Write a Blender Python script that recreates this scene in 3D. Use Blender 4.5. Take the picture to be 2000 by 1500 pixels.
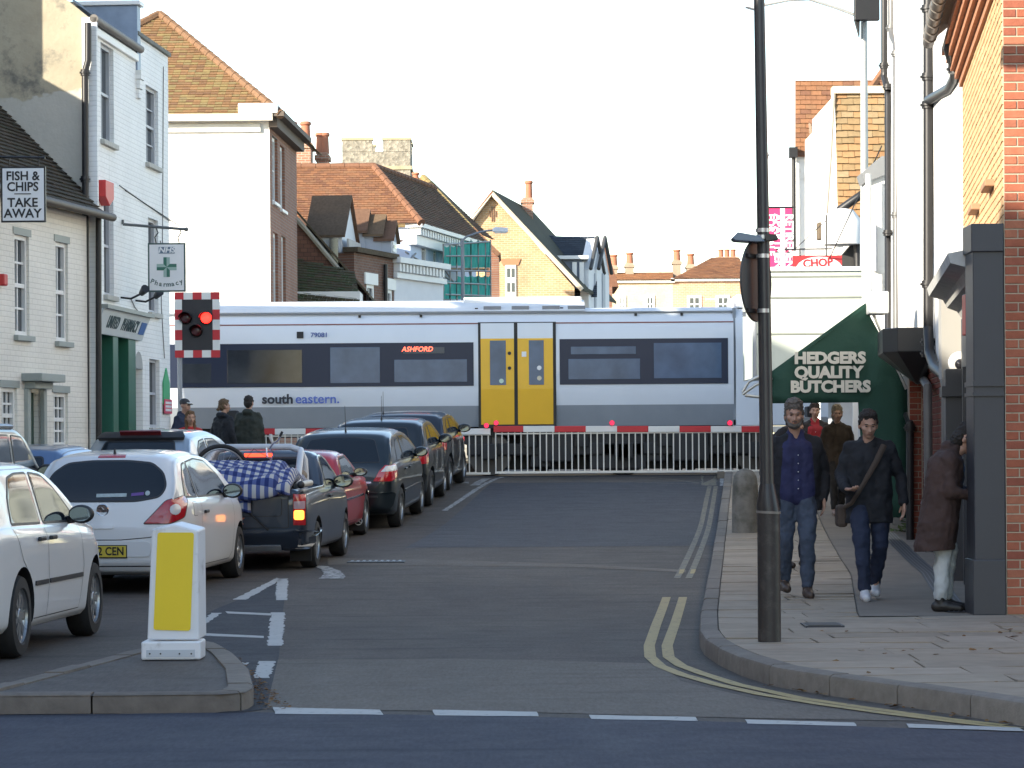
import bpy, bmesh, math, random
from mathutils import Vector, Matrix
from mathutils.bvhtree import BVHTree
for _o in list(bpy.data.objects): bpy.data.objects.remove(_o)
SC = bpy.context.scene; COL = SC.collection
R = math.radians
# ---------------- camera, sky, sun, exposure ----------------
FPX, CAMZ, HOR, ROLL = 5500.0, 1.5, 880.0, R(0.4)
cam_d = bpy.data.cameras.new('camera'); cam = bpy.data.objects.new('camera', cam_d); COL.objects.link(cam)
cam.location = (0, 0, CAMZ); cam.rotation_euler = (R(90), ROLL, 0)
cam_d.sensor_width = 36; cam_d.lens = 36*FPX/2000; cam_d.shift_y = (HOR-750)/2000
cam_d.clip_start = 0.2; cam_d.clip_end = 3000
SC.camera = cam
SUN_AZ, SUN_EL = 48.0, 19.0          # degrees left of straight behind the camera, and up
w = bpy.data.worlds.new('World'); SC.world = w; w.use_nodes = True
nt = w.node_tree; bg = nt.nodes['Background']
sky = nt.nodes.new('ShaderNodeTexSky'); sky.sky_type = 'NISHITA'; sky.sun_disc = False
sky.sun_elevation = R(SUN_EL); sky.sun_rotation = R(180+SUN_AZ)
sky.air_density = 1.0; sky.dust_density = 0.5; sky.ozone_density = 0.25
nt.links.new(sky.outputs[0], bg.inputs[0]); bg.inputs[1].default_value = 0.15
sd = bpy.data.lights.new('sun', 'SUN'); sun = bpy.data.objects.new('sun', sd); COL.objects.link(sun)
sd.energy = 4.0; sd.angle = R(0.5); sd.color = (1.0, 0.90, 0.74)
_sv = Vector((-math.sin(R(SUN_AZ))*math.cos(R(SUN_EL)), -math.cos(R(SUN_AZ))*math.cos(R(SUN_EL)), math.sin(R(SUN_EL))))
sun.rotation_euler = _sv.to_track_quat('Z', 'Y').to_euler(); sun.location = _sv*80
vs = SC.view_settings; vs.view_transform = 'Standard'; vs.look = 'None'; vs.gamma = 1.0; vs.exposure = 1.5
vs.use_curve_mapping = False
# ---------------- measuring ----------------
def ray(px, py):
    u, v = px-1000.0, HOR-py; c, s = math.cos(ROLL), math.sin(ROLL)
    return Vector(((u*c+v*s)/FPX, 1.0, (-u*s+v*c)/FPX))
def at(px, py, Y):
    d = ray(px, py); return Vector((d.x*Y, Y, CAMZ+d.z*Y))
_ZK = [(-200,0),(27,0),(33,.06),(38,.17),(42,.28),(45,.43),(49,.70),(52,.90),(54,.98),(56,1.0),(80,1.0),(140,1.3),(400,1.3)]
def _lin(k, x):
    if x <= k[0][0]: return k[0][1]
    for (a, p), (b, q) in zip(k, k[1:]):
        if x <= b: return p+(q-p)*(x-a)/(b-a)
    return k[-1][1]
def zr(Y):
    return sum(_lin(_ZK, Y+d) for d in (-1.6,-.8,0,.8,1.6))/5
def gnd(px, py, dz=0.0):
    d = ray(px, py); a, b = 3.0, 200.0
    f = lambda Y: CAMZ+d.z*Y-zr(Y)-dz
    Y = a; st = .25
    while Y < b and f(Y+st) > 0: Y += st
    lo, hi = Y, Y+st
    for _ in range(30):
        m = (lo+hi)/2
        if f(m) > 0: lo = m
        else: hi = m
    return Vector((d.x*lo, lo, zr(lo)+dz))
# ---------------- materials ----------------
MATS = {}
def newmat(name):
    m = bpy.data.materials.new(name); m.use_nodes = True
    return m, m.node_tree, m.node_tree.nodes['Principled BSDF']
def N(t, kind, **kw):
    n = t.nodes.new(kind)
    for k, v in kw.items():
        if k in n.inputs: n.inputs[k].default_value = v
        else: setattr(n, k, v)
    return n
def mulcol(t, a, fac, lo, hi):
    """colour a (socket or rgb) multiplied by value running lo..hi with fac socket"""
    mr = N(t, 'ShaderNodeMapRange'); t.links.new(fac, mr.inputs[0]); mr.inputs[3].default_value = lo; mr.inputs[4].default_value = hi
    mx = N(t, 'ShaderNodeVectorMath', operation='MULTIPLY')
    if isinstance(a, tuple): mx.inputs[0].default_value = a[:3]
    else: t.links.new(a, mx.inputs[0])
    t.links.new(mr.outputs[0], mx.inputs[1]); return mx.outputs[0]
def mixcol(t, fac, a, b):
    mx = N(t, 'ShaderNodeMix', data_type='RGBA')
    if isinstance(fac, (int, float)): mx.inputs[0].default_value = fac
    else: t.links.new(fac, mx.inputs[0])
    for i, c in ((6, a), (7, b)):
        if isinstance(c, tuple): mx.inputs[i].default_value = (*c[:3], 1)
        else: t.links.new(c, mx.inputs[i])
    return mx.outputs[2]
def noise(t, scale, detail=4, vec=None, rough=.55, stretch=None):
    n = N(t, 'ShaderNodeTexNoise'); n.inputs['Scale'].default_value = scale; n.inputs['Detail'].default_value = detail; n.inputs['Roughness'].default_value = rough
    if vec is None:
        g = N(t, 'ShaderNodeNewGeometry'); vec = g.outputs['Position']
    if stretch:
        m = N(t, 'ShaderNodeVectorMath', operation='MULTIPLY'); m.inputs[1].default_value = stretch; t.links.new(vec, m.inputs[0]); vec = m.outputs[0]
    t.links.new(vec, n.inputs['Vector']); return n.outputs[0]
def ramp(t, fac, p0, p1):
    m = N(t, 'ShaderNodeMapRange', clamp=True); t.links.new(fac, m.inputs[0]); m.inputs[1].default_value = p0; m.inputs[2].default_value = p1; return m.outputs[0]
def bump(t, b, h, strength=.3, dist=.02):
    n = N(t, 'ShaderNodeBump'); n.inputs['Strength'].default_value = strength; n.inputs['Distance'].default_value = dist
    t.links.new(h, n.inputs['Height']); t.links.new(n.outputs[0], b.inputs['Normal'])
def M(name, col=(.5,.5,.5), rough=.6, metal=0.0, var=.12, scale=3.0, bmp=0.0, bscale=40.0, coat=0.0, emit=0.0, ecol=None, dirt=None, spec=.5, objspace=False):
    if name in MATS: return MATS[name]
    m, t, b = newmat(name); MATS[name] = m
    b.inputs['Roughness'].default_value = rough; b.inputs['Metallic'].default_value = metal
    b.inputs['Specular IOR Level'].default_value = spec
    b.inputs['Coat Weight'].default_value = coat; b.inputs['Coat Roughness'].default_value = .04
    vec = None
    if objspace:
        tc = N(t, 'ShaderNodeTexCoord'); vec = tc.outputs['Object']
    c = tuple(col)
    if var > 0:
        c = mulcol(t, c, noise(t, scale, 5, vec), 1-var*1.6, 1+var*1.6)
    if dirt:   # (colour, amount, scale)
        f = ramp(t, noise(t, dirt[2], 6, vec, .65), .62-dirt[1]*.3, .75)
        c = mixcol(t, f, c, tuple(dirt[0]))
    if isinstance(c, tuple): b.inputs['Base Color'].default_value = (*c, 1)
    else: t.links.new(c, b.inputs['Base Color'])
    if bmp > 0: bump(t, b, noise(t, bscale, 4, vec), bmp, .01)
    if emit > 0:
        b.inputs['Emission Color'].default_value = (*(ecol or col), 1); b.inputs['Emission Strength'].default_value = emit
    return m
def planevec(t, du, dv):
    g = N(t, 'ShaderNodeNewGeometry'); o = []
    for d in (du, dv):
        q = N(t, 'ShaderNodeVectorMath', operation='DOT_PRODUCT'); q.inputs[1].default_value = tuple(d); t.links.new(g.outputs['Position'], q.inputs[0]); o.append(q.outputs['Value'])
    c = N(t, 'ShaderNodeCombineXYZ'); t.links.new(o[0], c.inputs[0]); t.links.new(o[1], c.inputs[1]); return c.outputs[0]
def MB_brick(name, du, c1, c2, mortar, bw=.225, bh=.075, ms=.010, dv=(0,0,1), bs=.5, rough=.85, var=.25, stain=None):
    """courses of brick or tile far enough away not to be built one by one"""
    if name in MATS: return MATS[name]
    m, t, b = newmat(name); MATS[name] = m; b.inputs['Roughness'].default_value = rough
    v = planevec(t, du, dv)
    br = N(t, 'ShaderNodeTexBrick'); br.offset = .5
    br.inputs['Color1'].default_value = (*c1, 1); br.inputs['Color2'].default_value = (*c2, 1); br.inputs['Mortar'].default_value = (*mortar, 1)
    br.inputs['Scale'].default_value = 1; br.inputs['Mortar Size'].default_value = ms; br.inputs['Mortar Smooth'].default_value = .3
    br.inputs['Brick Width'].default_value = bw; br.inputs['Row Height'].default_value = bh
    t.links.new(v, br.inputs['Vector'])
    c = mulcol(t, br.outputs[0], noise(t, 1.1, 6), 1-var*1.5, 1+var*1.5)
    c = mulcol(t, c, noise(t, 9, 3), 1-var*.8, 1+var*.8)
    if stain: c = mixcol(t, ramp(t, noise(t, stain[1], 6, None, .65), .5, .72), c, tuple(stain[0]))
    t.links.new(c, b.inputs['Base Color'])
    inv = N(t, 'ShaderNodeMath', operation='SUBTRACT'); inv.inputs[0].default_value = 1; t.links.new(br.outputs['Fac'], inv.inputs[1])
    bump(t, b, inv.outputs[0], bs, .012)
    return m
def M_tint(name, cols, rough=.85, var=.2, scale=14, bmp=.25):
    """pieces that differ from one another: colour from the face attribute 'tint'"""
    if name in MATS: return MATS[name]
    m, t, b = newmat(name); MATS[name] = m; b.inputs['Roughness'].default_value = rough; b.inputs['Specular IOR Level'].default_value = .2
    at_ = N(t, 'ShaderNodeAttribute'); at_.attribute_name = 'tint'
    oi = N(t, 'ShaderNodeObjectInfo')
    ad = N(t, 'ShaderNodeMath', operation='ADD'); t.links.new(at_.outputs['Fac'], ad.inputs[0]); t.links.new(oi.outputs['Random'], ad.inputs[1])
    fr = N(t, 'ShaderNodeMath', operation='FRACT'); t.links.new(ad.outputs[0], fr.inputs[0])
    cr = N(t, 'ShaderNodeValToRGB'); t.links.new(fr.outputs[0], cr.inputs[0]); e = cr.color_ramp.elements
    n = len(cols)
    while len(e) < n: e.new(.5)
    for i, c in enumerate(cols): e[i].position = i/(n-1); e[i].color = (*c, 1)
    c = mulcol(t, cr.outputs[0], noise(t, scale, 4), 1-var*1.6, 1+var*1.6)
    c = mulcol(t, c, noise(t, .9, 5), 1-var, 1+var)
    t.links.new(c, b.inputs['Base Color'])
    if bmp: bump(t, b, noise(t, scale*4, 3), bmp, .01)
    return m
# ---------------- meshes ----------------
class MB:
    def __init__(s): s.v = []; s.f = []; s.m = []
    def add(s, vs, fs, mi=0):
        o = len(s.v); s.v += [Vector(q) for q in vs]
        for f in fs: s.f.append(tuple(i+o for i in f)); s.m.append(mi)
        return s
    def obox(s, c, ax, ay, az, mi=0):
        c, ax, ay, az = Vector(c), Vector(ax), Vector(ay), Vector(az)
        vs = [c+ax*i+ay*j+az*k for k in (-1,1) for j in (-1,1) for i in (-1,1)]
        return s.add(vs, [(0,2,3,1),(4,5,7,6),(0,1,5,4),(2,6,7,3),(0,4,6,2),(1,3,7,5)], mi)
    def box(s, x0, x1, y0, y1, z0, z1, mi=0):
        return s.obox(((x0+x1)/2,(y0+y1)/2,(z0+z1)/2), ((x1-x0)/2,0,0), (0,(y1-y0)/2,0), (0,0,(z1-z0)/2), mi)
    def cyl(s, p0, p1, r0, r1=None, n=12, cap=True, mi=0):
        return s.tube([p0, p1], [r0, r0 if r1 is None else r1], n, cap, mi)
    def tube(s, pts, r, n=8, cap=True, mi=0):
        pts = [Vector(p) for p in pts]; k = len(pts)
        rr = r if isinstance(r, (list, tuple)) else [r]*k
        tn = []
        for i in range(k):
            a = pts[max(i-1,0)]; b = pts[min(i+1,k-1)]; tn.append((b-a).normalized())
        up = Vector((0,0,1)) if abs(tn[0].z) < .9 else Vector((1,0,0))
        x = tn[0].cross(up).normalized(); vs = []
        for i in range(k):
            x = (x-tn[i]*x.dot(tn[i])).normalized(); y = tn[i].cross(x)
            for j in range(n):
                a = 2*math.pi*j/n; vs.append(pts[i]+(x*math.cos(a)+y*math.sin(a))*rr[i])
        fs = [(i*n+j, i*n+(j+1)%n, (i+1)*n+(j+1)%n, (i+1)*n+j) for i in range(k-1) for j in range(n)]
        if cap: fs += [tuple(range(n))[::-1], tuple((k-1)*n+j for j in range(n))]
        return s.add(vs, fs, mi)
    def lathe(s, prof, n=24, o=(0,0,0), ax=(0,0,1), mi=0, cap=True):
        o = Vector(o); ax = Vector(ax).normalized(); q = Vector((1,0,0)) if abs(ax.x) < .9 else Vector((0,1,0))
        x = (q-ax*q.dot(ax)).normalized(); y = ax.cross(x); k = len(prof)
        vs = [o+ax*h+(x*math.cos(2*math.pi*j/n)+y*math.sin(2*math.pi*j/n))*r for r, h in prof for j in range(n)]
        fs = [(i*n+j, i*n+(j+1)%n, (i+1)*n+(j+1)%n, (i+1)*n+j) for i in range(k-1) for j in range(n)]
        if cap: fs += [tuple(range(n))[::-1], tuple((k-1)*n+j for j in range(n))]
        return s.add(vs, fs, mi)
    def prism(s, poly, ext, mi=0):
        p = [Vector(q) for q in poly]; e = Vector(ext); n = len(p)
        return s.add(p+[q+e for q in p], [tuple(range(n))[::-1], tuple(range(n, 2*n))]+[(i,(i+1)%n,n+(i+1)%n,n+i) for i in range(n)], mi)
    def poly(s, pts, mi=0): return s.add(pts, [tuple(range(len(pts)))], mi)
    def ball(s, c, r, n=16, m=10, mi=0):
        r = r if isinstance(r, (tuple, list)) else (r, r, r); c = Vector(c)
        vs = [c+Vector((0,0,-r[2]))]
        for i in range(1, m):
            a = math.pi*i/m-math.pi/2
            for j in range(n):
                b = 2*math.pi*j/n; vs.append(c+Vector((r[0]*math.cos(a)*math.cos(b), r[1]*math.cos(a)*math.sin(b), r[2]*math.sin(a))))
        vs.append(c+Vector((0,0,r[2]))); L = len(vs)-1
        fs = [(0, 1+(j+1)%n, 1+j) for j in range(n)]
        for i in range(m-2):
            for j in range(n): fs.append((1+i*n+j, 1+i*n+(j+1)%n, 1+(i+1)*n+(j+1)%n, 1+(i+1)*n+j))
        fs += [(L, 1+(m-2)*n+j, 1+(m-2)*n+(j+1)%n) for j in range(n)]
        return s.add(vs, fs, mi)
    def build(s, name, mat, parent=None, smooth=None, bevel=0.0, tint=None, kind=None, world=True, recalc=True):
        me = bpy.data.meshes.new(name); me.from_pydata([tuple(v) for v in s.v], [], s.f)
        mats = mat if isinstance(mat, (list, tuple)) else [mat]
        for q in mats: me.materials.append(q)
        if len(mats) > 1: me.polygons.foreach_set('material_index', s.m)
        if recalc:
            bm = bmesh.new(); bm.from_mesh(me); bmesh.ops.recalc_face_normals(bm, faces=bm.faces); bm.to_mesh(me); bm.free()
        if tint is not None:
            a = me.attributes.new('tint', 'FLOAT', 'FACE'); a.data.foreach_set('value', tint)
        if smooth is not None:
            me.polygons.foreach_set('use_smooth', [True]*len(me.polygons)); me.set_sharp_from_angle(angle=R(smooth))
        o = bpy.data.objects.new(name, me); COL.objects.link(o)
        if parent is not None: adopt(o, parent, world)
        if bevel > 0:
            b = o.modifiers.new('bevel', 'BEVEL'); b.width = bevel; b.segments = 2; b.limit_method = 'ANGLE'; b.angle_limit = R(40)
        if kind: o['kind'] = kind
        return o
def wm(o):
    m = o.matrix_basis.copy()
    while o.parent: m = o.parent.matrix_basis @ o.matrix_parent_inverse @ m; o = o.parent
    return m
def wmat(o):
    if o.parent is None: return o.matrix_basis.copy()
    return wmat(o.parent) @ o.matrix_parent_inverse @ o.matrix_basis
def adopt(o, parent, world=True):
    o.parent = parent
    o.matrix_parent_inverse = wmat(parent).inverted() if world else Matrix.Identity(4)
def thing(name, label, cat, loc=(0,0,0), rz=0.0, group=None):
    o = bpy.data.objects.new(name, None); COL.objects.link(o); o.empty_display_size = .2
    o.location = loc; o.rotation_euler = (0, 0, rz); return tag(o, label, cat, group)
def tag(o, label, cat, group=None):
    o['label'] = label; o['category'] = cat
    if group: o['group'] = group
    return o
def struct(o): o['kind'] = 'structure'; return o
def text(s, size, M4, mat, name='lettering', parent=None, world=True, ext=.004, off=0.0, sx=1.0, align='CENTER', shear=0.0, space=1.0):
    cu = bpy.data.curves.new(name, 'FONT'); cu.body = s; cu.size = size; cu.extrude = ext; cu.offset = off
    cu.align_x = align; cu.align_y = 'CENTER'; cu.shear = shear; cu.space_character = space; cu.resolution_u = 3
    o = bpy.data.objects.new('tmp', cu); COL.objects.link(o)
    dg = bpy.context.evaluated_depsgraph_get(); me = bpy.data.meshes.new_from_object(o.evaluated_get(dg)); me.name = name
    bpy.data.objects.remove(o); bpy.data.curves.remove(cu)
    me.transform(M4 @ Matrix.Diagonal((sx, 1, 1, 1))); me.materials.clear(); me.materials.append(mat)
    o = bpy.data.objects.new(name, me); COL.objects.link(o)
    if parent is not None: adopt(o, parent, world)
    return o
def frame4(o, x, y, n=None):
    """matrix with origin o, x and y axes (text plane)"""
    x = Vector(x).normalized(); y = Vector(y); y = (y-x*y.dot(x)).normalized(); z = x.cross(y)
    m = Matrix.Identity(4)
    for i in range(3): m[i][0] = x[i]; m[i][1] = y[i]; m[i][2] = z[i]; m[i][3] = o[i]
    return m
# ---------------- walls, windows, roofs ----------------
class Wall:
    """vertical plane through P0 along d; side=+1 looks to the right of d, -1 to the left"""
    def __init__(s, P0, d, side=1):
        s.P = Vector((P0[0], P0[1], 0)); s.d = Vector((d[0], d[1], 0)).normalized()
        s.n = Vector((s.d.y, -s.d.x, 0))*side
    def pt(s, u, o, z): p = s.P+s.d*u+s.n*o; return Vector((p.x, p.y, z))
    def hit(s, px, py):
        r = ray(px, py); den = r.x*s.n.x+r.y*s.n.y
        k = (s.P.x*s.n.x+s.P.y*s.n.y)/den
        p = r*k; return ((p.x-s.P.x)*s.d.x+(p.y-s.P.y)*s.d.y, CAMZ+p.z)
    def slab(s, mb, u0, u1, o0, o1, z0, z1, mi=0):
        return mb.obox(s.pt((u0+u1)/2, (o0+o1)/2, (z0+z1)/2), s.d*((u1-u0)/2), s.n*((o1-o0)/2), (0,0,(z1-z0)/2), mi)
def wallmesh(W, L0, L1, z0, z1, holes, depth=.14, thick=.3, mb=None, top=None):
    """front face with real openings and reveals"""
    mb = mb or MB()
    us = sorted({L0, L1}|{max(L0,min(L1,h[i])) for h in holes for i in (0,1)}); zs = sorted({z0, z1}|{max(z0,min(z1,h[i])) for h in holes for i in (2,3)})
    for a, b in zip(us, us[1:]):
        for c, d in zip(zs, zs[1:]):
            m, q = (a+b)/2, (c+d)/2
            if any(h[0] < m < h[1] and h[2] < q < h[3] for h in holes): continue
            mb.poly([W.pt(a,0,c), W.pt(b,0,c), W.pt(b,0,d), W.pt(a,0,d)])
    for h in holes:
        a, b, c, d = h[:4]; e = h[4] if len(h) > 4 else depth
        mb.poly([W.pt(a,0,c), W.pt(a,-e,c), W.pt(a,-e,d), W.pt(a,0,d)]); mb.poly([W.pt(b,0,c), W.pt(b,-e,c), W.pt(b,-e,d), W.pt(b,0,d)])
        mb.poly([W.pt(a,0,c), W.pt(b,0,c), W.pt(b,-e,c), W.pt(a,-e,c)]); mb.poly([W.pt(a,0,d), W.pt(b,0,d), W.pt(b,-e,d), W.pt(a,-e,d)])
    return mb
def window(W, a, b, c, d, parent, fm, gm, sill=None, cols=2, rows=4, depth=.14, fw=.05, bar=.022, sash=True, name='window'):
    """a frame (the part) with its pane, glazing bars and sill below it"""
    mb = MB(); o0, o1 = -depth-.02, -depth+.05
    W.slab(mb, a, a+fw, o0, o1, c, d); W.slab(mb, b-fw, b, o0, o1, c, d); W.slab(mb, a+fw, b-fw, o0, o1, d-fw, d); W.slab(mb, a+fw, b-fw, o0, o1, c, c+fw)
    f = mb.build(name, fm, parent)
    pm = MB(); W.slab(pm, a+fw*.5, b-fw*.5, -depth-.012, -depth-.004, c+fw*.5, d-fw*.5); pm.build('pane', gm, f)
    gb = MB(); bo0, bo1 = -depth-.003, -depth+.022
    for i in range(1, cols):
        u = a+fw+(b-a-2*fw)*i/cols; W.slab(gb, u-bar/2, u+bar/2, bo0, bo1, c+fw, d-fw)
    for i in range(1, rows):
        z = c+fw+(d-c-2*fw)*i/rows; t = bar*1.9 if (sash and i*2 == rows) else bar
        W.slab(gb, a+fw, b-fw, bo0, bo1+.004+(0.015 if t > bar else 0), z-t/2, z+t/2)
    if gb.v: gb.build('glazing_bars', fm, f)
    if sill is not None:
        sm = MB(); W.slab(sm, a-.06, b+.06, -depth+.03, .07, c-.08, c-.004); sm.build('sill', sill, f, bevel=.008)
    return f
def lerp(a, b, t): return a+(b-a)*t
def tiles(poly, mat, parent, name='roof', tw=.165, ex=.10, thick=.018, base=None, singles=0, seed=1, jit=.006, piece='tile', tilt=1.0):
    """a roof slope: poly[0]->poly[1] is the eave; overlapping tiles laid course by course"""
    rnd = random.Random(seed); P = [Vector(p) for p in poly]; o = P[0]
    u = (P[1]-P[0]).normalized(); n = u.cross(P[-1]-P[0]).normalized()
    if n.z < -1e-3 or (abs(n.z) <= 1e-3 and n.y > 0): n = -n
    v = n.cross(u).normalized()
    if v.z < 0: v = -v
    uv = [((p-o).dot(u), (p-o).dot(v)) for p in P]; vmax = max(q[1] for q in uv); k = len(uv)
    bm_ = MB(); bm_.poly([p-n*.012 for p in P]); bs = bm_.build(name, base or mat, parent, tint=[.3])
    mb = MB(); tint = []; alone = []
    rows = int(vmax/ex)
    for r in range(rows+1):
        vv = min(r*ex+ex*.5, vmax-.001); xs = []
        for i in range(k):
            (a, p), (b, q) = uv[i], uv[(i+1)%k]
            if (p-vv)*(q-vv) < 0: xs.append(a+(b-a)*(vv-p)/(q-p))
        if len(xs) < 2: continue
        lo, hi = min(xs), max(xs); x = lo-(tw*.5 if r % 2 else 0)
        while x < hi:
            a, b = max(x, lo), min(x+tw*.97, hi); x += tw
            if b-a < .02: continue
            j = rnd.uniform(-jit, jit); v0 = r*ex-.012+j; v1 = min(r*ex+ex*1.05, vmax); h0 = thick*1.6*tilt+rnd.uniform(0, .008); h1 = .004
            q = [o+u*a+v*v0+n*h0, o+u*b+v*v0+n*h0, o+u*b+v*v1+n*h1, o+u*a+v*v1+n*h1, o+u*a+v*v0+n*(h0-thick), o+u*b+v*v0+n*(h0-thick)]
            fs = [(0,1,2,3), (4,5,1,0), (0,3,4), (1,5,2)]
            if singles and len(alone) < singles: alone.append((q, fs)); continue
            mb.add(q, fs); tint += [rnd.random()]*4
    if mb.v: mb.build(piece, mat, bs if not singles else bs, tint=tint, kind='stuff', recalc=False)
    for q, fs in alone:
        t = MB(); t.add(q, fs); t.build(piece, mat, bs, recalc=False)
    return bs
def ridge(mb, a, b, r=.11, step=.33):
    a, b = Vector(a), Vector(b); L = (b-a).length; n = max(1, int(L/step)); d = (b-a)/n
    for i in range(n): mb.tube([a+d*i, a+d*(i+.98)], [r*1.0, r*.9], 8)
def quadgrid(mb, f, us, vs, mi=0):
    o = len(mb.v); nu, nv = len(us), len(vs)
    mb.add([f(a, b) for b in vs for a in us], [(j*nu+i, j*nu+i+1, (j+1)*nu+i+1, (j+1)*nu+i) for j in range(nv-1) for i in range(nu-1)], mi)
# ================= ground =================
def asphalt(name, col, col2, sc=1.0, rough=.75):
    m, t, b = newmat(name); MATS[name] = m; col = tuple(x*1.3 for x in col); col2 = tuple(x*1.3 for x in col2)
    g = mulcol(t, col, noise(t, 170, 3, None, .7), .55, 1.5)
    big = ramp(t, noise(t, .55*sc, 6, None, .6, (1, .35, 1)), .35, .68)
    c = mixcol(t, big, g, mulcol(t, col2, noise(t, 190, 3, None, .7), .55, 1.5))
    c = mulcol(t, c, noise(t, 42, 3, None, .7, (1, .16, 1)), .62, 1.42); c = mulcol(t, c, noise(t, 5, 5, None, .65), .84, 1.16)
    streak = ramp(t, noise(t, 1.6, 5, None, .6, (.25, 2.2, 1)), .55, .8)
    c = mixcol(t, streak, c, tuple(x*.62 for x in col))
    t.links.new(c, b.inputs['Base Color']); b.inputs['Specular IOR Level'].default_value = .12
    rr = N(t, 'ShaderNodeMapRange'); t.links.new(noise(t, 3, 4), rr.inputs[0]); rr.inputs[3].default_value = rough-.15; rr.inputs[4].default_value = rough+.15
    t.links.new(rr.outputs[0], b.inputs['Roughness'])
    bump(t, b, noise(t, 140, 3, None, .7), .35, .008)
    return m
A_MAIN = asphalt('asphalt_main', (.064,.057,.053), (.090,.079,.069))
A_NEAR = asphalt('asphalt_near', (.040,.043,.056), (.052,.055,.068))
A_PATCH = asphalt('asphalt_patch', (.118,.104,.088), (.094,.084,.073))
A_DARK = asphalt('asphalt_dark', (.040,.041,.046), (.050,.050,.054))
EARTH = M('earth', (.07,.07,.055), .9, var=.3)
YS = [-60,-20,0,6,10,14]+[16+i*.8 for i in range(60)]+[65,70,80,90,110,140,200,300]
mb = MB(); mb.box(-1500,1500,-700,2200,-1.3,-.9); struct(mb.build('ground', EARTH))
mb = MB(); quadgrid(mb, lambda x, y: Vector((x, y, zr(y))), [-70,-12,0,12,70], YS); ROAD = struct(mb.build('road', A_MAIN, smooth=60))
def sheet(pxs, name, mat, dz=.004, parent=None):
    P = [gnd(*p, dz) for p in pxs]; bm = bmesh.new(); bm.faces.new([bm.verts.new((p.x, p.y, 0)) for p in P]); ys_ = [p.y for p in P]; y = math.floor(min(ys_)/.4)*.4
    while y < max(ys_):
        y += .4; bmesh.ops.bisect_plane(bm, geom=bm.verts[:]+bm.edges[:]+bm.faces[:], plane_co=(0,y,0), plane_no=(0,1,0))
    for v in bm.verts: v.co.z = zr(v.co.y)+dz
    me = bpy.data.meshes.new(name); bm.to_mesh(me); bm.free(); me.materials.append(mat); o = bpy.data.objects.new(name, me); COL.objects.link(o)
    if parent: adopt(o, parent)
    return o
def strip_on_road(pts, wd, name, mat, dz=.005, parent=None, seg=.5):
    """a painted line following points on the road"""
    P = []
    for a, b in zip(pts, pts[1:]):
        n = max(1, int((b-a).length/seg)); P += [a+(b-a)*(i/n) for i in range(n)]
    P.append(pts[-1]); mb = MB(); vs = []
    for i, p in enumerate(P):
        t = (P[min(i+1, len(P)-1)]-P[max(i-1, 0)]); t.z = 0; t.normalize(); s = Vector((t.y, -t.x, 0))*wd/2
        for q in (p-s, p+s): vs.append(Vector((q.x, q.y, zr(q.y)+dz)))
    mb.add(vs, [(2*i, 2*i+1, 2*i+3, 2*i+2) for i in range(len(P)-1)]); return mb.build(name, mat, parent)
# the side road in front and the reinstated strips
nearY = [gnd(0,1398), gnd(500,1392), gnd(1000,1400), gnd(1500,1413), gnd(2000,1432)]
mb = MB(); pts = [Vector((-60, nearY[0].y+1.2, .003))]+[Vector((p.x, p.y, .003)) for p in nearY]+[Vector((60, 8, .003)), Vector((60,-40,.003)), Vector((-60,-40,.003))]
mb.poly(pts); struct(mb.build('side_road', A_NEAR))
sheet([(520,1384),(540,1288),(900,1286),(1290,1296),(1330,1330),(1480,1366),(1800,1408),(1450,1402),(1000,1390)], 'road_patch', A_PATCH, .003, ROAD)
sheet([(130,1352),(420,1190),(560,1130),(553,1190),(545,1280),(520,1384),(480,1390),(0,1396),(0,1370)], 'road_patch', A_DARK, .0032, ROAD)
sheet([(640,1090),(800,1092),(1120,1101),(1340,1113),(1340,1118),(1120,1107),(800,1104),(640,1103)], 'trench_patch', A_PATCH, .003, ROAD)
def paint(name, col, wear, under=(.07,.068,.066)):
    m, t, b = newmat(name); MATS[name] = m
    f = ramp(t, noise(t, 14, 6, None, .7), .80-wear*.42, .70-wear*.42)
    c = mixcol(t, f, under, mulcol(t, col, noise(t, 2.5, 5), .8, 1.12)); t.links.new(c, b.inputs['Base Color']); b.inputs['Roughness'].default_value = .7
    return m
P_WHITE = paint('road_paint_white', (.42,.42,.40), .27); P_YEL = paint('road_paint_yellow', (.36,.275,.115), .32); P_FADED = paint('road_paint_faded', (.19,.165,.11), .55); P_WORN = paint('road_paint_worn', (.38,.38,.37), .55)
def rag(pxs, name, mat, parent=None, seed=0, amt=.02, step=.09):
    """painted mark with a slightly ragged edge"""
    rnd = random.Random(seed); P = [gnd(*p, .0055) for p in pxs]; out = []
    for a, b in zip(P, P[1:]+P[:1]):
        n = max(1, int((b-a).length/step))
        for i in range(n):
            q = a+(b-a)*(i/n)
            if i: q = q+Vector((rnd.uniform(-amt, amt)*.5, rnd.uniform(-amt, amt)*1.2, 0))
            out.append(Vector((q.x, q.y, zr(q.y)+.0055)))
    m = MB(); m.poly(out); return m.build(name, mat, parent or ROAD)
for i, q in enumerate([[(533,1381),(742,1386),(749,1396),(537,1394)], [(845,1386),(1048,1390),(1052,1399),(850,1397)], [(1150,1396),(1358,1400),(1363,1408),(1155,1404)],
        [(1455,1405),(1668,1411),(1673,1418),(1460,1413)], [(1770,1413),(1990,1421),(2002,1428),(1775,1421)]]):
    rag(q, 'give_way_dash', P_WHITE, seed=i, amt=.008)
for i, q in enumerate([[(505,1291),(537,1291),(527,1324),(497,1324)], [(530,1196),(557,1196),(551,1261),(522,1261)], [(541,1130),(562,1130),(561,1172),(538,1172)],
        [(455,1171),(480,1171),(551,1131),(541,1128)], [(386,1224),(412,1197),(433,1197),(392,1225)]]):
    rag(q, 'hazard_dash', P_WHITE, seed=20+i, amt=.025)
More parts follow.
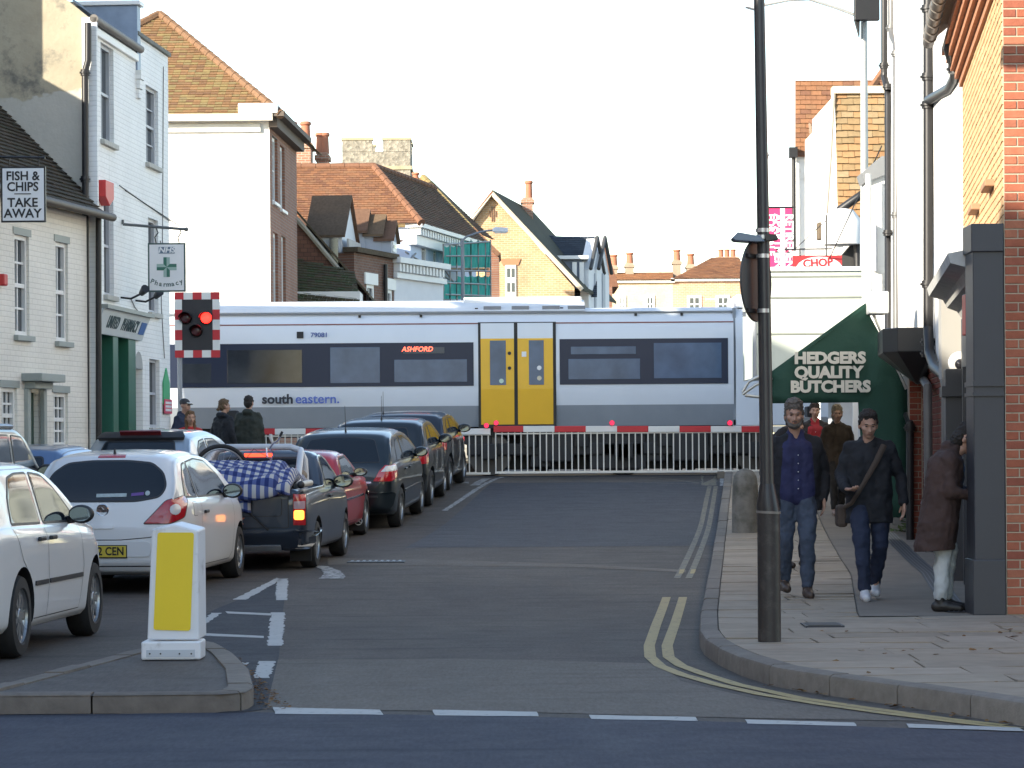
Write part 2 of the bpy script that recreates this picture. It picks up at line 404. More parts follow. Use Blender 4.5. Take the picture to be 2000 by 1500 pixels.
for q in ([(440,1194),(530,1198),(530,1202),(445,1198)], [(388,1236),(515,1242),(515,1246),(388,1241)], [(452,1293),(487,1294),(480,1299),(455,1298)]): rag(q, 'hazard_stripe', P_WHITE, amt=.008)
rag([(610,1104),(640,1106),(665,1115),(675,1126),(672,1130),(622,1130),(633,1122),(628,1112)], 'arrow_head', P_WORN, seed=5)
rag([(863,997),(874,997),(989,931),(976,932)], 'centre_line', P_WORN, seed=6); rag([(918,948),(936,948),(960,934),(942,935)], 'centre_line', P_WORN, seed=7)
rag([(855,940),(916,941),(916,944),(855,944)], 'stop_line', P_WORN, seed=8)
rag([(1368,922),(1400,922),(1400,948),(1370,948)], 'yellow_block', P_FADED, seed=9, amt=.04); rag([(1407,922),(1417,922),(1418,949),(1406,949)], 'edge_block', P_WORN, seed=10)
strip_on_road([gnd(1000,942), gnd(1098,941), gnd(1230,942), gnd(1365,946)], .06, 'box_line', P_FADED, parent=ROAD); strip_on_road([gnd(1270,933), gnd(1365,944)], .06, 'box_line', P_FADED, parent=ROAD)
strip_on_road([gnd(*p) for p in ((1302,1167),(1282,1220),(1268,1262),(1270,1284),(1290,1302),(1330,1318),(1400,1338),(1485,1357),(1600,1376),(1720,1393),(1880,1413),(1990,1424))], .085, 'yellow_line', P_YEL, parent=ROAD, seg=.25)
strip_on_road([gnd(*p) for p in ((1334,1167),(1318,1220),(1303,1262),(1306,1284),(1330,1301),(1370,1316),(1440,1338),(1560,1364),(1680,1382),(1840,1404),(1960,1418))], .085, 'yellow_line', P_YEL, parent=ROAD, seg=.25)
strip_on_road([gnd(*p) for p in ((1322,1130),(1345,1085),(1368,1030),(1380,975),(1386,950))], .075, 'yellow_line', P_FADED, parent=ROAD); strip_on_road([gnd(*p) for p in ((1345,1130),(1365,1085),(1384,1030),(1394,975),(1398,950))], .075, 'yellow_line', P_FADED, parent=ROAD)
for q in ([(1328,1112),(1337,1112),(1334,1120),(1325,1120)], [(1350,1112),(1359,1112),(1356,1120),(1347,1120)]): rag(q, 'yellow_mark', P_YEL)
# gully grate
gc = gnd(735,1098); gr = thing('gully_grate', 'iron gully grate set in the road ahead of the pickup', 'drain', gc)
mb = MB(); mb.box(-.36,.36,-.2,.2,-.004,.012); g0 = mb.build('frame', M('cast_iron', (.05,.052,.06), .5, .6), gr, world=False)
for i in range(9):
    mb = MB(); mb.box(-.32+i*.075,-.29+i*.075,-.17,.17,.012,.02); mb.build('bar', M('iron_worn', (.22,.23,.26), .35, .8), gr, world=False)
# ---- right-hand pavement ----
KB = [gnd(*p) for p in ((1419,925),(1412,965),(1405,1010),(1395,1075),(1380,1160),(1368,1225),(1366,1262),(1376,1280),(1405,1300),(1448,1320),(1512,1341),(1600,1356),(1744,1377),(1856,1394),(2000,1419),(2150,1440))]
KB = [Vector((KB[0].x+(KB[0].x-KB[1].x)/(KB[0].y-KB[1].y)*(53.2-KB[0].y), 53.2, 0))]+KB+[Vector((KB[-1].x+3.4, KB[-1].y-1.6, 0))]
def kerbx(y):
    for a, b in zip(KB, KB[1:]):
        if b.y <= y <= a.y: return a.x+(b.x-a.x)*(a.y-y)/(a.y-b.y)
    return KB[0].x if y > KB[0].y else KB[-1].x
asphalt('asphalt_far', (.062,.062,.066), (.054,.054,.06))
mb = MB(); quadgrid(mb, lambda u, y: Vector((lerp(lerp(-1.5,-.4,(y-38)/14), kerbx(y)-.02, u), y, zr(y)+.0025)), [0,.5,1], [38.4+i*.6 for i in range(24)]); mb.build('road_patch', MATS['asphalt_far'], ROAD)
FACADE = [(4.04,23),(4.83,30),(6.15,46),(6.75,53.2)]
def facx(y):
    if y < 23.05: return 9.0
    for (a, p), (b, q) in zip(FACADE, FACADE[1:]):
        if y <= q: return a+(b-a)*(y-p)/(q-p)
    return FACADE[-1][0]
def chanx(y): return facx(max(y, 23.1))-.38
PV = .125
STONE = M_tint('york_stone', [(.30,.245,.185),(.33,.275,.215),(.26,.215,.165),(.31,.26,.20)], .8, .16, 6, .3)
KERB_M = M_tint('kerb_granite', [(.15,.13,.11),(.20,.175,.15),(.17,.15,.125)], .8, .22, 12, .35)
BED = M('paving_bed', (.14,.125,.105), .9, var=.25, scale=8)
ys = [14.0+i*.5 for i in range(79)]
mb = MB(); us = [0, .25, .5, .75, 1]
quadgrid(mb, lambda u, y: Vector((lerp(kerbx(y)+.05, facx(y)+.2, u), y, zr(y)+PV-.02)), us, ys)
PAVE = struct(mb.build('pavement', BED))
rnd = random.Random(4); n1 = 0; far = MB(); ft = []
y = 14.1; row = 0
while y < 53:
    dpt = rnd.uniform(.42,.58); dpt = 23.0-y if y < 23.0 < y+dpt+.2 else dpt; x0 = max(kerbx(y), kerbx(y+dpt))+.15; x1 = (chanx(y+dpt/2)-.85) if y > 22.99 else 6.2
    x = x0
    while x < x1-.05:
        wd = rnd.uniform(.5,.95); b = min(x+wd, x1)
        if x1-b < .25: b = x1
        j = [rnd.uniform(-.006,.006) for _ in range(4)]; e = [rnd.choice((.002,.004,.007,.014)) for _ in range(4)]
        c = [(x+e[0], y+e[1]), (b-e[2], y+e[3]), (b-e[0], y+dpt-e[2]), (x+e[1], y+dpt-e[3])]
        if x == x0: c[0] = (kerbx(y+e[1])+.15, c[0][1]); c[3] = (kerbx(y+dpt-e[3])+.15, c[3][1])
        if b == x1 and y > 22.99: c[1] = (chanx(y+e[3])-.85, c[1][1]); c[2] = (chanx(y+dpt-e[2])-.85, c[2][1])
        top = [Vector((p, q, zr(q)+PV+j[i])) for i, (p, q) in enumerate(c)]; bot = [v-Vector((0,0,.05)) for v in top]
        m = MB(); m.add(top+bot, [(0,1,2,3),(0,4,5,1),(1,5,6,2),(2,6,7,3),(3,7,4,0)])
        if n1 < 290: m.build('paving_slab', STONE, PAVE); n1 += 1
        else: far.add(m.v, m.f); ft += [rnd.random()]*5
        x = b
    y += dpt; row += 1
if far.v: far.build('paving_slabs', STONE, PAVE, tint=ft, kind='stuff')
# smooth strip and slotted channel beside the shop fronts
SMOOTH = M('smooth_paving', (.215,.185,.155), .85, var=.2, scale=2.2, bmp=.15, spec=.1)
mb = MB(); quadgrid(mb, lambda u, y: Vector((lerp(chanx(y)-.84, facx(y)+.02 if y > 23.1 else chanx(y)+.3, u), y, zr(y)+PV+.002)), [0,.5,1], [23.0+i*.6 for i in range(50)]); mb.build('smooth_strip', SMOOTH, PAVE)
mb = MB(); quadgrid(mb, lambda u, y: Vector((lerp(chanx(y)-.10, chanx(y)+.10, u), y, zr(y)+PV+.007)), [0,1], [23.4+i*.6 for i in range(27)]); CH = mb.build('drain_channel', M('channel_iron', (.075,.075,.08), .55, .4), PAVE)
for k in range(5):
    mb = MB(); mb_o = -.08+k*.04; quadgrid(mb, lambda u, y: Vector((chanx(y)+mb_o+(u-.5)*.014, y, zr(y)+PV+.012)), [0,1], [23.4+i*.6 for i in range(27)]); mb.build('channel_rib', M('rib_iron', (.13,.13,.14), .5, .4), CH)
# kerb stones
def kerb_line(K, hgt, wd, stone, parent, name='kerb_stone', sgn=1, zf=zr, lens=(.75,1.0), seed=2):
    rnd = random.Random(seed); L = [0]
    for a, b in zip(K, K[1:]): L.append(L[-1]+math.hypot(b.x-a.x, b.y-a.y))
    def pos(s):
        s = max(0, min(L[-1]-1e-4, s))
        for i in range(len(K)-1):
            if s <= L[i+1]:
                t = (s-L[i])/(L[i+1]-L[i]); return Vector((K[i].x+(K[i+1].x-K[i].x)*t, K[i].y+(K[i+1].y-K[i].y)*t, 0))
    s = 0
    while s < L[-1]-.1:
        e = min(L[-1], s+rnd.uniform(*lens)); n = 5; m = MB(); hz = rnd.uniform(-.005,.005); rows_ = []
        for i in range(n+1):
            q = s+.006+(e-s-.012)*i/n; p = pos(q); t = (pos(q+.05)-pos(q-.05)); t.normalize(); nn = Vector((t.y, -t.x, 0))*sgn
            z = zf(p.y); h = hgt+hz
            prof = [(0,-.1),(0,h-.03),(.008,h-.01),(.03,h),(wd,h),(wd,-.1)]
            rows_.append([Vector((p.x+nn.x*o, p.y+nn.y*o, z+zz)) for o, zz in prof])
        k = len(rows_[0]); vs = [v for r in rows_ for v in r]
        fs = [(i*k+j, (i+1)*k+j, (i+1)*k+j+1, i*k+j+1) for i in range(n) for j in range(k-1)]+[tuple(range(k)), tuple(n*k+j for j in range(k))[::-1]]
        m.add(vs, fs); m.build(name, stone, parent, smooth=35); s = e
kerb_line(KB, PV+.004, .14, KERB_M, PAVE, sgn=-1)
# left pavement
LP = [(-9.5,22),(-7.9,33),(-6.26,42),(-5.8,47.7),(-5.5,53)]
def lfx(y): return _lin([(b, a) for a, b in LP], y)
mb = MB(); quadgrid(mb, lambda u, y: Vector((lerp(lfx(y)-.3, lfx(y)+1.35, u), y, zr(y)+PV)), [0,1], [22+i*.62 for i in range(51)])
LPAVE = struct(mb.build('pavement', M('pave_left', (.2,.19,.175), .8, var=.2)))
kerb_line([Vector((lfx(y)+1.48, y, 0)) for y in [22+i*1.0 for i in range(32)]], PV+.003, .14, KERB_M, LPAVE, sgn=-1, seed=8)
# pavements beyond the crossing
for nm, x0, x1 in (('pavement', -9, -3.4), ('pavement', 8.2, 14)):
    mb = MB(); quadgrid(mb, lambda u, y: Vector((lerp(x0, x1, u)+.02*(y-60), y, zr(y)+.12)), [0,1], [60,64,70,80,90,105,120,150]); struct(mb.build(nm, MATS['pave_left']))
# ---- traffic island ----
isl = thing('traffic_island', 'raised triangular traffic island with granite kerbs at the junction', 'traffic island', gnd(300,1330))
IK = [gnd(*p) for p in ((-90,1398),(0,1396),(250,1394),(430,1392),(480,1388),(496,1378),(487,1340),(455,1305),(425,1287),(395,1281),(330,1286),(250,1302),(0,1372),(-90,1396))]
c = Vector((sum(p.x for p in IK)/len(IK), sum(p.y for p in IK)/len(IK), 0))
mb = MB(); mb.poly([Vector((p.x, p.y, .105)) for p in IK]); mb.build('infill', A_PATCH if False else asphalt('asphalt_island', (.082,.074,.068), (.10,.092,.084), 3), isl)
ar = sum(a.x*b.y-b.x*a.y for a, b in zip(IK, IK[1:]+IK[:1]))
kerb_line(IK, .118, .15, KERB_M, isl, sgn=(-1 if ar > 0 else 1), zf=lambda y: 0, lens=(.55,1.05), seed=12)
# litter
rnd = random.Random(9); LEAF = M_tint('dead_leaf', [(.16,.07,.025),(.22,.12,.05),(.10,.05,.025),(.28,.17,.07)], .8, .2, 20, 0)
def litter(name, n, area, zf, smin, smax, label, flat=.3):
    mb = MB(); ti = []
    for _ in range(n):
        px, py = area(); p = gnd(px, py, zf); s = rnd.uniform(smin, smax); a = rnd.uniform(0, 6.28); u = Vector((math.cos(a), math.sin(a), rnd.uniform(-flat, flat)*.6)); v = Vector((-math.sin(a), math.cos(a), rnd.uniform(-flat, flat)))*.6
        o = p+Vector((0,0,.008+s*.18)); mb.add([o-u*s, o-u*s*.3+v*s, o+u*s*.5+v*s*.8+Vector((0,0,s*.25)), o+u*s*1.1, o+u*s*.4-v*s*.8, o-u*s*.4-v*s], [(0,1,2,3,4,5)]); ti.append(rnd.random())
    o = mb.build(name, LEAF, None, tint=ti, kind='stuff'); tag(o, label, 'leaves'); return o
litter('fallen_leaves', 22, lambda: (rnd.uniform(1600,1990), rnd.uniform(1225,1350)), PV, .015, .035, 'scattered brown leaves lying on the paved corner')
litter('leaf_litter', 420, lambda: (lambda t: (lerp(440,500,t)+rnd.uniform(2,70)*(.4+t*.6), lerp(1288,1385,t)+rnd.uniform(-4,6)))(rnd.random()), 0.0, .006, .02, 'brown leaf litter and grit gathered against the traffic island kerb', .2)
litter('gutter_leaves', 26, lambda: (lambda t: (lerp(1480,1990,t), lerp(1337,1418,t)+rnd.uniform(0,5)))(rnd.random()), 0.0, .012, .035, 'a few dead leaves in the gutter below the corner kerb')

c = gnd(1606,1222,PV); cv = thing('service_cover', 'small dark iron service cover in the paving near the lamp post', 'cover', c)
m_ = MB(); m_.box(-.15,.15,-.2,.2,-.02,.012); m_.build('frame', MATS['cast_iron'], cv, world=False); m_ = MB(); m_.box(-.125,.125,-.17,.17,.012,.016); m_.build('plate', M('cover_dark', (.045,.043,.042), .6, .3), cv, world=False)
# ================= left side, this side of the crossing =================
GLASS = M('window_glass', (.035,.045,.055), .06, var=0, spec=.8)
SASH = M('sash_white', (.74,.74,.72), .5, var=.05)
SASH_GREY = M('sash_grey', (.30,.33,.31), .6, var=.08)
SILLM = M('sill_stone', (.42,.42,.39), .8, var=.15, scale=9)
IRON = M('black_iron', (.018,.018,.02), .42, .2, var=.2, scale=20)
LEAD = M('lead', (.20,.25,.33), .5, .3, var=.2, scale=5)
SLATE = M('slate', (.075,.08,.088), .6, var=.25, scale=9)
def wpx(W, x0, x1, y0, y1):
    ym, xm = (y0+y1)/2, (x0+x1)/2
    a, b = W.hit(x0, ym)[0], W.hit(x1, ym)[0]; return (min(a, b), max(a, b), W.hit(xm, y1)[1], W.hit(xm, y0)[1])
def painted_brick(name, du, col, stain=(.30,.30,.28), amt=.5):
    m, t, b = newmat(name); MATS[name] = m; b.inputs['Roughness'].default_value = .7
    br = N(t, 'ShaderNodeTexBrick'); br.offset = .5
    for k, v in (('Scale',1),('Mortar Size',.008),('Mortar Smooth',.5),('Brick Width',.225),('Row Height',.075)): br.inputs[k].default_value = v
    t.links.new(planevec(t, du, (0,0,1)), br.inputs['Vector'])
    c = mulcol(t, col, noise(t, 1.3, 6), .86, 1.12)
    c = mulcol(t, c, br.outputs['Fac'], 1.0, .86)
    run = ramp(t, noise(t, 2.2, 6, None, .7, (2.2, 2.2, .35)), .62, .78)
    f = N(t, 'ShaderNodeMath', operation='MULTIPLY'); t.links.new(run, f.inputs[0]); f.inputs[1].default_value = amt
    c = mixcol(t, f.outputs[0], c, stain); t.links.new(c, b.inputs['Base Color'])
    inv = N(t, 'ShaderNodeMath', operation='MULTIPLY_ADD'); inv.inputs[1].default_value = -1; inv.inputs[2].default_value = 1; t.links.new(br.outputs['Fac'], inv.inputs[0])
    ad = N(t, 'ShaderNodeMath', operation='ADD'); t.links.new(inv.outputs[0], ad.inputs[0]); t.links.new(noise(t, 12, 4), ad.inputs[1])
    bump(t, b, ad.outputs[0], .45, .012); return m
def drainpipe(pts, r, parent, mat=None, collars=(), name='drainpipe'):
    mb = MB(); mb.tube(pts, r, 10); o = mb.build(name, mat or IRON, parent, smooth=40)
    for c, d in collars:
        c = Vector(c); d = Vector(d).normalized(); m = MB(); m.cyl(c-d*.045, c+d*.045, r*1.32, n=12); m.cyl(c-d*.012, c+d*.012, r*1.65, n=12); m.build('collar', mat or IRON, o, smooth=40)
    return o
# ---- the low cream house of the fish shop ----
CX, CY = -6.26, 42.0
WF = Wall((CX, CY), (-.178, -1), -1); LF = 9.4
fh = thing('fish_shop_house', 'low cream painted brick house with sash windows and dark tiled roof', 'house', (CX, CY, .3))
CREAM = painted_brick('cream_brick', WF.d, (.76,.73,.66))
FW = [wpx(WF, 29,57,460,655), wpx(WF, 109,133,474,667), wpx(WF, 4,34,757,866), wpx(WF, 105,133,767,872)]
FD = wpx(WF, 53,79,752,872); FD = (FD[0], FD[1], .35, FD[3])
ez = WF.hit(180,425)[1]
mb = wallmesh(WF, 0, LF, -.2, ez, [(*q, .09) for q in FW]+[(*FD, .12)])
mb.poly([WF.pt(LF,0,-.2), WF.pt(LF,-6,-.2), WF.pt(LF,-6,ez), WF.pt(LF,-3,ez+3.1), WF.pt(LF,0,ez)])
mb.build('wall', CREAM, fh)
for q in FW:
    f = window(WF, *q, fh, SASH, GLASS, SASH_GREY, cols=3 if q[2] < 3 else 2, rows=4, depth=.09, fw=.06, bar=.03)
    m = MB(); WF.slab(m, q[0]-.07, q[1]+.07, -.02, .012, q[3], q[3]+.10); m.build('lintel', SASH_GREY, f)
mb = MB(); WF.slab(mb, FD[0], FD[1], -.14, -.10, .35, FD[3]-.1); d_ = mb.build('door', M('door_green', (.035,.075,.06), .5), fh)
m = MB(); m.ball(WF.pt(FD[0]+.1, -.08, 1.35), .03); m.build('handle', M('brass', (.5,.38,.15), .35, 1), d_)
mb = MB(); hz = WF.hit(70,738)[1]; WF.slab(mb, FD[0]-.22, FD[1]+.22, -.02, .30, hz-.06, hz+.05); WF.slab(mb, FD[0]-.1, FD[1]+.1, -.02, .16, hz-.16, hz-.06); WF.slab(mb, FD[0]-.12, FD[0], -.05, .06, .35, hz-.16); WF.slab(mb, FD[1], FD[1]+.12, -.05, .06, .35, hz-.16); mb.build('door_hood', SASH_GREY, fh, bevel=.01)
DARKTILE = M_tint('dark_roof_tile', [(.055,.05,.045),(.075,.062,.05),(.05,.052,.04),(.09,.07,.055)], .85)
rp = [WF.pt(LF,.25,ez+.0), WF.pt(0,.25,ez+.0), WF.pt(0,-3,ez+3.36), WF.pt(LF,-3,ez+3.36)]
tiles([rp[1], rp[0], rp[3], rp[2]], DARKTILE, fh, 'roof', tw=.17, ex=.1, seed=3)
mb = MB(); mb.add([WF.pt(LF,-6.2,ez), WF.pt(0,-6.2,ez), rp[2], rp[3]], [(0,1,2,3)]); mb.build('roof', DARKTILE, fh)
mb = MB(); mb.tube([WF.pt(LF,.3,ez+.0), WF.pt(-.15,.3,ez+.0)], .06, 10); mb.build('gutter', M('gutter_brown', (.10,.085,.07), .6), fh, smooth=40)
# chimney on the ridge: its shade falls on the gable of the pharmacy
mb = MB(); WF.slab(mb, 1.0, 2.5, -3.4, -2.6, ez+2.2, ez+6.0); WF.slab(mb, .95, 2.55, -3.46, -2.54, ez+5.6, ez+5.8)
ch = mb.build('chimney', MB_brick('chim_brick', WF.d, (.25,.10,.06), (.30,.14,.08), (.3,.28,.24)), fh)
for i in range(3):
    m = MB(); m.lathe([(.13,0),(.11,.45),(.14,.5),(.12,.55)], 12, WF.pt(1.25+i*.5, -3.0, ez+6.0)); m.build('chimney_pot', M('terracotta', (.35,.14,.08), .8), ch, smooth=40)
mb = MB(); a = WF.hit(5,545); WF.slab(mb, a[0]+.05, a[0]+.2, .0, .10, a[1]-.1, a[1]+.06); mb.build('alarm_box', M('alarm_red', (.5,.03,.03), .5), fh, bevel=.02)
drainpipe([at(183,425,41.9)+Vector((.08,-.05,0)), at(183,880,41.9)+Vector((.08,-.05,-.4))], .045, fh)
# ---- hanging signs ----
def serif_sign(): pass
SIGNW = M('sign_white', (.74,.75,.76), .45, var=.05); BLK = M('sign_black', (.015,.015,.017), .5, var=0)
fs = thing('hanging_sign', 'white hanging sign reading FISH & CHIPS TAKE AWAY on an iron bracket', 'sign', at(45,440,37))
Yf = 37.0; a = at(0,303,Yf); b = at(88,308,Yf)
m = MB(); m.tube([a+Vector((-1.0,0,0)), b], .016, 8); m.build('bracket', IRON, fs)
for px in (18, 75):
    m = MB(); m.tube([at(px,305,Yf), at(px,326,Yf)], .008, 6); m.build('hanger', IRON, fs)
c0, c1 = at(2,326,Yf), at(90,434,Yf); cx, cz = (c0.x+c1.x)/2, (c0.z+c1.z)/2; hw, hh = (c1.x-c0.x)/2, (c0.z-c1.z)/2
m = MB(); m.box(cx-hw,cx+hw,Yf-.02,Yf+.02,cz-hh,cz+hh); fb = m.build('frame', IRON, fs)
m = MB(); m.box(cx-hw+.022,cx+hw-.022,Yf-.026,Yf-.018,cz-hh+.022,cz+hh-.022); bd = m.build('board', SIGNW, fs)
def serif_text(s, size, o, mat, parent, sx=1.0):
    """letters with slab serifs: plain letters and small feet on their stems"""
    t = text(s, size, frame4(o, (1,0,0), (0,0,1)), mat, parent=parent, off=size*.022, sx=sx, ext=.002)
    return t
for s, py, sz in (('FISH &', 344, .165), ('CHIPS', 365, .165), ('TAKE', 396, .165), ('AWAY', 417, .165)):
    q = at(45, py, Yf); serif_text(s, sz, (q.x, Yf-.03, q.z-.005), BLK, bd, 1.0 if len(s) < 5 else .95)
q = at(45,379,Yf); m = MB(); m.box(q.x-.11,q.x+.11,Yf-.032,Yf-.028,q.z-.006,q.z+.006); m.build('rule', BLK, bd)
# ---- pharmacy ----
WP = Wall((CX, CY), (.0818, 1), 1); LPH = 5.78
ph = thing('pharmacy_building', 'tall white painted brick pharmacy with green shopfront', 'building', (CX, CY, .3))
WHITEB = painted_brick('white_brick', WP.d, (.80,.81,.80), (.42,.43,.41), .55)
PW = [wpx(WP, 197,222,90,277), wpx(WP, 285,309,172,322), wpx(WP, 203,222,382,577), wpx(WP, 290,309,428,611), wpx(WP, 292,312,702,835)]
ARCH = wpx(WP, 263,279,720,880); ARCH = (ARCH[0], ARCH[1], .3, ARCH[3])
SHOP = (.05, WP.hit(262,760)[0], .3, WP.hit(225,648)[1])
pz = 8.0
mb = wallmesh(WP, 0, LPH, -.2, pz, [(*q, .11) for q in PW]+[(*ARCH, .25), (*SHOP, .3)])
u3 = WP.hit(266,70)[0]
WP.slab(mb, u3, LPH, -.25, -.001, pz, WP.hit(300,92)[1])
mb.poly([WP.pt(LPH,0,-.2), WP.pt(LPH,-8,-.2), WP.pt(LPH,-8,pz), WP.pt(LPH,0,pz)])
nA = 10; am = (ARCH[0]+ARCH[1])/2; ar = (ARCH[1]-ARCH[0])/2
mb.build('wall', WHITEB, ph)
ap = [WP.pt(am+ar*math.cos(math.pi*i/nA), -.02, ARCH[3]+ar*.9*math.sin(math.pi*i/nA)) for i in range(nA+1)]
m = MB(); m.poly([p+WP.n*.025 for p in ap]); m.build('arch_head_shade', M('arch_shadow', (.34,.35,.34), .8), ph)  # flat sheet on the wall; the arch's shade is put into its grey
m = MB(); WP.slab(m, ARCH[0], ARCH[1], -.28, -.24, .3, ARCH[3]); m.build('side_door', M('door_pale', (.45,.46,.44), .6), ph)
for i, q in enumerate(PW): window(WP, *q, ph, M('sash_dull', (.45,.47,.5), .5), GLASS, SILLM, cols=2, rows=4 if i in (1,3) else 2, depth=.11, fw=.05)
# coping and the stained parapet
m = MB(); WP.slab(m, u3-.02, LPH+.03, -.3, .05, WP.hit(300,92)[1], WP.hit(300,92)[1]+.07); m.build('coping', M('coping_dark', (.16,.16,.14), .85, var=.3), ph, bevel=.01)
m = MB(); m.tube([WP.pt(-.05,.08,pz-.02), WP.pt(u3-.05,.08,pz-.02)], .065, 10); m.build('gutter', M('gutter_grey', (.14,.13,.12), .6), ph, smooth=40)
m = MB(); m.poly([WP.pt(-.0,.1,pz), WP.pt(u3,.1,pz), WP.pt(u3,-4,pz+3.0), WP.pt(0,-4,pz+3.0)]); m.build('roof', SLATE, ph)
m = MB(); m.poly([WP.pt(u3+.2,-.3,pz+.1), WP.pt(LPH,-.3,pz+.1), WP.pt(LPH,-4,pz+.4), WP.pt(u3+.2,-4,pz+.4)]); m.build('roof', SLATE, ph)
lt = WP.hit(262,8)[1]
m = MB(); WP.slab(m, u3-.05, u3+.2, -2.6, .03, pz-.35, lt); m.build('party_wall', LEAD, ph, bevel=.01)
m = MB(); WP.slab(m, u3-.1, u3+.25, -2.65, .08, lt, lt+.07); m.build('party_wall_cap', SASH, ph, bevel=.008)
for k, (o, z) in enumerate(((.05,pz-.35),(.035,pz-.5),(.02,pz-.65))):
    m = MB(); WP.slab(m, u3-.07+k*.02, u3+.22-k*.02, -.05, .09-k*.02, z-.14, z); m.build('corbel', WHITEB, ph)
m = MB(); WP.slab(m, 0, u3-.08, -.02, .06, pz-.22, pz-.1); m.build('eaves_moulding', SASH, ph, bevel=.01)
# gable flank of old cement render
WG = Wall((CX, CY), (-1, .0818), -1)
def render_old():
    m, t, b = newmat('old_render'); MATS['old_render'] = m; b.inputs['Roughness'].default_value = .9
    c = mulcol(t, (.36,.32,.235), noise(t, 1.6, 7, None, .65), .62, 1.35)
    c = mixcol(t, ramp(t, noise(t, .9, 6, None, .7), .52, .62), c, (.16,.15,.125))
    g = N(t, 'ShaderNodeNewGeometry'); sp = N(t, 'ShaderNodeSeparateXYZ'); t.links.new(g.outputs['Position'], sp.inputs[0])
    zz = N(t, 'ShaderNodeMath', operation='ADD'); t.links.new(sp.outputs[2], zz.inputs[0])
    w_ = N(t, 'ShaderNodeMath', operation='MULTIPLY'); t.links.new(noise(t, 1.2, 4), w_.inputs[0]); w_.inputs[1].default_value = 1.6; t.links.new(w_.outputs[0], zz.inputs[1])
    c = mixcol(t, ramp(t, zz.outputs[0], 7.75, 7.7), c, mulcol(t, (.44,.42,.37), noise(t, 2.5, 5), .85, 1.15))   # a later, paler coat of render
    t.links.new(c, b.inputs['Base Color']); bump(t, b, noise(t, 14, 6), .4, .02); return m
m = MB(); m.poly([WG.pt(.0,.0,-.2), WG.pt(8,0,-.2), WG.pt(8,0,pz), WG.pt(4,0,pz+3.3), WG.pt(.0,0,pz)])
m.poly([WG.pt(8,0,-.2), WP.pt(LPH,-8,-.2), WP.pt(LPH,-8,pz), WG.pt(8,0,pz)]); m.build('gable_wall', render_old(), ph)
m = MB(); WG.slab(m, -.12, .10, -.02, .05, -.1, pz+.0); m.build('corner_quoin', WHITEB, ph)
drainpipe([at(172,45,41.85)+Vector((.0,0,0)), at(172,118,41.85), at(166,140,41.85), at(168,880,41.85)+Vector((0,0,-.6))], .05, ph, None, [(at(166,y,41.85), (0,0,1)) for y in (142,350)])
# red bell box, lamps, wires
a = WP.hit(197,374); m = MB(); p = [WP.pt(a[0]-.28,.0,a[1]-.1), WP.pt(a[0]-.28,.0,a[1]+.15), WP.pt(a[0]+.28,.0,a[1]+.15), WP.pt(a[0]+.28,.0,a[1]-.1), WP.pt(a[0],0,a[1]-.22)]
m.prism(p, WP.n*.14); m.build('alarm_box', M('alarm_red', (.5,.03,.03)), ph, bevel=.01)
for px, py in ((247,575),(276,581)):
    a = WP.hit(px-14, py+6); m = MB(); e = WP.pt(a[0], .02, a[1]); f = WP.pt(a[0]+.05, .34, a[1]+.06); m.tube([e, (e+f)/2+Vector((0,0,-.05)), f], .018, 6); m.cyl(f, f+Vector((.08,-.12,.07)), .045, .07, 10); m.build('spotlight', IRON, ph, smooth=40)
for pts in ([(232,362),(250,375),(331,432)], [(312,470),(314,600),(320,700)], [(318,130),(316,480)], [(255,585),(262,600),(270,610)]):
    m = MB(); m.tube([WP.pt(WP.hit(*p)[0], .012, WP.hit(*p)[1]) for p in pts], .008, 5); m.build('cable', M('cable', (.2,.2,.2), .6), ph)
# shopfront
GREEN = M('shop_green', (.018,.115,.075), .4, var=.12, scale=4)
u1 = WP.hit(218,760)[0]; u2 = WP.hit(248,760)[0]
m = MB(); WP.slab(m, u1, u1+.35, -.28, .03, .3, SHOP[3]); WP.slab(m, u2, SHOP[1], -.28, .03, .3, SHOP[3]); WP.slab(m, u1+.35, u2, -.29, -.2, .3, SHOP[3]); WP.slab(m, .05, u1, -.29, .02, .3, .75); WP.slab(m, .05, .12, -.29, .03, .75, SHOP[3]); m.build('shopfront', GREEN, ph, bevel=.008)
m = MB(); WP.slab(m, .12, u1, -.2, -.19, .75, SHOP[3]); sw = m.build('shop_window', M('shop_glass', (.06,.09,.11), .05, var=0, spec=.9), ph)
for a_, b_, c_, d_, cc in ((.2,.65,1.9,2.5,(.1,.3,.5)), (.75,1.1,1.6,2.7,(.45,.5,.5)), (.3,.7,1.0,1.5,(.25,.05,.05)), (.85,1.2,.9,1.3,(.3,.35,.4))):
    m = MB(); WP.slab(m, a_, b_, -.188, -.184, c_, d_); m.build('window_poster', M('poster_%d' % int(a_*100), cc, .5, var=.35, scale=9), sw)
za, zb = WP.hit(193,605)[1], WP.hit(187,651)[1]; e1 = WP.hit(270,640)[0]
m = MB(); m.add([WP.pt(-.02,.06,zb), WP.pt(e1,.06,zb), WP.pt(e1,.2,za), WP.pt(-.02,.2,za), WP.pt(-.02,.0,zb), WP.pt(e1,.0,zb), WP.pt(e1,0,za), WP.pt(-.02,0,za)], [(0,1,2,3),(4,7,6,5),(0,4,5,1),(1,5,6,2),(2,6,7,3),(3,7,4,0)])
fa = m.build('fascia_sign', M('fascia_pale', (.60,.66,.68), .4, var=.06), ph)
up = (WP.pt(0,.2,za)-WP.pt(0,.06,zb)).normalized(); nn = WP.d.cross(up).normalized()
for s_, f_ in (('UNITED',.27), ('PHARMACY',.63)): text(s_, .27, frame4(WP.pt(e1*f_,.13,(za+zb)/2)+nn*.006, WP.d, up), M('fascia_ink', (.05,.09,.10), .5, var=0), parent=fa, sx=e1*.70/2.9, off=.004)
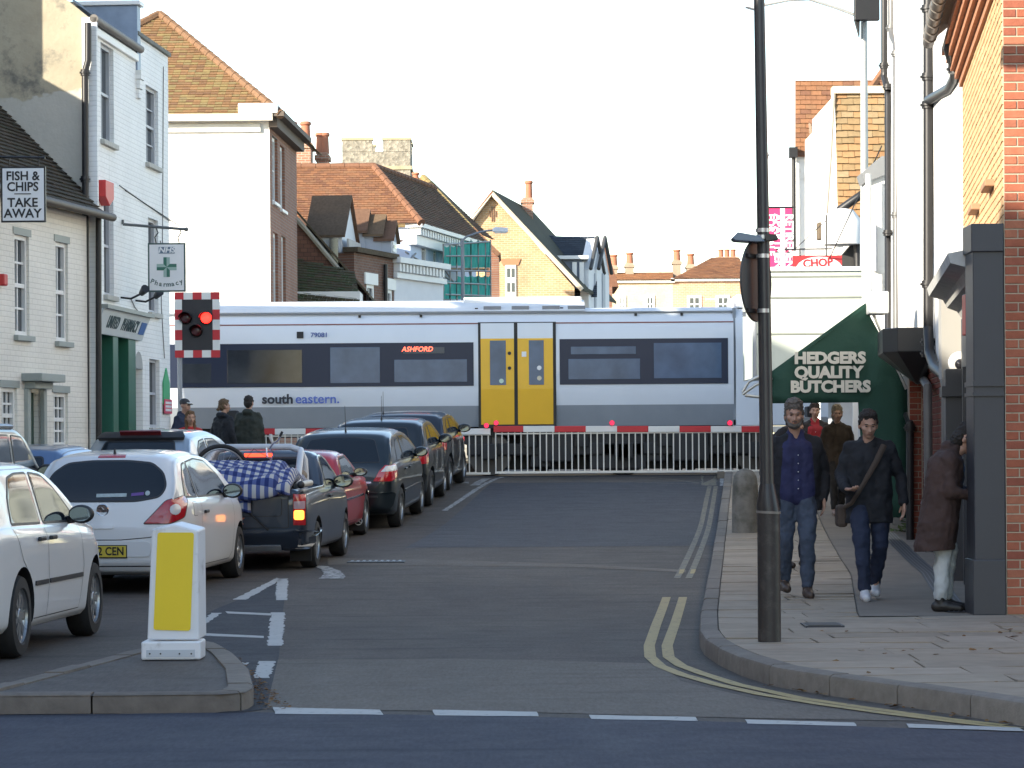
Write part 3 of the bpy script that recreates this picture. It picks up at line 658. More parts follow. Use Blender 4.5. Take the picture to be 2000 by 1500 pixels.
m = MB(); c = WP.pt(e1*.91,.13,(za+zb)/2)+nn*.005; m.obox(c, WP.d*e1*.06, up*.1, nn*.003); m.build('blue_panel', M('nhs_blue', (.06,.16,.42), .4, var=0), fa)
m = MB(); WP.slab(m, -.02, e1+.05, 0, .26, za, za+.06); m.build('fascia_cap', SASH_GREY, ph)
# notices near the corner
a = wpx(WP, 317,329,748,790); m = MB(); m.prism([WP.pt(a[0],.005,a[2]), WP.pt(a[1],.005,a[2]), WP.pt(a[1],.005,a[3]), WP.pt((a[0]+a[1])/2,.005,a[3]+.25), WP.pt(a[0],.005,a[3])], WP.n*.02); m.build('green_notice', M('notice_green', (.05,.38,.16), .5), ph)
a = wpx(WP, 317,331,780,808); m = MB(); WP.slab(m, a[0], a[1], .03, .045, a[2], a[3]); nb = m.build('red_notice', M('notice_red', (.62,.08,.14), .5), ph)
for k in range(3): m = MB(); z = a[2]+(a[3]-a[2])*(.25+.25*k); WP.slab(m, a[0]+.05, a[1]-.05, .046, .048, z-.02, z+.02); m.build('notice_line', SIGNW, nb)
# the hanging pharmacy sign
Yp = 44.07; ps = thing('hanging_sign', 'hanging pharmacy sign with green cross below an NHS panel', 'sign', at(326,575,Yp))
a, b = at(240,438,Yp), at(364,448,Yp)
m = MB(); m.tube([a, b], .022, 8); m.ball(b, .035, 8, 6); m.cyl(a, a+Vector((0,0,.07)), .02); m.build('bracket', M('bracket_grey', (.12,.13,.13), .5, .4), ps, smooth=50)
m = MB(); m.tube([at(234,365,Yp+.3), at(350,441,Yp)], .007, 5); m.build('stay_wire', IRON, ps)
for px in (305, 350):
    m = MB(); p = at(px,446,Yp); q = at(px,475,Yp); m.tube([p, p*.7+q*.3+Vector((.03,0,0)), p*.4+q*.6+Vector((-.02,0,0)), q], .01, 6); m.build('hanger', IRON, ps)
c0, c1 = at(289,475,Yp), at(363,570,Yp); cx, cz = (c0.x+c1.x)/2, (c0.z+c1.z)/2; hw, hh = (c1.x-c0.x)/2, (c0.z-c1.z)/2
DG = M('sign_dark_green', (.05,.09,.085), .5, var=.05)
m = MB(); m.box(cx-hw,cx+hw,Yp-.025,Yp+.025,cz-hh,cz+hh); m.build('frame', DG, ps)
m = MB(); m.box(cx-hw+.025,cx+hw-.025,Yp-.031,Yp-.02,cz-hh+.025,cz+hh-.025); bd = m.build('board', SIGNW, ps)
q = at(326,489,Yp); m = MB(); m.box(q.x-.125,q.x+.125,Yp-.036,Yp-.03,q.z-.052,q.z+.052); nb = m.build('nhs_panel', M('nhs_grey', (.12,.17,.24), .4, var=0), bd)
text('NHS', .115, frame4((q.x,Yp-.038,q.z), (1,0,0), (0,0,1)), SIGNW, parent=nb, off=.004, shear=.2, ext=.001, sx=1.15)
q = at(326,522,Yp); G1, G2 = M('cross_dark', (.03,.14,.10), .5, var=0), M('cross_light', (.30,.42,.38), .5, var=0)
for k in range(4):
    an = k*math.pi/2; u = Vector((math.cos(an),0,math.sin(an))); v = Vector((-math.sin(an),0,math.cos(an))); o = Vector((q.x,Yp-.034,q.z))
    for s, mt in ((1, G1), (-1, G2)):
        m = MB(); m.prism([o, o+u*.05+v*s*.05, o+u*.155+v*s*.05, o+u*.155], (0,-.003,0)); m.build('cross_facet', mt, bd)
s = 'Pharmacy'
for i, chh in enumerate(s):
    t_ = (i-3.5)/3.5; q = at(326+t_*28, 554-6*(t_*t_-0)*1.0-(-2), Yp); an = -t_*-.38
    text(chh, .105, frame4((q.x,Yp-.034,q.z), (math.cos(an),0,math.sin(an)), (-math.sin(an),0,math.cos(an))), DG, parent=bd, off=.002, ext=.001, name='letter')
# ---- rows of houses out of the picture on the left and behind: added and sized to shade the street ----
def plain_block(name, label, x0, x1, y0, y1, h, rh, mat, along='y', cat='building'):
    t = thing(name, label, cat, ((x0+x1)/2, (y0+y1)/2, 0)); m = MB(); m.box(x0, x1, y0, y1, -.3, h); m.build('wall', mat, t)
    m = MB()
    if along == 'y': m.prism([(x0-.3,y0,h),(x1+.3,y0,h),((x0+x1)/2,y0,h+rh)], (0,y1-y0,0))
    else: m.prism([(x0,y0-.3,h),(x0,y1+.3,h),(x0,(y0+y1)/2,h+rh)], (x1-x0,0,0))
    m.build('roof', M('plain_tile', (.16,.075,.045), .85, var=.3, scale=6), t); return t
BR1 = MB_brick('red_brick_y', (0,1,0), (.27,.11,.065), (.32,.15,.085), (.33,.3,.26)); BR2 = MB_brick('red_brick_x', (1,0,0), (.27,.11,.065), (.32,.15,.085), (.33,.3,.26))
plain_block('unseen_house', 'unseen brick terrace on the left, sized to shade the street', -17, -9.3, 16, 33.2, 8.2, 3.4, BR1)
plain_block('unseen_house', 'unseen brick corner block behind on the left, sized to shade the street', -34, -11, -22, 5.0, 11.2, 3.6, BR2)
plain_block('unseen_house', 'red brick house on the right of the side road', 10.5, 22, -6, 11, 6.5, 3.0, BR1)
# ================= beyond the crossing =================
WHITER = M('white_render', (.80,.79,.76), .8, var=.06, scale=2, dirt=((.5,.48,.44), .25, 1.2))
TERRA = M('terracotta', (.35,.14,.08), .8)
TILE_WARM = M_tint('warm_roof_tile', [(.20,.115,.06),(.25,.15,.075),(.17,.10,.06),(.25,.19,.085),(.19,.15,.08)], .85, .2)
TILE_ORANGE = M_tint('orange_roof_tile', [(.21,.10,.055),(.26,.13,.07),(.17,.085,.055),(.23,.125,.07)], .85, .18)
TILE_BROWN = M_tint('brown_roof_tile', [(.13,.075,.05),(.17,.095,.06),(.10,.07,.05),(.15,.10,.06)], .85, .25)
TILE_MOSS = M_tint('mossy_roof_tile', [(.085,.085,.045),(.10,.075,.05),(.07,.085,.04),(.12,.09,.06)], .9, .3)
def pot(parent, c, r=.13, h=.6):
    m = MB(); m.lathe([(r,0),(r*.85,h*.8),(r*1.1,h*.86),(r*1.1,h*.94),(r*.9,h)], 12, c); m.build('chimney_pot', TERRA, parent, smooth=40)
def stack(px0, px1, pyt, pyb, Y, dep, parent, pots, mat, name='chimney', ph=.6, pr=.13):
    a, b = at(px0,pyt,Y), at(px1,pyb,Y); m = MB(); m.box(a.x,b.x,Y,Y+dep,b.z-.6,a.z); m.box(a.x-.06,b.x+.06,Y-.06,Y+dep+.06,a.z-.22,a.z-.08)
    o = m.build(name, mat, parent); n = len(pots)
    for p in pots: q = at(p, pyt, Y+dep/2); pot(o, (q.x, Y+dep/2, a.z), pr, ph)
    return o
# ---- white house with the pyramid roof ----
YA = 66.0; wh = thing('white_house', 'white rendered house with a steep hipped tile roof and brown brick front', 'house', at(430,885,YA))
ce = at(526,228,YA); ezA = ce.z; xl = -12.4
m = MB(); m.poly([(xl,YA,.5),(ce.x,YA,.5),(ce.x,YA,ezA),(xl,YA,ezA)]); m.poly([(xl,YA,.5),(xl,YA+7,.5),(xl,YA+7,ezA),(xl,YA,ezA)]); m.build('end_wall', WHITER, wh)
WA = Wall((ce.x, YA), (.04, 1), 1); LA = WA.hit(579,280)[0]
AW = [wpx(WA,532,542,268,396), wpx(WA,547,556,286,410), wpx(WA,534,543,455,600), wpx(WA,550,558,462,600)]
BRB = MB_brick('brown_brick', WA.d, (.20,.085,.055), (.25,.115,.07), (.22,.19,.16))
m = wallmesh(WA, 0, LA, .5, ezA, [(*q,.12) for q in AW]); m.build('front_wall', BRB, wh)
for q in AW: window(WA, *q, wh, SASH, GLASS, SASH, cols=2, rows=4, depth=.12, fw=.09)
ap = at(312,28,YA+3.0); el = (xl-.2, YA-.25, ezA+.02); er = (ce.x+.3, YA-.25, ezA+.02)
rb = Vector((ap.x, YA+9, ap.z))
tiles([el, er, ap], TILE_WARM, wh, 'roof', tw=.175, ex=.105, singles=290, seed=5)
tiles([er, (ce.x+.6,YA+9,ezA+.02), rb, ap], TILE_WARM, wh, 'roof', tw=.175, ex=.105, seed=6); m = MB(); m.poly([el, (xl-.2,YA+9,ezA), rb, ap]); m.build('roof', TILE_WARM, wh)
m = MB(); ridge(m, er, ap, .12, .28); ridge(m, el, ap, .12, .28); m.build('hip_tiles', TILE_WARM, wh, smooth=40, tint=[random.Random(7).random() for _ in m.f])
m = MB(); m.box(xl-.3,ce.x+.1,YA-.34,YA-.2,ezA-.12,ezA+.04); m.build('gutter', M('gutter_cream', (.62,.58,.5), .6), wh)
m = MB(); m.box(xl,ce.x-.2,YA-.08,YA-.002,ezA-.36,ezA-.16); m.build('frieze', M('frieze_grey', (.55,.55,.52), .7), wh, bevel=.01)
a, b = at(466,203,YA-.2), at(531,222,YA-.2); m = MB(); m.box(a.x,b.x+.15,YA-.35,YA+.5,b.z,a.z); m.build('cornice_block', M('lead_pale', (.55,.57,.58), .6), wh, bevel=.02)
m = MB(); WA.slab(m, -.3, LA, -.1, .38, ezA-.02, ezA+.10); WA.slab(m, -.1, LA, 0, .2, ezA-.25, ezA-.02); m.build('cornice', M('cornice_dark', (.10,.08,.065), .8), wh)
# ---- the first chimneys behind it ----
CBR = MB_brick('chimney_brick', (1,0,0), (.30,.13,.08), (.34,.18,.11), (.38,.33,.27))
# ---- great hipped roof and pale blue house ----
Yb = 84.0
bl = thing('pale_blue_house', 'pale blue stuccoed house with dentil cornice under a great hipped tile roof', 'house', at(800,890,Yb))
e0 = at(817,436,Yb); ezb = e0.z; rA = at(730,325,86.2); rAz = rA.z
dB = Vector((.227,1,0)).normalized(); xlb = at(520,436,Yb).x
WBL = Wall((e0.x-.25, Yb+.2), dB, 1); LB = min(8.4, WBL.hit(940,480)[0])
STUCCO = M('blue_stucco', (.50,.58,.72), .7, var=.06, scale=2)
BW = [wpx(WBL,823,834,458,522), wpx(WBL,846,854,466,524)]
m = wallmesh(WBL, 0, LB, .5, ezb-.1, [(*q,.08) for q in BW]); m.poly([(xlb,Yb+.2,.5), WBL.pt(0,0,.5), WBL.pt(0,0,ezb-.1), (xlb,Yb+.2,ezb-.1)]); m.build('wall', STUCCO, bl)
for q in BW: window(WBL, *q, bl, SASH, GLASS, SASH, cols=2, rows=2, depth=.08, fw=.14)
m = MB(); WBL.slab(m, -.2, LB, -.1, .42, ezb-.12, ezb+.02); WBL.slab(m, -.1, LB, -.1, .22, ezb-.62, ezb-.34); m.build('cornice', SASH, bl)
for i in range(int((LB+.1)/.3)):
    m = MB(); WBL.slab(m, -.1+i*.3, .05+i*.3, 0, .34, ezb-.33, ezb-.14); m.build('dentil', SASH, bl)
rE = Vector((rA.x, rA.y, rAz))+dB*7.5
tiles([(xlb,Yb-.1,ezb), (e0.x+.1,Yb-.1,ezb), rA, (xlb,rA.y,rAz)], TILE_ORANGE, bl, 'roof', tw=.2, ex=.12, seed=8, base=TILE_ORANGE)
er2 = Vector((e0.x+.1, Yb-.1, ezb)); tiles([er2, er2+dB*8.5, rE, rA], TILE_BROWN, bl, 'roof', tw=.2, ex=.12, seed=9)  # street slope: its shade is put into a darker tile than the sunlit slope
m = MB(); ridge(m, er2, rA, .13, .3); ridge(m, rA, (xlb,rA.y,rAz), .12, .4); ridge(m, rA, rE, .12, .4); m.build('ridge_tiles', TILE_ORANGE, bl, smooth=40, tint=[.5]*len(m.f))
stack(560,607,276,336,86.6,1.0,bl,(570,597),CBR, ph=.66, pr=.16); stack(618,640,298,336,87.6,.8,bl,(626,634),CBR, ph=.66, pr=.15)
# ---- roof behind with its hip ----
h2 = thing('hipped_house', 'house behind with a brown hipped roof above the pale blue house', 'house', at(850,890,102))
p0, p1, p2 = at(760,450,101), at(925,452,101), at(826,346,104.5); p3 = Vector((p2.x-3, p2.y, p2.z))
tiles([p0, p1, p2, p3], TILE_WARM, h2, 'roof', tw=.24, ex=.14, seed=10); p4 = Vector((p1.x+.7, p1.y+4.0, p1.z)); tiles([p1, p4, Vector((p2.x+.3, p2.y+1.2, p2.z)), p2], TILE_BROWN, h2, 'roof', tw=.24, ex=.14, seed=11)  # right-hand slope drawn shaded by using the darker tile colour
m = MB(); ridge(m, p1, p2, .14, .4); m.build('hip_tiles', TILE_WARM, h2, smooth=40, tint=[.7]*len(m.f)); m = MB(); m.box(p0.x,p1.x-.3,101.3,105,.5,p0.z); m.build('wall', BRB, h2)
stack(806,818,362,392,103,.6,h2,(812,),CBR, ph=.5)
# ---- jettied gabled house and its dormers ----
h3 = thing('gabled_house', 'old house with steep brown roof, tall white gable and small white dormers', 'house', at(640,890,79))
def vdorm(px, pyt, pye, pyb, Y, wpx_, parent, roofpx, wallm, name, win=True):
    """gable facing the street: front gable wall, near cheek and near roof slope"""
    pk = at(px, pyt, Y); ev = at(px-wpx_, pye, Y-.0); w2 = .62*wpx_/11
    zf, zb = pk.z, at(px, pyb, Y).z; ze = at(px, pye, Y).z; n = Vector((1,-.1,0)).normalized(); d = Vector((.1,1,0)).normalized()
    c = Vector((pk.x, Y, 0)); L = (roofpx/5500*Y)
    near, fr = c-d*w2, c+d*w2
    P = lambda q, z: Vector((q.x, q.y, z))
    t = MB(); t.prism([P(near,zb), P(fr,zb), P(fr,ze), P(c,zf), P(near,ze)], -n*L); o = t.build(name, wallm, parent)
    over = n*.10; q = d*.10
    for s, a in ((1, near-q), (-1, fr+q)):
        r = MB(); A = P(a, ze-.12)+over; B = P(c, zf+.03)+over; r.prism([A, B, B-n*(L+.1), A-n*(L+.1)], (0,0,.07)); r.build('dormer_roof', TILE_BROWN, o, tint=[.2]*len(r.f))
    if win:
        r = MB(); r.prism([P(c-d*w2*.62, zb+.15), P(c+d*w2*.62, zb+.15), P(c+d*w2*.62, ze-.1), P(c-d*w2*.62, ze-.1)], n*.03); wf = r.build('window', SASH, o)
        for k in (-1, 1):
            r = MB(); r.prism([P(c+d*w2*(.06 if k > 0 else -.5), zb+.25), P(c+d*w2*(.5 if k > 0 else -.06), zb+.25), P(c+d*w2*(.5 if k > 0 else -.06), ze-.2), P(c+d*w2*(.06 if k > 0 else -.5), ze-.2)], n*.036); r.build('pane', GLASS, wf)
    return o
PLAST = M('plaster_white', (.72,.72,.73), .75, var=.06); CHEEK = M('cheek_grey', (.40,.42,.46), .7, var=.08)
g1 = vdorm(681,388,462,545,79,22,h3,72,PLAST,'gable_dormer',False)
m = MB(); a = at(644,466,77.7); b = at(661,520,77.7); m.box(a.x,b.x,a.y-.1,a.y,b.z,a.z); m.build('side_window', GLASS, g1)
a = at(672,470,77.9); b = at(690,545,77.9); m = MB(); m.prism([(a.x+.08,77.8,b.z),(a.x+.3,79.9,b.z),(a.x+.3,79.9,a.z+.05),(a.x+.08,77.8,a.z+.05)], (.06,0,0)); m.build('boarded_window', M('board_pale', (.5,.47,.44), .8, var=.15), g1)
for px, pt, pe, pb in ((717,415,450,492),(748,425,457,500),(769,437,466,503)): vdorm(px,pt,pe,pb,81,10,h3,34,CHEEK,'dormer')
# main slope towards us, below the orange roof
q0, q1, q2, q3 = at(560,560,78.2), at(705,500,79.6), at(760,440,83.2), at(560,415,83.2)
m = MB(); m.poly([q0, at(700,505,78.6), at(790,470,83.4), at(560,420,83.4)]); m.build('roof', TILE_BROWN, h3, tint=[.3])
# lower gable with verge, mossy lean-to, white wall
WLG = 75.0
gv = [at(556,405,WLG), at(600,455,WLG), at(650,515,WLG), at(699,578,WLG), at(699,640,WLG), at(540,640,WLG), at(540,405,WLG)]
h4 = thing('tile_hung_house', 'low old house with tile hung gable and mossy eaves beside the white house', 'house', at(620,900,WLG))
TH = MB_brick('tile_hanging', (1,0,0), (.14,.065,.045), (.18,.085,.055), (.05,.03,.025), .19, .11, .006)
m = MB(); m.prism(gv, (0,4,0)); m.build('gable', TH, h4)
m = MB(); m.tube([gv[0]+Vector((0,-.06,.05)), gv[1]+Vector((0,-.06,.05)), gv[2]+Vector((0,-.06,.05)), gv[3]+Vector((.1,-.06,-.05))], .07, 6); m.build('verge', M('verge_pale', (.34,.31,.25), .8), h4)
m = MB(); m.prism([gv[0]+Vector((.1,-.05,.1)), gv[3]+Vector((.3,-.05,-.02)), gv[3]+Vector((.3,-.05,.06)), gv[0]+Vector((.1,-.05,.18))], (0,5,0)); m.build('roof', TILE_MOSS, h4, tint=[.4]*len(m.f))
l0 = [at(556,585,73.0), at(705,600,73.0), at(690,575,74.9), at(556,500,74.9)]
tiles(l0, TILE_MOSS, h4, 'lean_to_roof', tw=.2, ex=.13, seed=13)
m = MB(); a = at(570,540,72.6); b = at(700,600,72.6); m.box(a.x,b.x,73.3,74.8,.5,b.z+.45); m.build('lower_wall', WHITER, h4)
# ---- brown brick front and white parapet below the dormers ----
h5 = thing('brick_front_house', 'brown brick house front with mossy coping and white window heads', 'house', at(730,890,78))
WB5 = Wall((at(692,560,77.6).x, 77.6), (.32,1), 1); L5 = WB5.hit(771,540)[0]; t5 = WB5.hit(700,494)[1]
B5 = [wpx(WB5,716,731,556,620), wpx(WB5,754,766,566,620)]
m = wallmesh(WB5, 0, L5, .5, t5, [(*q,.06) for q in B5]); m.poly([WB5.pt(0,0,.5), WB5.pt(0,-5,.5), WB5.pt(0,-5,t5), WB5.pt(0,0,t5)]); m.build('wall', MB_brick('dull_brick', WB5.d, (.16,.075,.05), (.21,.10,.065), (.2,.17,.14)), h5)
for q in B5:
    f = window(WB5, *q, h5, SASH, GLASS, SASH, cols=2, rows=2, depth=.06, fw=.1); m = MB(); WB5.slab(m, q[0]-.2, q[1]+.2, 0, .05, q[3], q[3]+.32); m.build('window_head', SASH, f)
m = MB(); WB5.slab(m, -.1, L5, -.3, .15, t5, t5+.14); m.build('coping', TILE_MOSS, h5, tint=[.1]*len(m.f))
drainpipe([WB5.pt(WB5.hit(748,540)[0], .08, t5-.2), WB5.pt(WB5.hit(748,540)[0], .08, .8)], .06, h5)
h6 = thing('parapet_shop', 'white shop with dentilled parapet in front of the pale blue house', 'shop', at(800,890,82))
WB6 = Wall((at(770,540,80.6).x, 80.6), (.40,1), 1); L6 = WB6.hit(866,560)[0]; t6 = WB6.hit(775,506)[1]
m = MB(); WB6.slab(m, 0, L6, -2.5, 0, .5, t6); m.build('wall', M('shop_white', (.70,.70,.72), .7, var=.05), h6)
m = MB(); WB6.slab(m, -.1, L6, 0, .25, t6-.12, t6+.04); WB6.slab(m, -.05, L6, 0, .12, t6-.55, t6-.4); m.build('cornice', SASH, h6)
for i in range(int(L6/.24)): m = MB(); WB6.slab(m, i*.24, i*.24+.12, 0, .18, t6-.36, t6-.14); m.build('dentil', SASH, h6)
# ---- scaffold with green netting ----
sc = thing('scaffold', 'tubular scaffold wrapped in green netting against the pale blue house', 'scaffold', at(910,900,88))
STEEL = M('scaffold_tube', (.28,.27,.26), .5, .5, var=.2); PL = M('scaffold_board', (.25,.18,.11), .8)
def pole(a, b, r=.028, name='pole', mat=None):
    m = MB(); m.tube([a, b], r, 6); return m.build(name, mat or STEEL, sc)
fr = [(866,86.0),(879,86.6),(892,87.2),(906,87.8),(920,88.4),(934,89.0),(948,89.6),(958,90.0)]
for px, Y in fr: pole(at(px, 468 if px > 900 else 476, Y), Vector((at(px,580,Y).x, Y, 1.1)))
for px, Y in ((834,85.0),(848,85.4)): pole(at(px,524,Y), Vector((at(px,580,Y).x, Y, 1.1)))
for py0, py1 in ((478,472),(500,500),(528,530),(552,556),(575,578)): pole(at(866,py0,86.0), at(958,py1,90.0))
for a, b in (((735,482,83),(866,560,86)), ((760,485,84),(738,508,83)), ((792,492,84),(900,560,88)), ((812,495,84.5),(796,512,84)), ((770,556,83.6),(866,558,86)), ((864,520,86),(905,580,88)), ((908,476,88),(925,580,89))): pole(at(*a), at(*b))
m = MB(); a, b = at(830,522,85), at(955,524,90); m.prism([a, b, b+Vector((-.3,1,0)), a+Vector((-.3,1,0))], (0,0,-.05)); m.build('boards', PL, sc)
def netmat():
    m, t, b = newmat('debris_net'); MATS['debris_net'] = m; b.inputs['Roughness'].default_value = .8
    t.links.new(mulcol(t, (.05,.40,.33), noise(t, 2.5, 5), .55, 1.4), b.inputs['Base Color'])
    tr = N(t, 'ShaderNodeBsdfTranslucent'); tr.inputs[0].default_value = (.06,.5,.42,1); mx = N(t, 'ShaderNodeMixShader'); mx.inputs[0].default_value = .35
    t.links.new(b.outputs[0], mx.inputs[1]); t.links.new(tr.outputs[0], mx.inputs[2]); t.links.new(mx.outputs[0], t.nodes['Material Output'].inputs[0]); return m
NET = netmat()
for i, ((x0,Y0),(x1,Y1)) in enumerate(zip(fr, fr[1:])):
    for (t0, b0) in (((480,519) if x0 < 900 else (470,523)), (538 if x0 > 880 else 548, 584)):
        m = MB(); k = 5
        quadgrid(m, lambda u, v: at(lerp(x0+1,x1-1,u), lerp(t0,b0,v)+math.sin(u*3.14)*3*(1-v), lerp(Y0,Y1,u)-.05+.07*math.sin(u*9+v*5+i)), [j/k for j in range(k+1)], [j/k for j in range(k+1)]); m.build('netting', NET, sc, smooth=60)
h7 = thing('dormer_house', 'narrow house end with red eaves between scaffold and brick gable', 'house', at(965,890,94))
a, b = at(948,452,94), at(975,600,94); m = MB(); m.box(a.x,b.x,94,97,.5,at(955,490,94).z); m.build('wall', BRB, h7)
m = MB(); p = [at(925,442,93.6), at(978,495,93.6), at(972,500,93.6), at(920,450,93.6)]; m.prism(p, (0,3.6,0)); m.build('roof', TILE_BROWN, h7, tint=[.5]*len(m.f))
# ---- far street lamp ----
def street_lamp(name, label, base, px, pytop, armpx, armpy, headpx, Y, r=.06, mat=None):
    t = thing(name, label, 'street lamp', base); mt = mat or M('lamp_grey', (.20,.22,.25), .5, .3)
    m = MB(); tp = at(px,pytop,Y); m.tube([Vector((tp.x,Y,base[2])), tp], [r*1.3, r], 10); m.build('pole', mt, t, smooth=40)
    e = at(armpx,armpy,Y); m = MB(); pts = [tp+Vector((0,0,-.05))]; n = 8
    for i in range(1, n+1): u = i/n; pts.append(Vector((lerp(tp.x,e.x,u), Y, lerp(tp.z,e.z,math.sin(u*math.pi/2))))) 
    m.tube(pts, r*.55, 8); m.build('arm', mt, t, smooth=40)
    h = at(headpx,armpy,Y); c = (e+h)/2; L = (h-e).length/2; s = 1 if h.x > e.x else -1
    m = MB(); m.prism([c+Vector((-L,-.09,-.04)), c+Vector((L,-.09,-.06)), c+Vector((L,-.05,.07)), c+Vector((-L*.6,-.05,.10)), c+Vector((-L,-.07,.05))], (0,.2,0)); hd = m.build('lamp_head', M('lamp_pale', (.55,.57,.6), .4), t, bevel=.02)
    m = MB(); m.box(c.x-L*.75,c.x+L*.8,Y-.06,Y+.08,c.z-.085,c.z-.05); m.build('diffuser', M('lamp_diffuser', (.6,.6,.58), .3), hd); return t
street_lamp('street_lamp', 'grey street lamp with curved arm in front of the scaffold', (at(903,900,82).x,82,1.0), 903,466,962,450,992,82,.05)
# ---- brick gable house at the bend ----
Yg = 112.0; h8 = thing('brick_gable_house', 'large sunlit brick gable house with dark roof at the bend', 'house', at(1040,890,Yg))
apx = at(962,380,Yg); gL = at(918,445,Yg); gR = at(1122,562,Yg)
LB_ = MB_brick('yellow_brick', (1,0,0), (.40,.24,.12), (.45,.29,.15), (.46,.38,.27), .235, .085, .014, bs=.4)
wq = (at(987,518,Yg), at(1008,566,Yg)); WG8 = Wall((gL.x, Yg), (1,0), 1)
m = MB(); m.poly([apx, gR, (gR.x,Yg,.5), (gL.x,Yg,.5), gL]); m.build('gable_wall', LB_, h8)
f8 = MB(); f8.box(wq[0].x,wq[1].x,Yg-.06,Yg-.01,wq[1].z-.6,wq[0].z); wf = f8.build('window', SASH, h8)
for i in range(2):
    for j in range(2): m = MB(); x = lerp(wq[0].x,wq[1].x,.14+.42*i); z = lerp(wq[0].z,wq[1].z-.3,.1+.45*j); m.box(x,x+.13,Yg-.075,Yg-.06,z-.36,z); m.build('pane', GLASS, wf)
m = MB(); a, b = at(982,506,Yg), at(1012,518,Yg); m.prism([(a.x,Yg-.05,b.z),(b.x,Yg-.05,b.z),(b.x+.1,Yg-.05,a.z),(a.x-.1,Yg-.05,a.z)], (0,.04,0)); m.build('window_arch', M('arch_red', (.42,.17,.09), .8), h8)
for k in range(4): q = at(957+k*4, 418, Yg); m = MB(); hh = .3 if k in (1,2) else .12; m.box(q.x-.02,q.x+.02,Yg-.03,Yg,q.z-hh,q.z+hh); m.build('vent_slot', M('slot_dark', (.14,.08,.05), .9), h8)
rv = Vector((.17,1,0)).normalized()*10; ov = Vector((0,-.25,0))
m = MB(); m.prism([apx+ov+Vector((0,0,.05)), gR+ov+Vector((.35,0,-.15)), gR+rv+Vector((.35,0,-.15)), apx+rv+Vector((0,0,.05))], (0,0,.12)); m.build('roof', M_tint('shaded_green_tile', [(.05,.055,.035),(.065,.06,.04),(.045,.05,.04)], .9), h8, tint=[.3]*len(m.f))  # right slope lies in shade, and that shade is put into this tile colour
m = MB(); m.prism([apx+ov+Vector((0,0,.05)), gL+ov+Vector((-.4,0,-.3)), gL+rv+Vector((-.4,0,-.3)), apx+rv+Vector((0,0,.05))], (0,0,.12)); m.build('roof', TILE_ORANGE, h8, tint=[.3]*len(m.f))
m = MB(); m.tube([gL+ov+Vector((-.3,0,-.2)), apx+ov, gR+ov+Vector((.3,0,-.1))], .1, 6); m.build('verge', M('verge_cream', (.6,.52,.4), .8), h8)
stack(1020,1041,386,425,118,.9,h8,(1033,),CBR, ph=.75, pr=.16)
h9 = thing('twin_gable_house', 'dark slate roofed house with two white gables and a white dormer', 'house', at(1130,890,116))
q = [at(1050,580,114.5), at(1166,580,114.5), at(1166,464,118.5), at(1072,460,118.5)]; tiles(q, M_tint('blue_slate', [(.05,.06,.075),(.06,.07,.085),(.045,.052,.065)], .6), h9, 'roof', tw=.3, ex=.16, seed=14)
for px in (1162,1177):
    pk = at(px,466,115.5+(px-1162)*.1); Y = pk.y; n = Vector((1,-.2,0)).normalized(); d = Vector((.2,1,0)).normalized(); zb = 1.0; ze = at(px,530,Y).z; c = Vector((pk.x,Y,0)); P = lambda q_, z: Vector((q_.x,q_.y,z))
    m = MB(); m.prism([P(c-d*1.6,zb),P(c+d*1.6,zb),P(c+d*1.6,ze),P(c,pk.z),P(c-d*1.6,ze)], -n*.35); g = m.build('white_gable', PLAST, h9)
    m = MB(); m.prism([P(c-d*.3,zb+4.5),P(c+d*.3,zb+4.5),P(c+d*.3,ze-.1),P(c-d*.3,ze-.1)], n*.05); m.build('window', CHEEK, g)
    m = MB(); m.tube([P(c-d*1.65,ze)+n*.1, P(c,pk.z+.05)+n*.1, P(c+d*1.65,ze)+n*.1], .08, 6); m.build('barge_board', M('barge_dark', (.06,.06,.06), .7), g)
a, b = at(1082,507,113.8), at(1137,562,113.8); m = MB(); m.box(a.x,b.x,113.8,117,b.z,a.z); dm = m.build('dormer', M('dormer_blue', (.16,.20,.27), .6), h9)
m = MB(); m.box(a.x-.2,b.x+.25,113.5,117,a.z,a.z+.14); m.build('dormer_roof', SASH, dm)
for px in (1122,1136): q = at(px,512,113.7); r = at(px,560,113.7); m = MB(); m.box(q.x-.09,q.x+.09,113.62,113.8,r.z,q.z); m.build('window_post', SASH, dm)
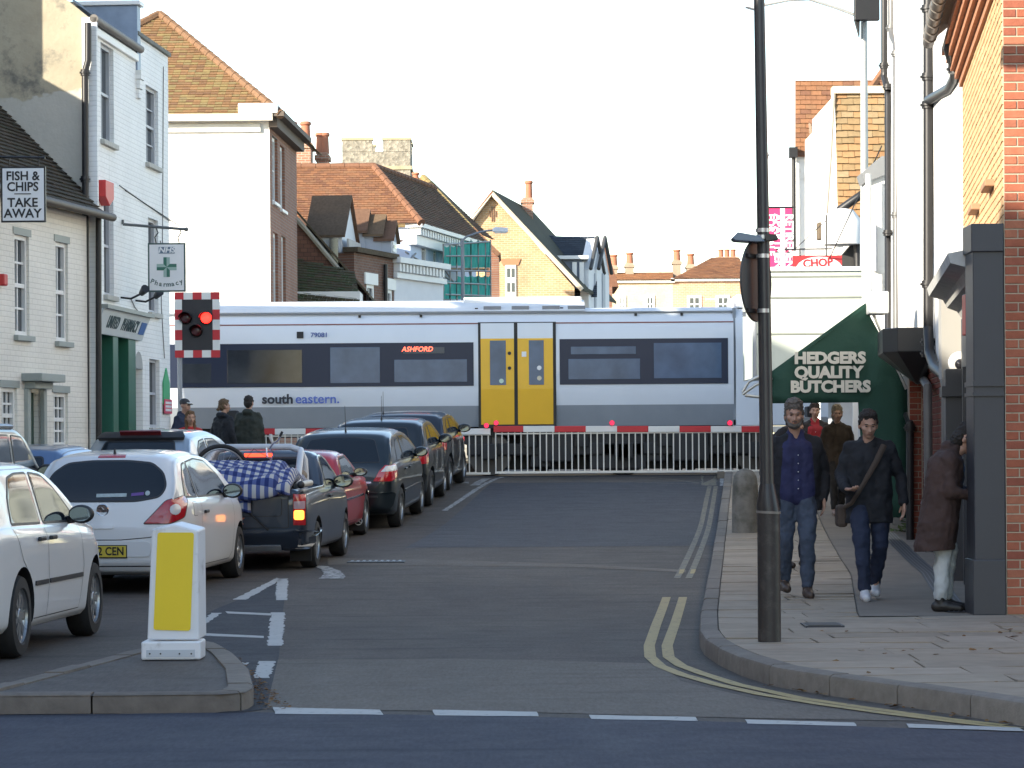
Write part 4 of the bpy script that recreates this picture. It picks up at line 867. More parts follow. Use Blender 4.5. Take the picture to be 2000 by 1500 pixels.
# ---- terrace closing the view ----
Yr = 150.0
CRB = MB_brick('cream_far_brick', (1,0,0), (.58,.46,.29), (.62,.50,.33), (.55,.46,.34), .25, .09, .014, bs=.2); RDB = MB_brick('red_far_brick', (1,0,0), (.46,.24,.15), (.50,.29,.18), (.5,.4,.3), .25, .09, .014, bs=.2)
def far_house(name, label, x0, x1, yE, yR, mat, wins, rx0=None, rx1=None, dy=4):
    t = thing(name, label, 'house', at((x0+x1)/2, 890, Yr)); a, b = at(x0,yE,Yr), at(x1,yE,Yr); m = MB(); m.box(a.x,b.x,Yr,Yr+8,.5,(a.z+b.z)/2); m.build('wall', mat, t)
    for (wx0, wx1, wy0, wy1) in wins:
        p, q = at(wx0,wy0,Yr), at(wx1,wy1,Yr); m = MB(); m.box(p.x,q.x,Yr-.06,Yr-.005,q.z,p.z); wf = m.build('window', SASH, t)
        nx, ny = 2, 3; wd = (q.x-p.x-.2)/nx; hh = (p.z-q.z-.2)/ny
        for i in range(nx):
            for j in range(ny): m = MB(); m.box(p.x+.1+i*wd+.04,p.x+.1+(i+1)*wd-.04,Yr-.075,Yr-.06,q.z+.1+j*hh+.04,q.z+.1+(j+1)*hh-.04); m.build('pane', GLASS, wf)
    m = MB(); m.box(a.x-.1,b.x+.1,Yr-.2,Yr-.01,a.z-.05,a.z+.12); m.build('eaves', SASH, t)
    r0 = at(rx0 or x0, yR, Yr+dy); r1 = at(rx1 or x1, yR, Yr+dy); ev0, ev1 = Vector((a.x,Yr-.3,a.z+.1)), Vector((b.x,Yr-.3,a.z+.1)); r1.z = r0.z
    tiles([ev0, ev1, r1, r0], TILE_ORANGE, t, 'roof', tw=.35, ex=.2, seed=int(x0)); m = MB(); m.poly([ev1, (b.x,Yr+8,a.z), r1]); m.poly([ev0, (a.x,Yr+8,a.z), r0]); m.build('roof_end', TILE_ORANGE, t, tint=[.4]*2); return t
f1 = far_house('far_house', 'cream brick house in the far terrace with low orange roof', 1192,1314,551,533,CRB,[(1206,1223,577,625),(1259,1279,577,625)])
f2 = far_house('far_house', 'red brick house in the far terrace with hipped roof', 1314,1475,548,503,RDB,[(1342,1370,577,625),(1398,1426,577,625)], 1390, 1440, 5)
for p in ((1192,1206,518,548,(1199,),f1),(1222,1238,514,545,(1230,),f1),(1315,1330,508,548,(1322,),f1),(1342,1356,516,548,(1349,),f2)): stack(p[0],p[1],p[2],p[3],Yr+3,.9,p[5],p[4],M('sooty_brick', (.30,.24,.18), .9, var=.3, scale=2), ph=.6, pr=.2)
stack(1398,1444,502,520,Yr+5,.9,f2,(1408,1420,1432),RDB, ph=.45, pr=.15)
m = MB(); q = at(1378,586,Yr-1); m.box(q.x,q.x+.6,Yr-1,Yr-.8,q.z,q.z+.1); m.build('wall_lamp', SASH, f2)
plain_block('far_house', 'tall dark house end between white gables and the far terrace', at(1170,600,128).x, at(1196,600,128).x, 128, 134, at(1180,560,128).z, 2, BRB)
# ---- church tower ----
Yt = 190.0; tw_ = thing('church_tower', 'pale flint church tower with battlements above the roofs', 'tower', at(735,890,Yt))
def flint():
    m, t, b = newmat('flint'); MATS['flint'] = m; b.inputs['Roughness'].default_value = .9
    v = N(t, 'ShaderNodeTexVoronoi'); v.inputs['Scale'].default_value = 5.5; g = N(t, 'ShaderNodeNewGeometry'); t.links.new(g.outputs['Position'], v.inputs['Vector'])
    c = mulcol(t, (.27,.25,.205), v.outputs['Color'], .55, 1.25); c = mulcol(t, c, noise(t, 1.2, 5), .75, 1.2); t.links.new(c, b.inputs['Base Color']); bump(t, b, v.outputs['Distance'], .5, .06); return m
FL = flint(); a, b = at(668,274,Yt), at(801,274,Yt); g0, g1 = at(727,296,Yt), at(748,296,Yt); zc = at(735,328,Yt).z; D = b.x-a.x
m = MB(); m.box(a.x,b.x,Yt,Yt+D,.5,g0.z); m.build('shaft', FL, tw_)
for k in range(4):
    if k == 0: rects = ((a.x,g0.x,Yt,Yt+.5),(g1.x,b.x,Yt,Yt+.5))
    elif k == 1: rects = ((a.x,g0.x,Yt+D-.5,Yt+D),(g1.x,b.x,Yt+D-.5,Yt+D))
    elif k == 2: rects = ((a.x,a.x+.5,Yt+.51,Yt+D*.42),(a.x,a.x+.5,Yt+D*.58,Yt+D-.51))
    else: rects = ((b.x-.5,b.x,Yt+.51,Yt+D*.42),(b.x-.5,b.x,Yt+D*.58,Yt+D-.51))
    for r in rects:
        m = MB(); m.box(*r,g0.z-.02,a.z); me_ = m.build('merlon', FL, tw_); m = MB(); m.box(r[0]-.06,r[1]+.06,r[2]-.06,r[3]+.06,a.z,a.z+.16); m.build('coping', M('tower_cap', (.34,.30,.20), .9, var=.2), me_)
m = MB(); m.box(a.x-.1,b.x+.1,Yt-.1,Yt+D+.1,zc-.12,zc+.12); m.build('string_course', M('tower_cap', (.34,.30,.20)), tw_)
# ================= right side =================
RB_TINT = M_tint('red_brick_piece', [(.33,.105,.06),(.39,.135,.078),(.28,.09,.058),(.42,.165,.095)], .8, .16, 18, .4)
MORTAR = M('mortar', (.46,.40,.30), .9, var=.15, scale=30, bmp=.3)
def bricks(W, u0, u1, z0, z1, parent, single=None, mat=None, name='brick', bl=.215, bh=.065, j=.0102, proud=.009, start=0, seed=3, off=0.0, cap=280):
    """brick by brick in alternating courses; those that show large are objects, the rest one mesh"""
    rnd = random.Random(seed); mb = MB(); ti = []; n = int((z1-z0)/(bh+j)); cnt = 0
    for r in range(n):
        z = z0+r*(bh+j)+j/2; L = bl if (r+start) % 2 == 0 else (bl-j)/2; u = u0+j/2
        while u < u1-.03:
            e = min(u+L, u1-j/2); p = proud+rnd.uniform(-.002,.002); a = [W.pt(u,off,z), W.pt(e,off,z), W.pt(e,off,z+bh), W.pt(u,off,z+bh)]
            c = .004; b = [W.pt(u+c,off+p,z+c), W.pt(e-c,off+p,z+c), W.pt(e-c,off+p,z+bh-c), W.pt(u+c,off+p,z+bh-c)]
            fs = [(4,5,6,7),(0,1,5,4),(1,2,6,5),(2,3,7,6),(3,0,4,7)]
            if single and cnt < cap and single(u, z): m = MB(); m.add(a+b, fs); m.build(name, mat or RB_TINT, parent); cnt += 1
            else: mb.add(a+b, fs); ti += [rnd.random()]*5
            u = e+j
    if mb.v: mb.build(name+'s', mat or RB_TINT, parent, tint=ti, kind='stuff')
FG = M('shop_grey', (.042,.045,.054), .42, var=.08, scale=3); FGD = M('shop_grey_dark', (.035,.038,.045), .4, var=.08)
# ---- brick corner house ----
b1 = thing('brick_corner_house', 'red brick corner house with dark grey shopfront pilasters', 'building', (4.5,23.1,.1))
WE1 = Wall((4.04,23.05), (1,0), 1); WS1 = Wall((4.04,23.05), (.1137,1), -1); LS1 = 7.0; EZ = 5.76
m = MB(); m.poly([WE1.pt(0,0,-.1), WE1.pt(7,0,-.1), WE1.pt(7,0,EZ), WE1.pt(3.5,0,EZ+3), WE1.pt(0,0,EZ)]); ew = m.build('end_wall', MORTAR, b1)
bricks(WE1, .0, 3.0, PV, EZ, ew, lambda u, z: u < .3 and z < 5.4, seed=21)
m = MB(); m.poly([WE1.pt(3.0,.006,-.1), WE1.pt(7,.006,-.1), WE1.pt(7,.006,EZ), WE1.pt(3.0,.006,EZ)]); m.build('end_wall_far', MB_brick('end_brick_x', (1,0,0), (.34,.10,.055), (.40,.13,.065), (.44,.38,.29)), b1)
m = MB(); m.poly([WS1.pt(0,0,-.1), WS1.pt(LS1,0,-.1), WS1.pt(LS1,0,EZ), WS1.pt(0,0,EZ)]); m.poly([WS1.pt(LS1,0,-.1), WS1.pt(LS1,-6,-.1), WS1.pt(LS1,-6,EZ), WS1.pt(LS1,0,EZ)]); sw = m.build('street_wall', MORTAR, b1)
bricks(WS1, .0, LS1, 3.25, EZ, sw, None, seed=22, mat=M_tint('sunlit_brick_piece', [(.52,.33,.18),(.60,.40,.22),(.55,.35,.19)], .8, .14, 18, .3))  # street face: the sun's brightness is put into these paler, yellower bricks
for k in range(5):
    m = MB(); WS1.slab(m, -.05-k*.03, LS1, -.05, .04+k*.045, EZ-.42+k*.085, EZ-.345+k*.085); m.build('corbel_course', M('corbel_brick', (.42,.19,.10), .8, var=.2, scale=14), b1)
m = MB(); m.tube([WS1.pt(-.3,.36,EZ+.06), WS1.pt(LS1,.36,EZ+.06)], .065, 10); gt = m.build('gutter', M('gutter_lead', (.16,.15,.14), .5, .3), b1, smooth=40)
for k in range(14): m = MB(); c = WS1.pt(k*.5, .36, EZ+.06); m.cyl(c-WS1.d*.03, c+WS1.d*.03, .078, n=10); m.build('gutter_joint', MATS['gutter_lead'], gt, smooth=40)
tiles([WS1.pt(LS1,.32,EZ+.1), WS1.pt(-.2,.32,EZ+.1), WS1.pt(-.2,-3.4,EZ+3.1), WS1.pt(LS1,-3.4,EZ+3.1)], TILE_ORANGE, b1, 'roof', seed=23)
# stone window heads that catch the sun
for u, z in ((1.2,3.75),(3.6,3.75)): m = MB(); WS1.slab(m, u, u+.7, -.02, .09, z, z+.06); m.build('window_sill', M('sill_brown', (.34,.19,.11), .8), b1, bevel=.01)
# shopfront
x0 = at(1905,900,23.0).x
m = MB(); m.box(x0,4.039,23.06,23.45,PV,3.18); p1 = m.build('pilaster', FG, b1, bevel=.008)
m = MB(); m.box(x0-.02,4.032,23.03,23.47,PV,.58); m.build('plinth', FG, p1, bevel=.008)
m = MB(); m.box(x0-.015,4.035,23.035,23.48,3.10,3.33); m.build('capital', FG, p1, bevel=.008)
m = MB(); m.box(x0-.01,4.034,23.04,23.47,2.0,2.04); m.box(x0-.01,4.034,23.04,23.47,1.92,1.95); m.build('band', FG, p1)
pm = [WS1.pt(.4,o,z) for o, z in ((.02,2.82),(.10,2.82),(.14,2.88),(.24,2.92),(.28,3.0),(.42,3.04),(.44,3.12),(.02,3.2))]
m = MB(); m.prism(pm, WS1.d*5.2); m.build('cornice', M('cornice_weathered', (.46,.47,.46), .7, var=.25, scale=8), b1)
m = MB(); WS1.slab(m, .45, 5.6, .02, .10, 2.3, 2.8); m.build('fascia', FGD, b1)
m = MB(); WS1.slab(m, .45, 5.6, -.01, .03, .8, 2.28); m.build('shop_window', GLASS, b1)
m = MB(); WS1.slab(m, .45, 5.6, -.0, .07, PV, .78); m.build('stall_riser', FGD, b1)
for u in (1.6, 3.3, 4.9): m = MB(); WS1.slab(m, u, u+.12, .0, .12, PV, 2.3); m.build('mullion', FG, b1)
m = MB(); WS1.slab(m, 5.6, 6.1, .0, .26, PV, 2.30); p2 = m.build('pilaster', FG, b1, bevel=.008)
m = MB(); WS1.slab(m, 5.55, 6.15, .0, .30, 2.02, 2.12); m.build('band', FG, p2)
a, b = at(1835,536,29.6), at(1882,740,29.6); m = MB(); m.box(a.x,b.x+.1,29.5,29.7,b.z,a.z); m.build('sign_box', M('panel_grey', (.30,.30,.29), .6, var=.05), b1)
a, b = at(1843,735,29.3), at(1900,830,29.3); m = MB(); m.box(a.x,b.x,29.25,29.45,b.z-.2,a.z-.03); m.build('camera_board', FG, b1)
cc = at(1875,708,29.2); m = MB(); m.lathe([(.0,.0),(.105,.0),(.125,.03),(.115,.07),(.06,.085)], 20, cc, (-.15,-1,-.25)); dc = m.build('camera_housing', SASH, b1, smooth=50); m = MB(); m.ball(cc+Vector((-.012,-.085,-.02)), .058); m.build('camera_dome', M('dome_dark', (.02,.02,.025), .08, var=0), dc, smooth=80)
a, b = at(1882,575,25.2), at(1902,655,25.2); m = MB(); m.box(a.x,b.x,25.1,25.3,b.z,a.z); rs = m.build('red_sign', M('red_sign', (.62,.05,.03), .4, var=.15), b1, bevel=.01)
m = MB(); m.ball(at(1899,632,25.0), .035); m.build('red_lamp', M('red_lamp', (.9,.06,.02), .3, emit=2.5, var=0), rs)
# cash machine behind the pilaster
m = MB(); WS1.slab(m, .75, 1.35, .03, .12, .85, 1.75); cm = m.build('cash_machine', M('cash_panel', (.25,.27,.3), .4), b1); m = MB(); WS1.slab(m, .85, 1.2, .12, .13, 1.25, 1.55); m.build('screen', M('cash_screen', (.1,.3,.7), .3, emit=1.2, var=0), cm)
# ---- long white house ----
b2 = thing('long_white_house', 'long white rendered house front with black iron drainpipes on the right', 'building', (5.4,37,.2))
WS2 = Wall((4.83,30), (1.32,16), -1); LS2 = math.hypot(1.32,16); WZ = 9.6; BZ = 2.55
m = MB(); m.poly([WS2.pt(0,0,BZ), WS2.pt(LS2,0,BZ), WS2.pt(LS2,0,WZ), WS2.pt(0,0,WZ)]); m.poly([WS2.pt(0,0,EZ-.5), WS2.pt(0,-6,EZ-.5), WS2.pt(0,-6,WZ), WS2.pt(0,0,WZ)]); m.poly([WS2.pt(LS2,0,-.1), WS2.pt(LS2,-6,-.1), WS2.pt(LS2,-6,WZ), WS2.pt(LS2,0,WZ)]); m.build('upper_wall', WHITER, b2)
m = MB(); m.poly([WS2.pt(0,-.02,-.1), WS2.pt(LS2,-.02,-.1), WS2.pt(LS2,-.02,BZ), WS2.pt(0,-.02,BZ)]); lw = m.build('lower_wall', M('mortar_dark', (.17,.135,.105), .9, var=.2, scale=20), b2); bricks(WS2, .05, 9.0, zr(34)+PV-.02, BZ, lw, None, seed=31, off=-.02, mat=M_tint('dark_red_brick', [(.11,.03,.02),(.13,.038,.025),(.095,.026,.02)], .8, .15))
m = MB(); m.prism([WS2.pt(-.1,.3,WZ), WS2.pt(-.1,-6.3,WZ), WS2.pt(-.1,-3,WZ+2.6)], WS2.d*(LS2+.2)); m.build('roof', M('slate', (.075,.08,.088)), b2)
# brick piers standing forward, faces towards us
for i, (u, o) in enumerate(((7.4,.16),)):
    m = MB(); WS2.slab(m, u, u+.34, -.02, o, .05, BZ); pr = m.build('brick_pier', M('mortar_dull', (.27,.22,.17), .9, var=.2, scale=20), b2); c = WS2.pt(u,0,0); WPi = Wall((WS2.pt(u,o,0).x, WS2.pt(u,o,0).y), (-WS2.n.x, -WS2.n.y), 1)
    bricks(WPi, 0, o, zr(c.y)+PV, BZ, pr, lambda u_, z: i == 0, seed=40+i, cap=70, mat=M_tint('pier_brick', [(.17,.04,.025),(.20,.055,.032),(.15,.038,.025)], .8, .15))
m = MB(); WS2.slab(m, 9.2, LS2, -.02, .03, .2, BZ); m.build('shop_wall', FGD, b2)
# pipes
q = lambda px, py, Y: at(px, py, Y-1.3)
drainpipe([q(1813,-60,36), q(1813,655,36)], .062, b2, IRON, [(q(1813,y,36),(0,0,1)) for y in (17,150,205,555)])
drainpipe([q(1813,640,36), q(1815,690,35.8), q(1825,718,35.0), q(1846,735,33.4), q(1849,760,33.2), q(1849,1060,33.2)+Vector((0,0,-.3))], .062, b2, IRON, [(q(1813,668,36),(0,0,1)), (q(1813,690,36),(0,0,1))])
drainpipe([q(1860,60,30.3), q(1853,92,30.6), q(1858,112,31), q(1866,132,31.5), q(1865,152,32), q(1855,172,33), q(1838,182,34.5), q(1813,196,36)], .06, b2, IRON, [(q(1866,135,31.5),(0,0,1))])
drainpipe([q(1727,-60,46), q(1727,140,46), q(1727,150,46), q(1733,172,45.8), q(1734,190,45.7), q(1734,770,45.3), q(1736,790,45), q(1772,812,39.2), q(1777,826,38.6), q(1777,1020,38.6)+Vector((0,0,-.3))], .052, b2, IRON, [(q(1726,128,46),(0,0,1)), (q(1734,170,45.7),(0,0,1)), (q(1734,455,45.4),(0,0,1)), (q(1734,745,45.4),(0,0,1)), (q(1777,835,38.6),(0,0,1))])
drainpipe([q(1741,-60,45), q(1741,50,45), q(1743,70,44.9), q(1750,85,44.6), q(1751,100,44.4), q(1751,690,44.2), q(1754,708,43.6), q(1800,735,38.6), q(1812,755,35.8), q(1814,1040,35.8)+Vector((0,0,-.5))], .055, b2, M('pipe_grey', (.13,.13,.13), .45, .3), [(q(1741,55,45),(0,0,1)), (q(1751,105,44.4),(0,0,1)), (q(1751,420,44.3),(0,0,1)), (q(1751,680,44.2),(0,0,1))])
# black hopper-shaped bay base
Yh = 37.0
tp = [q(1762,640,Yh), q(1838,640,Yh-.8), q(1838,690,Yh-.8), q(1762,690,Yh)]
m = MB(); A = [WS2.pt(5.4,.0,0), WS2.pt(7.6,.0,0)]; zt, zm, zb = q(1800,636,36.4).z, q(1800,684,36.4).z, q(1800,745,36.4).z
oo = .58
top = [WS2.pt(5.6,0,zt), WS2.pt(5.6,oo*.7,zt), WS2.pt(5.9,oo,zt), WS2.pt(7.2,oo,zt), WS2.pt(7.5,oo*.7,zt), WS2.pt(7.5,0,zt)]; mid = [Vector((p.x,p.y,zm)) for p in top]; bot = [WS2.pt(6.3+.08*i,0.02+.1*(0<i<5),zb) for i in range(6)]
m.add(top+mid+bot, [(0,1,2,3,4,5)[::-1]]+[(i,i+1,7+i,6+i) for i in range(5)]+[(6+i,7+i,13+i,12+i) for i in range(5)]+[(12,13,14,15,16,17)]); m.build('bay_base', M('bay_black', (.02,.02,.022), .4, var=.15), b2, bevel=.01)
# ---- butcher's awning ----
aw = thing('shop_awning', 'green canvas shop awning lettered HEDGERS QUALITY BUTCHERS', 'awning', at(1640,1000,38))
Ya, Yz = 38.0, 43.5
def canvas(name, col):
    m, t, b = newmat(name); MATS[name] = m; b.inputs['Roughness'].default_value = .75
    t.links.new(mulcol(t, col, noise(t, 3, 5), .8, 1.2), b.inputs['Base Color']); bump(t, b, noise(t, 5, 5), .35, .05)
    return m
CAN = canvas('green_canvas', (.009,.052,.035))
ptop, pfr = at(1690,592,Ya), at(1503,728,Ya); dF = Vector((.0825,1,0)).normalized(); back = dF*(Yz-Ya)
outl = [(1503,788),(1503,728),(1690,592),(1702,622),(1722,660),(1746,704),(1772,757),(1774,1012),(1690,1008),(1682,880),(1676,786)]
m = MB(); P = [at(*p, Ya) for p in outl]; rnd = random.Random(3)
m.prism(P, (0,.012,0)); bm = bmesh.new(); sidep = m.build('side_panel', CAN, aw)
bpy.data.meshes[sidep.data.name]
bm.from_mesh(sidep.data); bmesh.ops.triangulate(bm, faces=bm.faces); bmesh.ops.subdivide_edges(bm, edges=bm.edges, cuts=3, use_grid_fill=True)
for v in bm.verts:
    v.co.y += .035*math.sin(v.co.x*9+v.co.z*5)*min(1, max(0, (v.co.z-.9)))*.5+.02*math.sin(v.co.x*21+1)
bm.to_mesh(sidep.data); bm.free(); sidep.data.polygons.foreach_set('use_smooth', [True]*len(sidep.data.polygons))
m = MB(); quadgrid(m, lambda u, v: (ptop.lerp(pfr, u)+back*v+Vector((0,0,-.05*math.sin(u*math.pi)*(1+.3*math.sin(v*20))))), [i/10 for i in range(11)], [i/16 for i in range(17)]); tp_ = m.build('top_canvas', canvas('pale_canvas', (.30,.34,.27)), aw, smooth=60)
m = MB(); f0 = pfr; quadgrid(m, lambda u, v: f0+back*v+Vector((.01*math.sin(v*40),0,-u*.26-.015*abs(math.sin(v*30)))), [0,.5,1], [i/40 for i in range(41)]); m.build('valance', CAN, aw, smooth=60)
m = MB(); m.tube([pfr+Vector((-.03,-.1,-.02)), pfr+back+Vector((-.03,0,-.02))], .03, 8); m.build('front_rail', M('rail_alu', (.45,.46,.44), .4, .6), aw)
for p in ([(1450,770),(1475,752),(1508,738)], [(1455,772),(1480,775),(1508,772)], [(1450,766),(1462,745),(1505,724)]): m = MB(); m.tube([at(*k, Ya-.05) for k in p], .022, 8); m.build('arm', MATS['rail_alu'], aw, smooth=50)
m = MB(); m.tube([at(1700,600,Ya), at(1738,690,Ya), at(1770,760,Ya)], .02, 8); m.build('stay', M('rail_alu', (.45,.46,.44)), aw)
a = at(1715,572,Ya-.3); m = MB(); m.box(a.x-.12,a.x+.14,Ya-.35,Ya+.2,a.z-.28,a.z+.02); m.build('winding_box', M('box_pale', (.48,.5,.5), .5), aw, bevel=.02)
CRM = M('letter_cream', (.62,.60,.52), .6, var=.06)
for s, px, py, wpx_ in (('HEDGERS',1621,700,139), ('QUALITY',1619,728,136), ('BUTCHERS',1622,756,156)):
    o = text(s, .21, frame4(at(px,py,Ya-.045), (1,0,0), (0,0,1)), CRM, 'lettering', aw, ext=.003, off=.011)
    xs = [v.co.x for v in o.data.vertices]; wd = max(xs)-min(xs); c = at(px,py,Ya); k = (wpx_/5500*Ya)/wd
    for v in o.data.vertices: v.co.x = c.x+(v.co.x-(max(xs)+min(xs))/2)*k
# shop under the awning
sh = thing('butcher_shop', 'butcher shop entrance with white frames under the green awning', 'shop', (5.9,46,.6))
m = MB(); WS3 = Wall((6.15,46), (.6,7.2), -1); WS3.slab(m, 0, 6.5, -3, 0, .4, 3.4); m.build('wall', M('shop_inside', (.55,.57,.6), .6), sh)
for px in (1671,): a, b = at(px-5,790,46), at(px+5,890,46); m = MB(); m.box(a.x,b.x,46,46.1,b.z-.6,a.z+.2); m.build('door_frame', SASH, sh)
a, b = at(1596,786,45.6), at(1603,850,45.6); m = MB(); m.box(a.x,b.x,45.6,45.65,b.z,a.z); m.build('light_tube', M('tube_light', (.9,.9,.85), .4, emit=1.6, var=0), sh)
# ---- pale boarded upper storey overhanging the pavement ----
pb = thing('panelled_building', 'pale boarded flat roofed upper storey above the pavement by the crossing', 'building', at(1590,950,49))
Ym = 49.0; a, b = at(1473,527,Ym), at(1692,736,Ym); x0, x1 = a.x, b.x+.4
PALE = M('pale_panel', (.50,.54,.49), .55, var=.04, scale=1.5)
zs = [at(1580,y,Ym).z for y in (736,652,581,540,527)]
m = MB(); m.box(x0+.01,x1,Ym+.04,Ym+2.6,zs[0],zs[-1]-.02); m.build('core', PALE, pb)
for z0, z1 in zip(zs, zs[1:]): m = MB(); m.box(x0,x1,Ym,Ym+.05,z0+.012,z1-.012); m.build('panel', PALE, pb, bevel=.008)
m = MB(); m.box(x0-.04,x1,Ym-.06,Ym+2.6,zs[-1]-.02,zs[-1]+.05); m.build('roof_edge', SASH, pb)
for z in zs[1:4]: m = MB(); m.box(x0-.01,x1,Ym-.02,Ym+.04,z-.012,z+.012); m.build('joint_trim', M('trim_grey', (.20,.22,.20), .5), pb)
drainpipe([at(1474,560,Ym-.1), at(1474,740,Ym-.1)], .04, pb, M('pipe_dull', (.25,.27,.3), .5))
m = MB(); m.box(at(1640,800,49.6).x,x1,49.6,51.4,.7,zs[0]); m.build('lower_wall', M('shop_inside', (.55,.57,.6)), pb)
b3 = thing('low_white_house', 'narrow white house with moulded eaves between panelled building and long white house', 'house', at(1712,900,47.3))
a, b = at(1692,330,47.3), at(1745,330,47.3); m = MB(); m.box(a.x,b.x+2,47.3,48.0,.5,a.z); m.build('wall', WHITER, b3)
m = MB(); c0, c1 = at(1683,338,47.2), at(1722,305,47.2); m.prism([c0, c1, c1+Vector((.5,0,0)), c1+Vector((.5,0,-.14)), c0+Vector((.05,0,-.16))], (0,.7,0)); m.build('eaves', M('eaves_grey', (.2,.21,.22), .6), b3)
a, b = at(1705,440,47.25), at(1713,530,47.25); m = MB(); m.box(a.x,b.x,47.2,47.28,b.z,a.z); m.build('window', CHEEK, b3)
drainpipe([at(1696,340,47.0), at(1697,560,47.0), at(1700,600,46.5)], .05, b3, M('pipe_white', (.7,.7,.68), .5))
m = MB(); m.tube([at(1620,505,56), at(1722,285,52)], .012, 5); m.build('cable', IRON, b3)
# ---- houses across the tracks on the right ----
r1 = thing('tile_hung_gable_house', 'house across the tracks with brown tile hung wall and pale verge', 'house', at(1680,900,62))
Y1 = 62.0; TH2 = M_tint('hung_tile', [(.28,.16,.08),(.33,.20,.10),(.24,.17,.09),(.30,.22,.13)], .85, .15)
m = MB(); a, b = at(1632,180,Y1), at(1760,445,Y1); m.box(a.x+.02,b.x,Y1+.03,Y1+5,.5,a.z-.02); m.build('core', WHITER, r1)
tiles([at(1637,447,Y1), at(1760,447,Y1), at(1760,183,Y1), at(1630,180,Y1)], TH2, r1, 'hung_wall', tw=.27, ex=.145, thick=.03, singles=230, seed=51, jit=.012)
m = MB(); m.tube([at(1628,178,Y1-.06), at(1622,300,Y1-.06), at(1612,440,Y1-.06)], .05, 6); m.build('verge', M('verge_cream', (.6,.52,.4)), r1)
m = MB(); m.box(at(1630,180,Y1).x-.05,at(1760,180,Y1).x,Y1-.12,Y1+.3,a.z-.04,a.z+.12); m.build('ridge_cap', M('ridge_cream', (.6,.52,.38), .8, var=.2), r1)
m = MB(); p = [at(1600,245,Y1+.4), at(1630,245,Y1+.4), at(1640,545,Y1+.4), at(1600,545,Y1+.4)]; m.prism(p, (0,3,0)); m.build('side_wall', WHITER, r1)
m = MB(); m.lathe([(.45,0),(.45,.5),(.25,.75),(.0,.8)], 14, at(1645,478,Y1-1)); m.build('plaster_cowl', WHITER, r1, smooth=40)
m = MB(); m.prism([at(1610,540,Y1-.8), at(1690,540,Y1-.8), at(1690,450,Y1-.8), at(1680,458,Y1-.8)], (0,.5,0)); m.build('dark_gable', M('dark_boarding', (.035,.035,.035), .8), r1)
m = MB(); m.tube([at(1690,375,Y1-1), at(1640,410,Y1-1), at(1638,428,Y1-1), at(1668,440,Y1-1), at(1674,460,Y1-1), at(1676,540,Y1-1)], .09, 8); m.build('gutter_pipe', IRON, r1, smooth=50)
m = MB(); m.box(at(1596,432,Y1-.2).x,at(1618,432,Y1-.2).x,Y1-.3,Y1,at(1600,470,Y1).z,at(1600,436,Y1).z); m.build('carved_bracket', M('bracket_brown', (.12,.09,.06), .8, var=.4, scale=12), r1, bevel=.03)
Y2 = 69.0; r2 = thing('orange_tile_house', 'white house across the tracks with orange tile hung upper wall', 'house', at(1590,900,Y2))
m = MB(); a, b = at(1553,157,Y2), at(1760,304,Y2); m.box(a.x+.05,b.x,Y2+.04,Y2+.5,b.z,a.z); m.build('core', TERRA, r2)
tiles([at(1553,304,Y2), at(1760,304,Y2), at(1760,157,Y2), at(1553,157,Y2)], TILE_ORANGE, r2, 'hung_wall', tw=.26, ex=.115, seed=52, singles=120)
m = MB(); a = at(1556,304,Y2); m.box(a.x,b.x,Y2+.1,Y2+1.5,.5,b.z); m.build('wall', WHITER, r2)
m = MB(); m.tube([at(1700,175,Y2-.3), at(1740,118,Y2+1)], .1, 6); m.build('hip_tiles', TILE_ORANGE, r2); tiles([at(1690,183,Y2-.3), at(1790,183,Y2-.3), at(1790,90,Y2+2), at(1752,100,Y2+2)], TILE_ORANGE, r2, 'roof', seed=53)
for k in range(6): m = MB(); p0 = at(1582+k*.5,243+k*5,Y2-.5); m.tube([p0, p0+Vector((.35,.5,0))], .05, 6); m.build('corbel_tile', M('corbel_dark', (.2,.15,.11), .8), r2)
m = MB(); ridge(m, at(1584,243,Y2-.5), at(1630,205,Y2-.5), .1, .2); m.build('valley_tiles', TILE_ORANGE, r2, smooth=40, tint=[.8]*len(m.f))
drainpipe([at(1550,300,Y2-.1), at(1551,490,Y2-.1)], .05, r2); m = MB(); a = at(1549,300,Y2-.15); m.box(a.x-.1,a.x+.1,Y2-.25,Y2,a.z-.1,a.z+.15); m.build('hopper', IRON, r2)
# ---- red signs ----
bn = thing('hanging_banner', 'red vertical banner advertising RETIREMENT APARTMENTS FOR SALE', 'banner', at(1524,530,58))
Yn = 58.0; PINK = M('banner_red', (.62,.03,.13), .6, var=.05)
for x0, x1 in ((1500,1525),(1533,1548)):
    a, b = at(x0,406,Yn), at(x1,560,Yn); m = MB(); m.box(a.x,b.x,Yn,Yn+.03,b.z,a.z); m.build('cloth', PINK, bn)
a, b = at(1525,406,Yn), at(1533,560,Yn); m = MB(); m.box(a.x,b.x,Yn+.005,Yn+.025,b.z,a.z); m.build('cloth', SIGNW, bn)
for s, px, sz in (('RETIREMENT',1541,.22), ('APARTMENTS',1519,.22), ('FOR SALE',1505,.20)):
    p = at(px,418,Yn); text(s, sz, frame4((p.x,Yn-.008,p.z), (0,0,-1), (1,0,0)), SIGNW, parent=bn, off=.006, align='LEFT', ext=.002)
m = MB(); m.tube([at(1498,405,Yn), at(1550,405,Yn)], .02, 6); m.build('rail', IRON, bn)
cs = thing('hanging_sign', 'red hanging sign with a white oval reading CHOP', 'sign', at(1597,560,56)); Yc = 56.0
a, b = at(1548,499,Yc), at(1645,565,Yc); m = MB(); m.box(a.x,b.x,Yc,Yc+.05,b.z,a.z); bd = m.build('board', M('chop_red', (.38,.025,.03), .5, var=.15), cs)
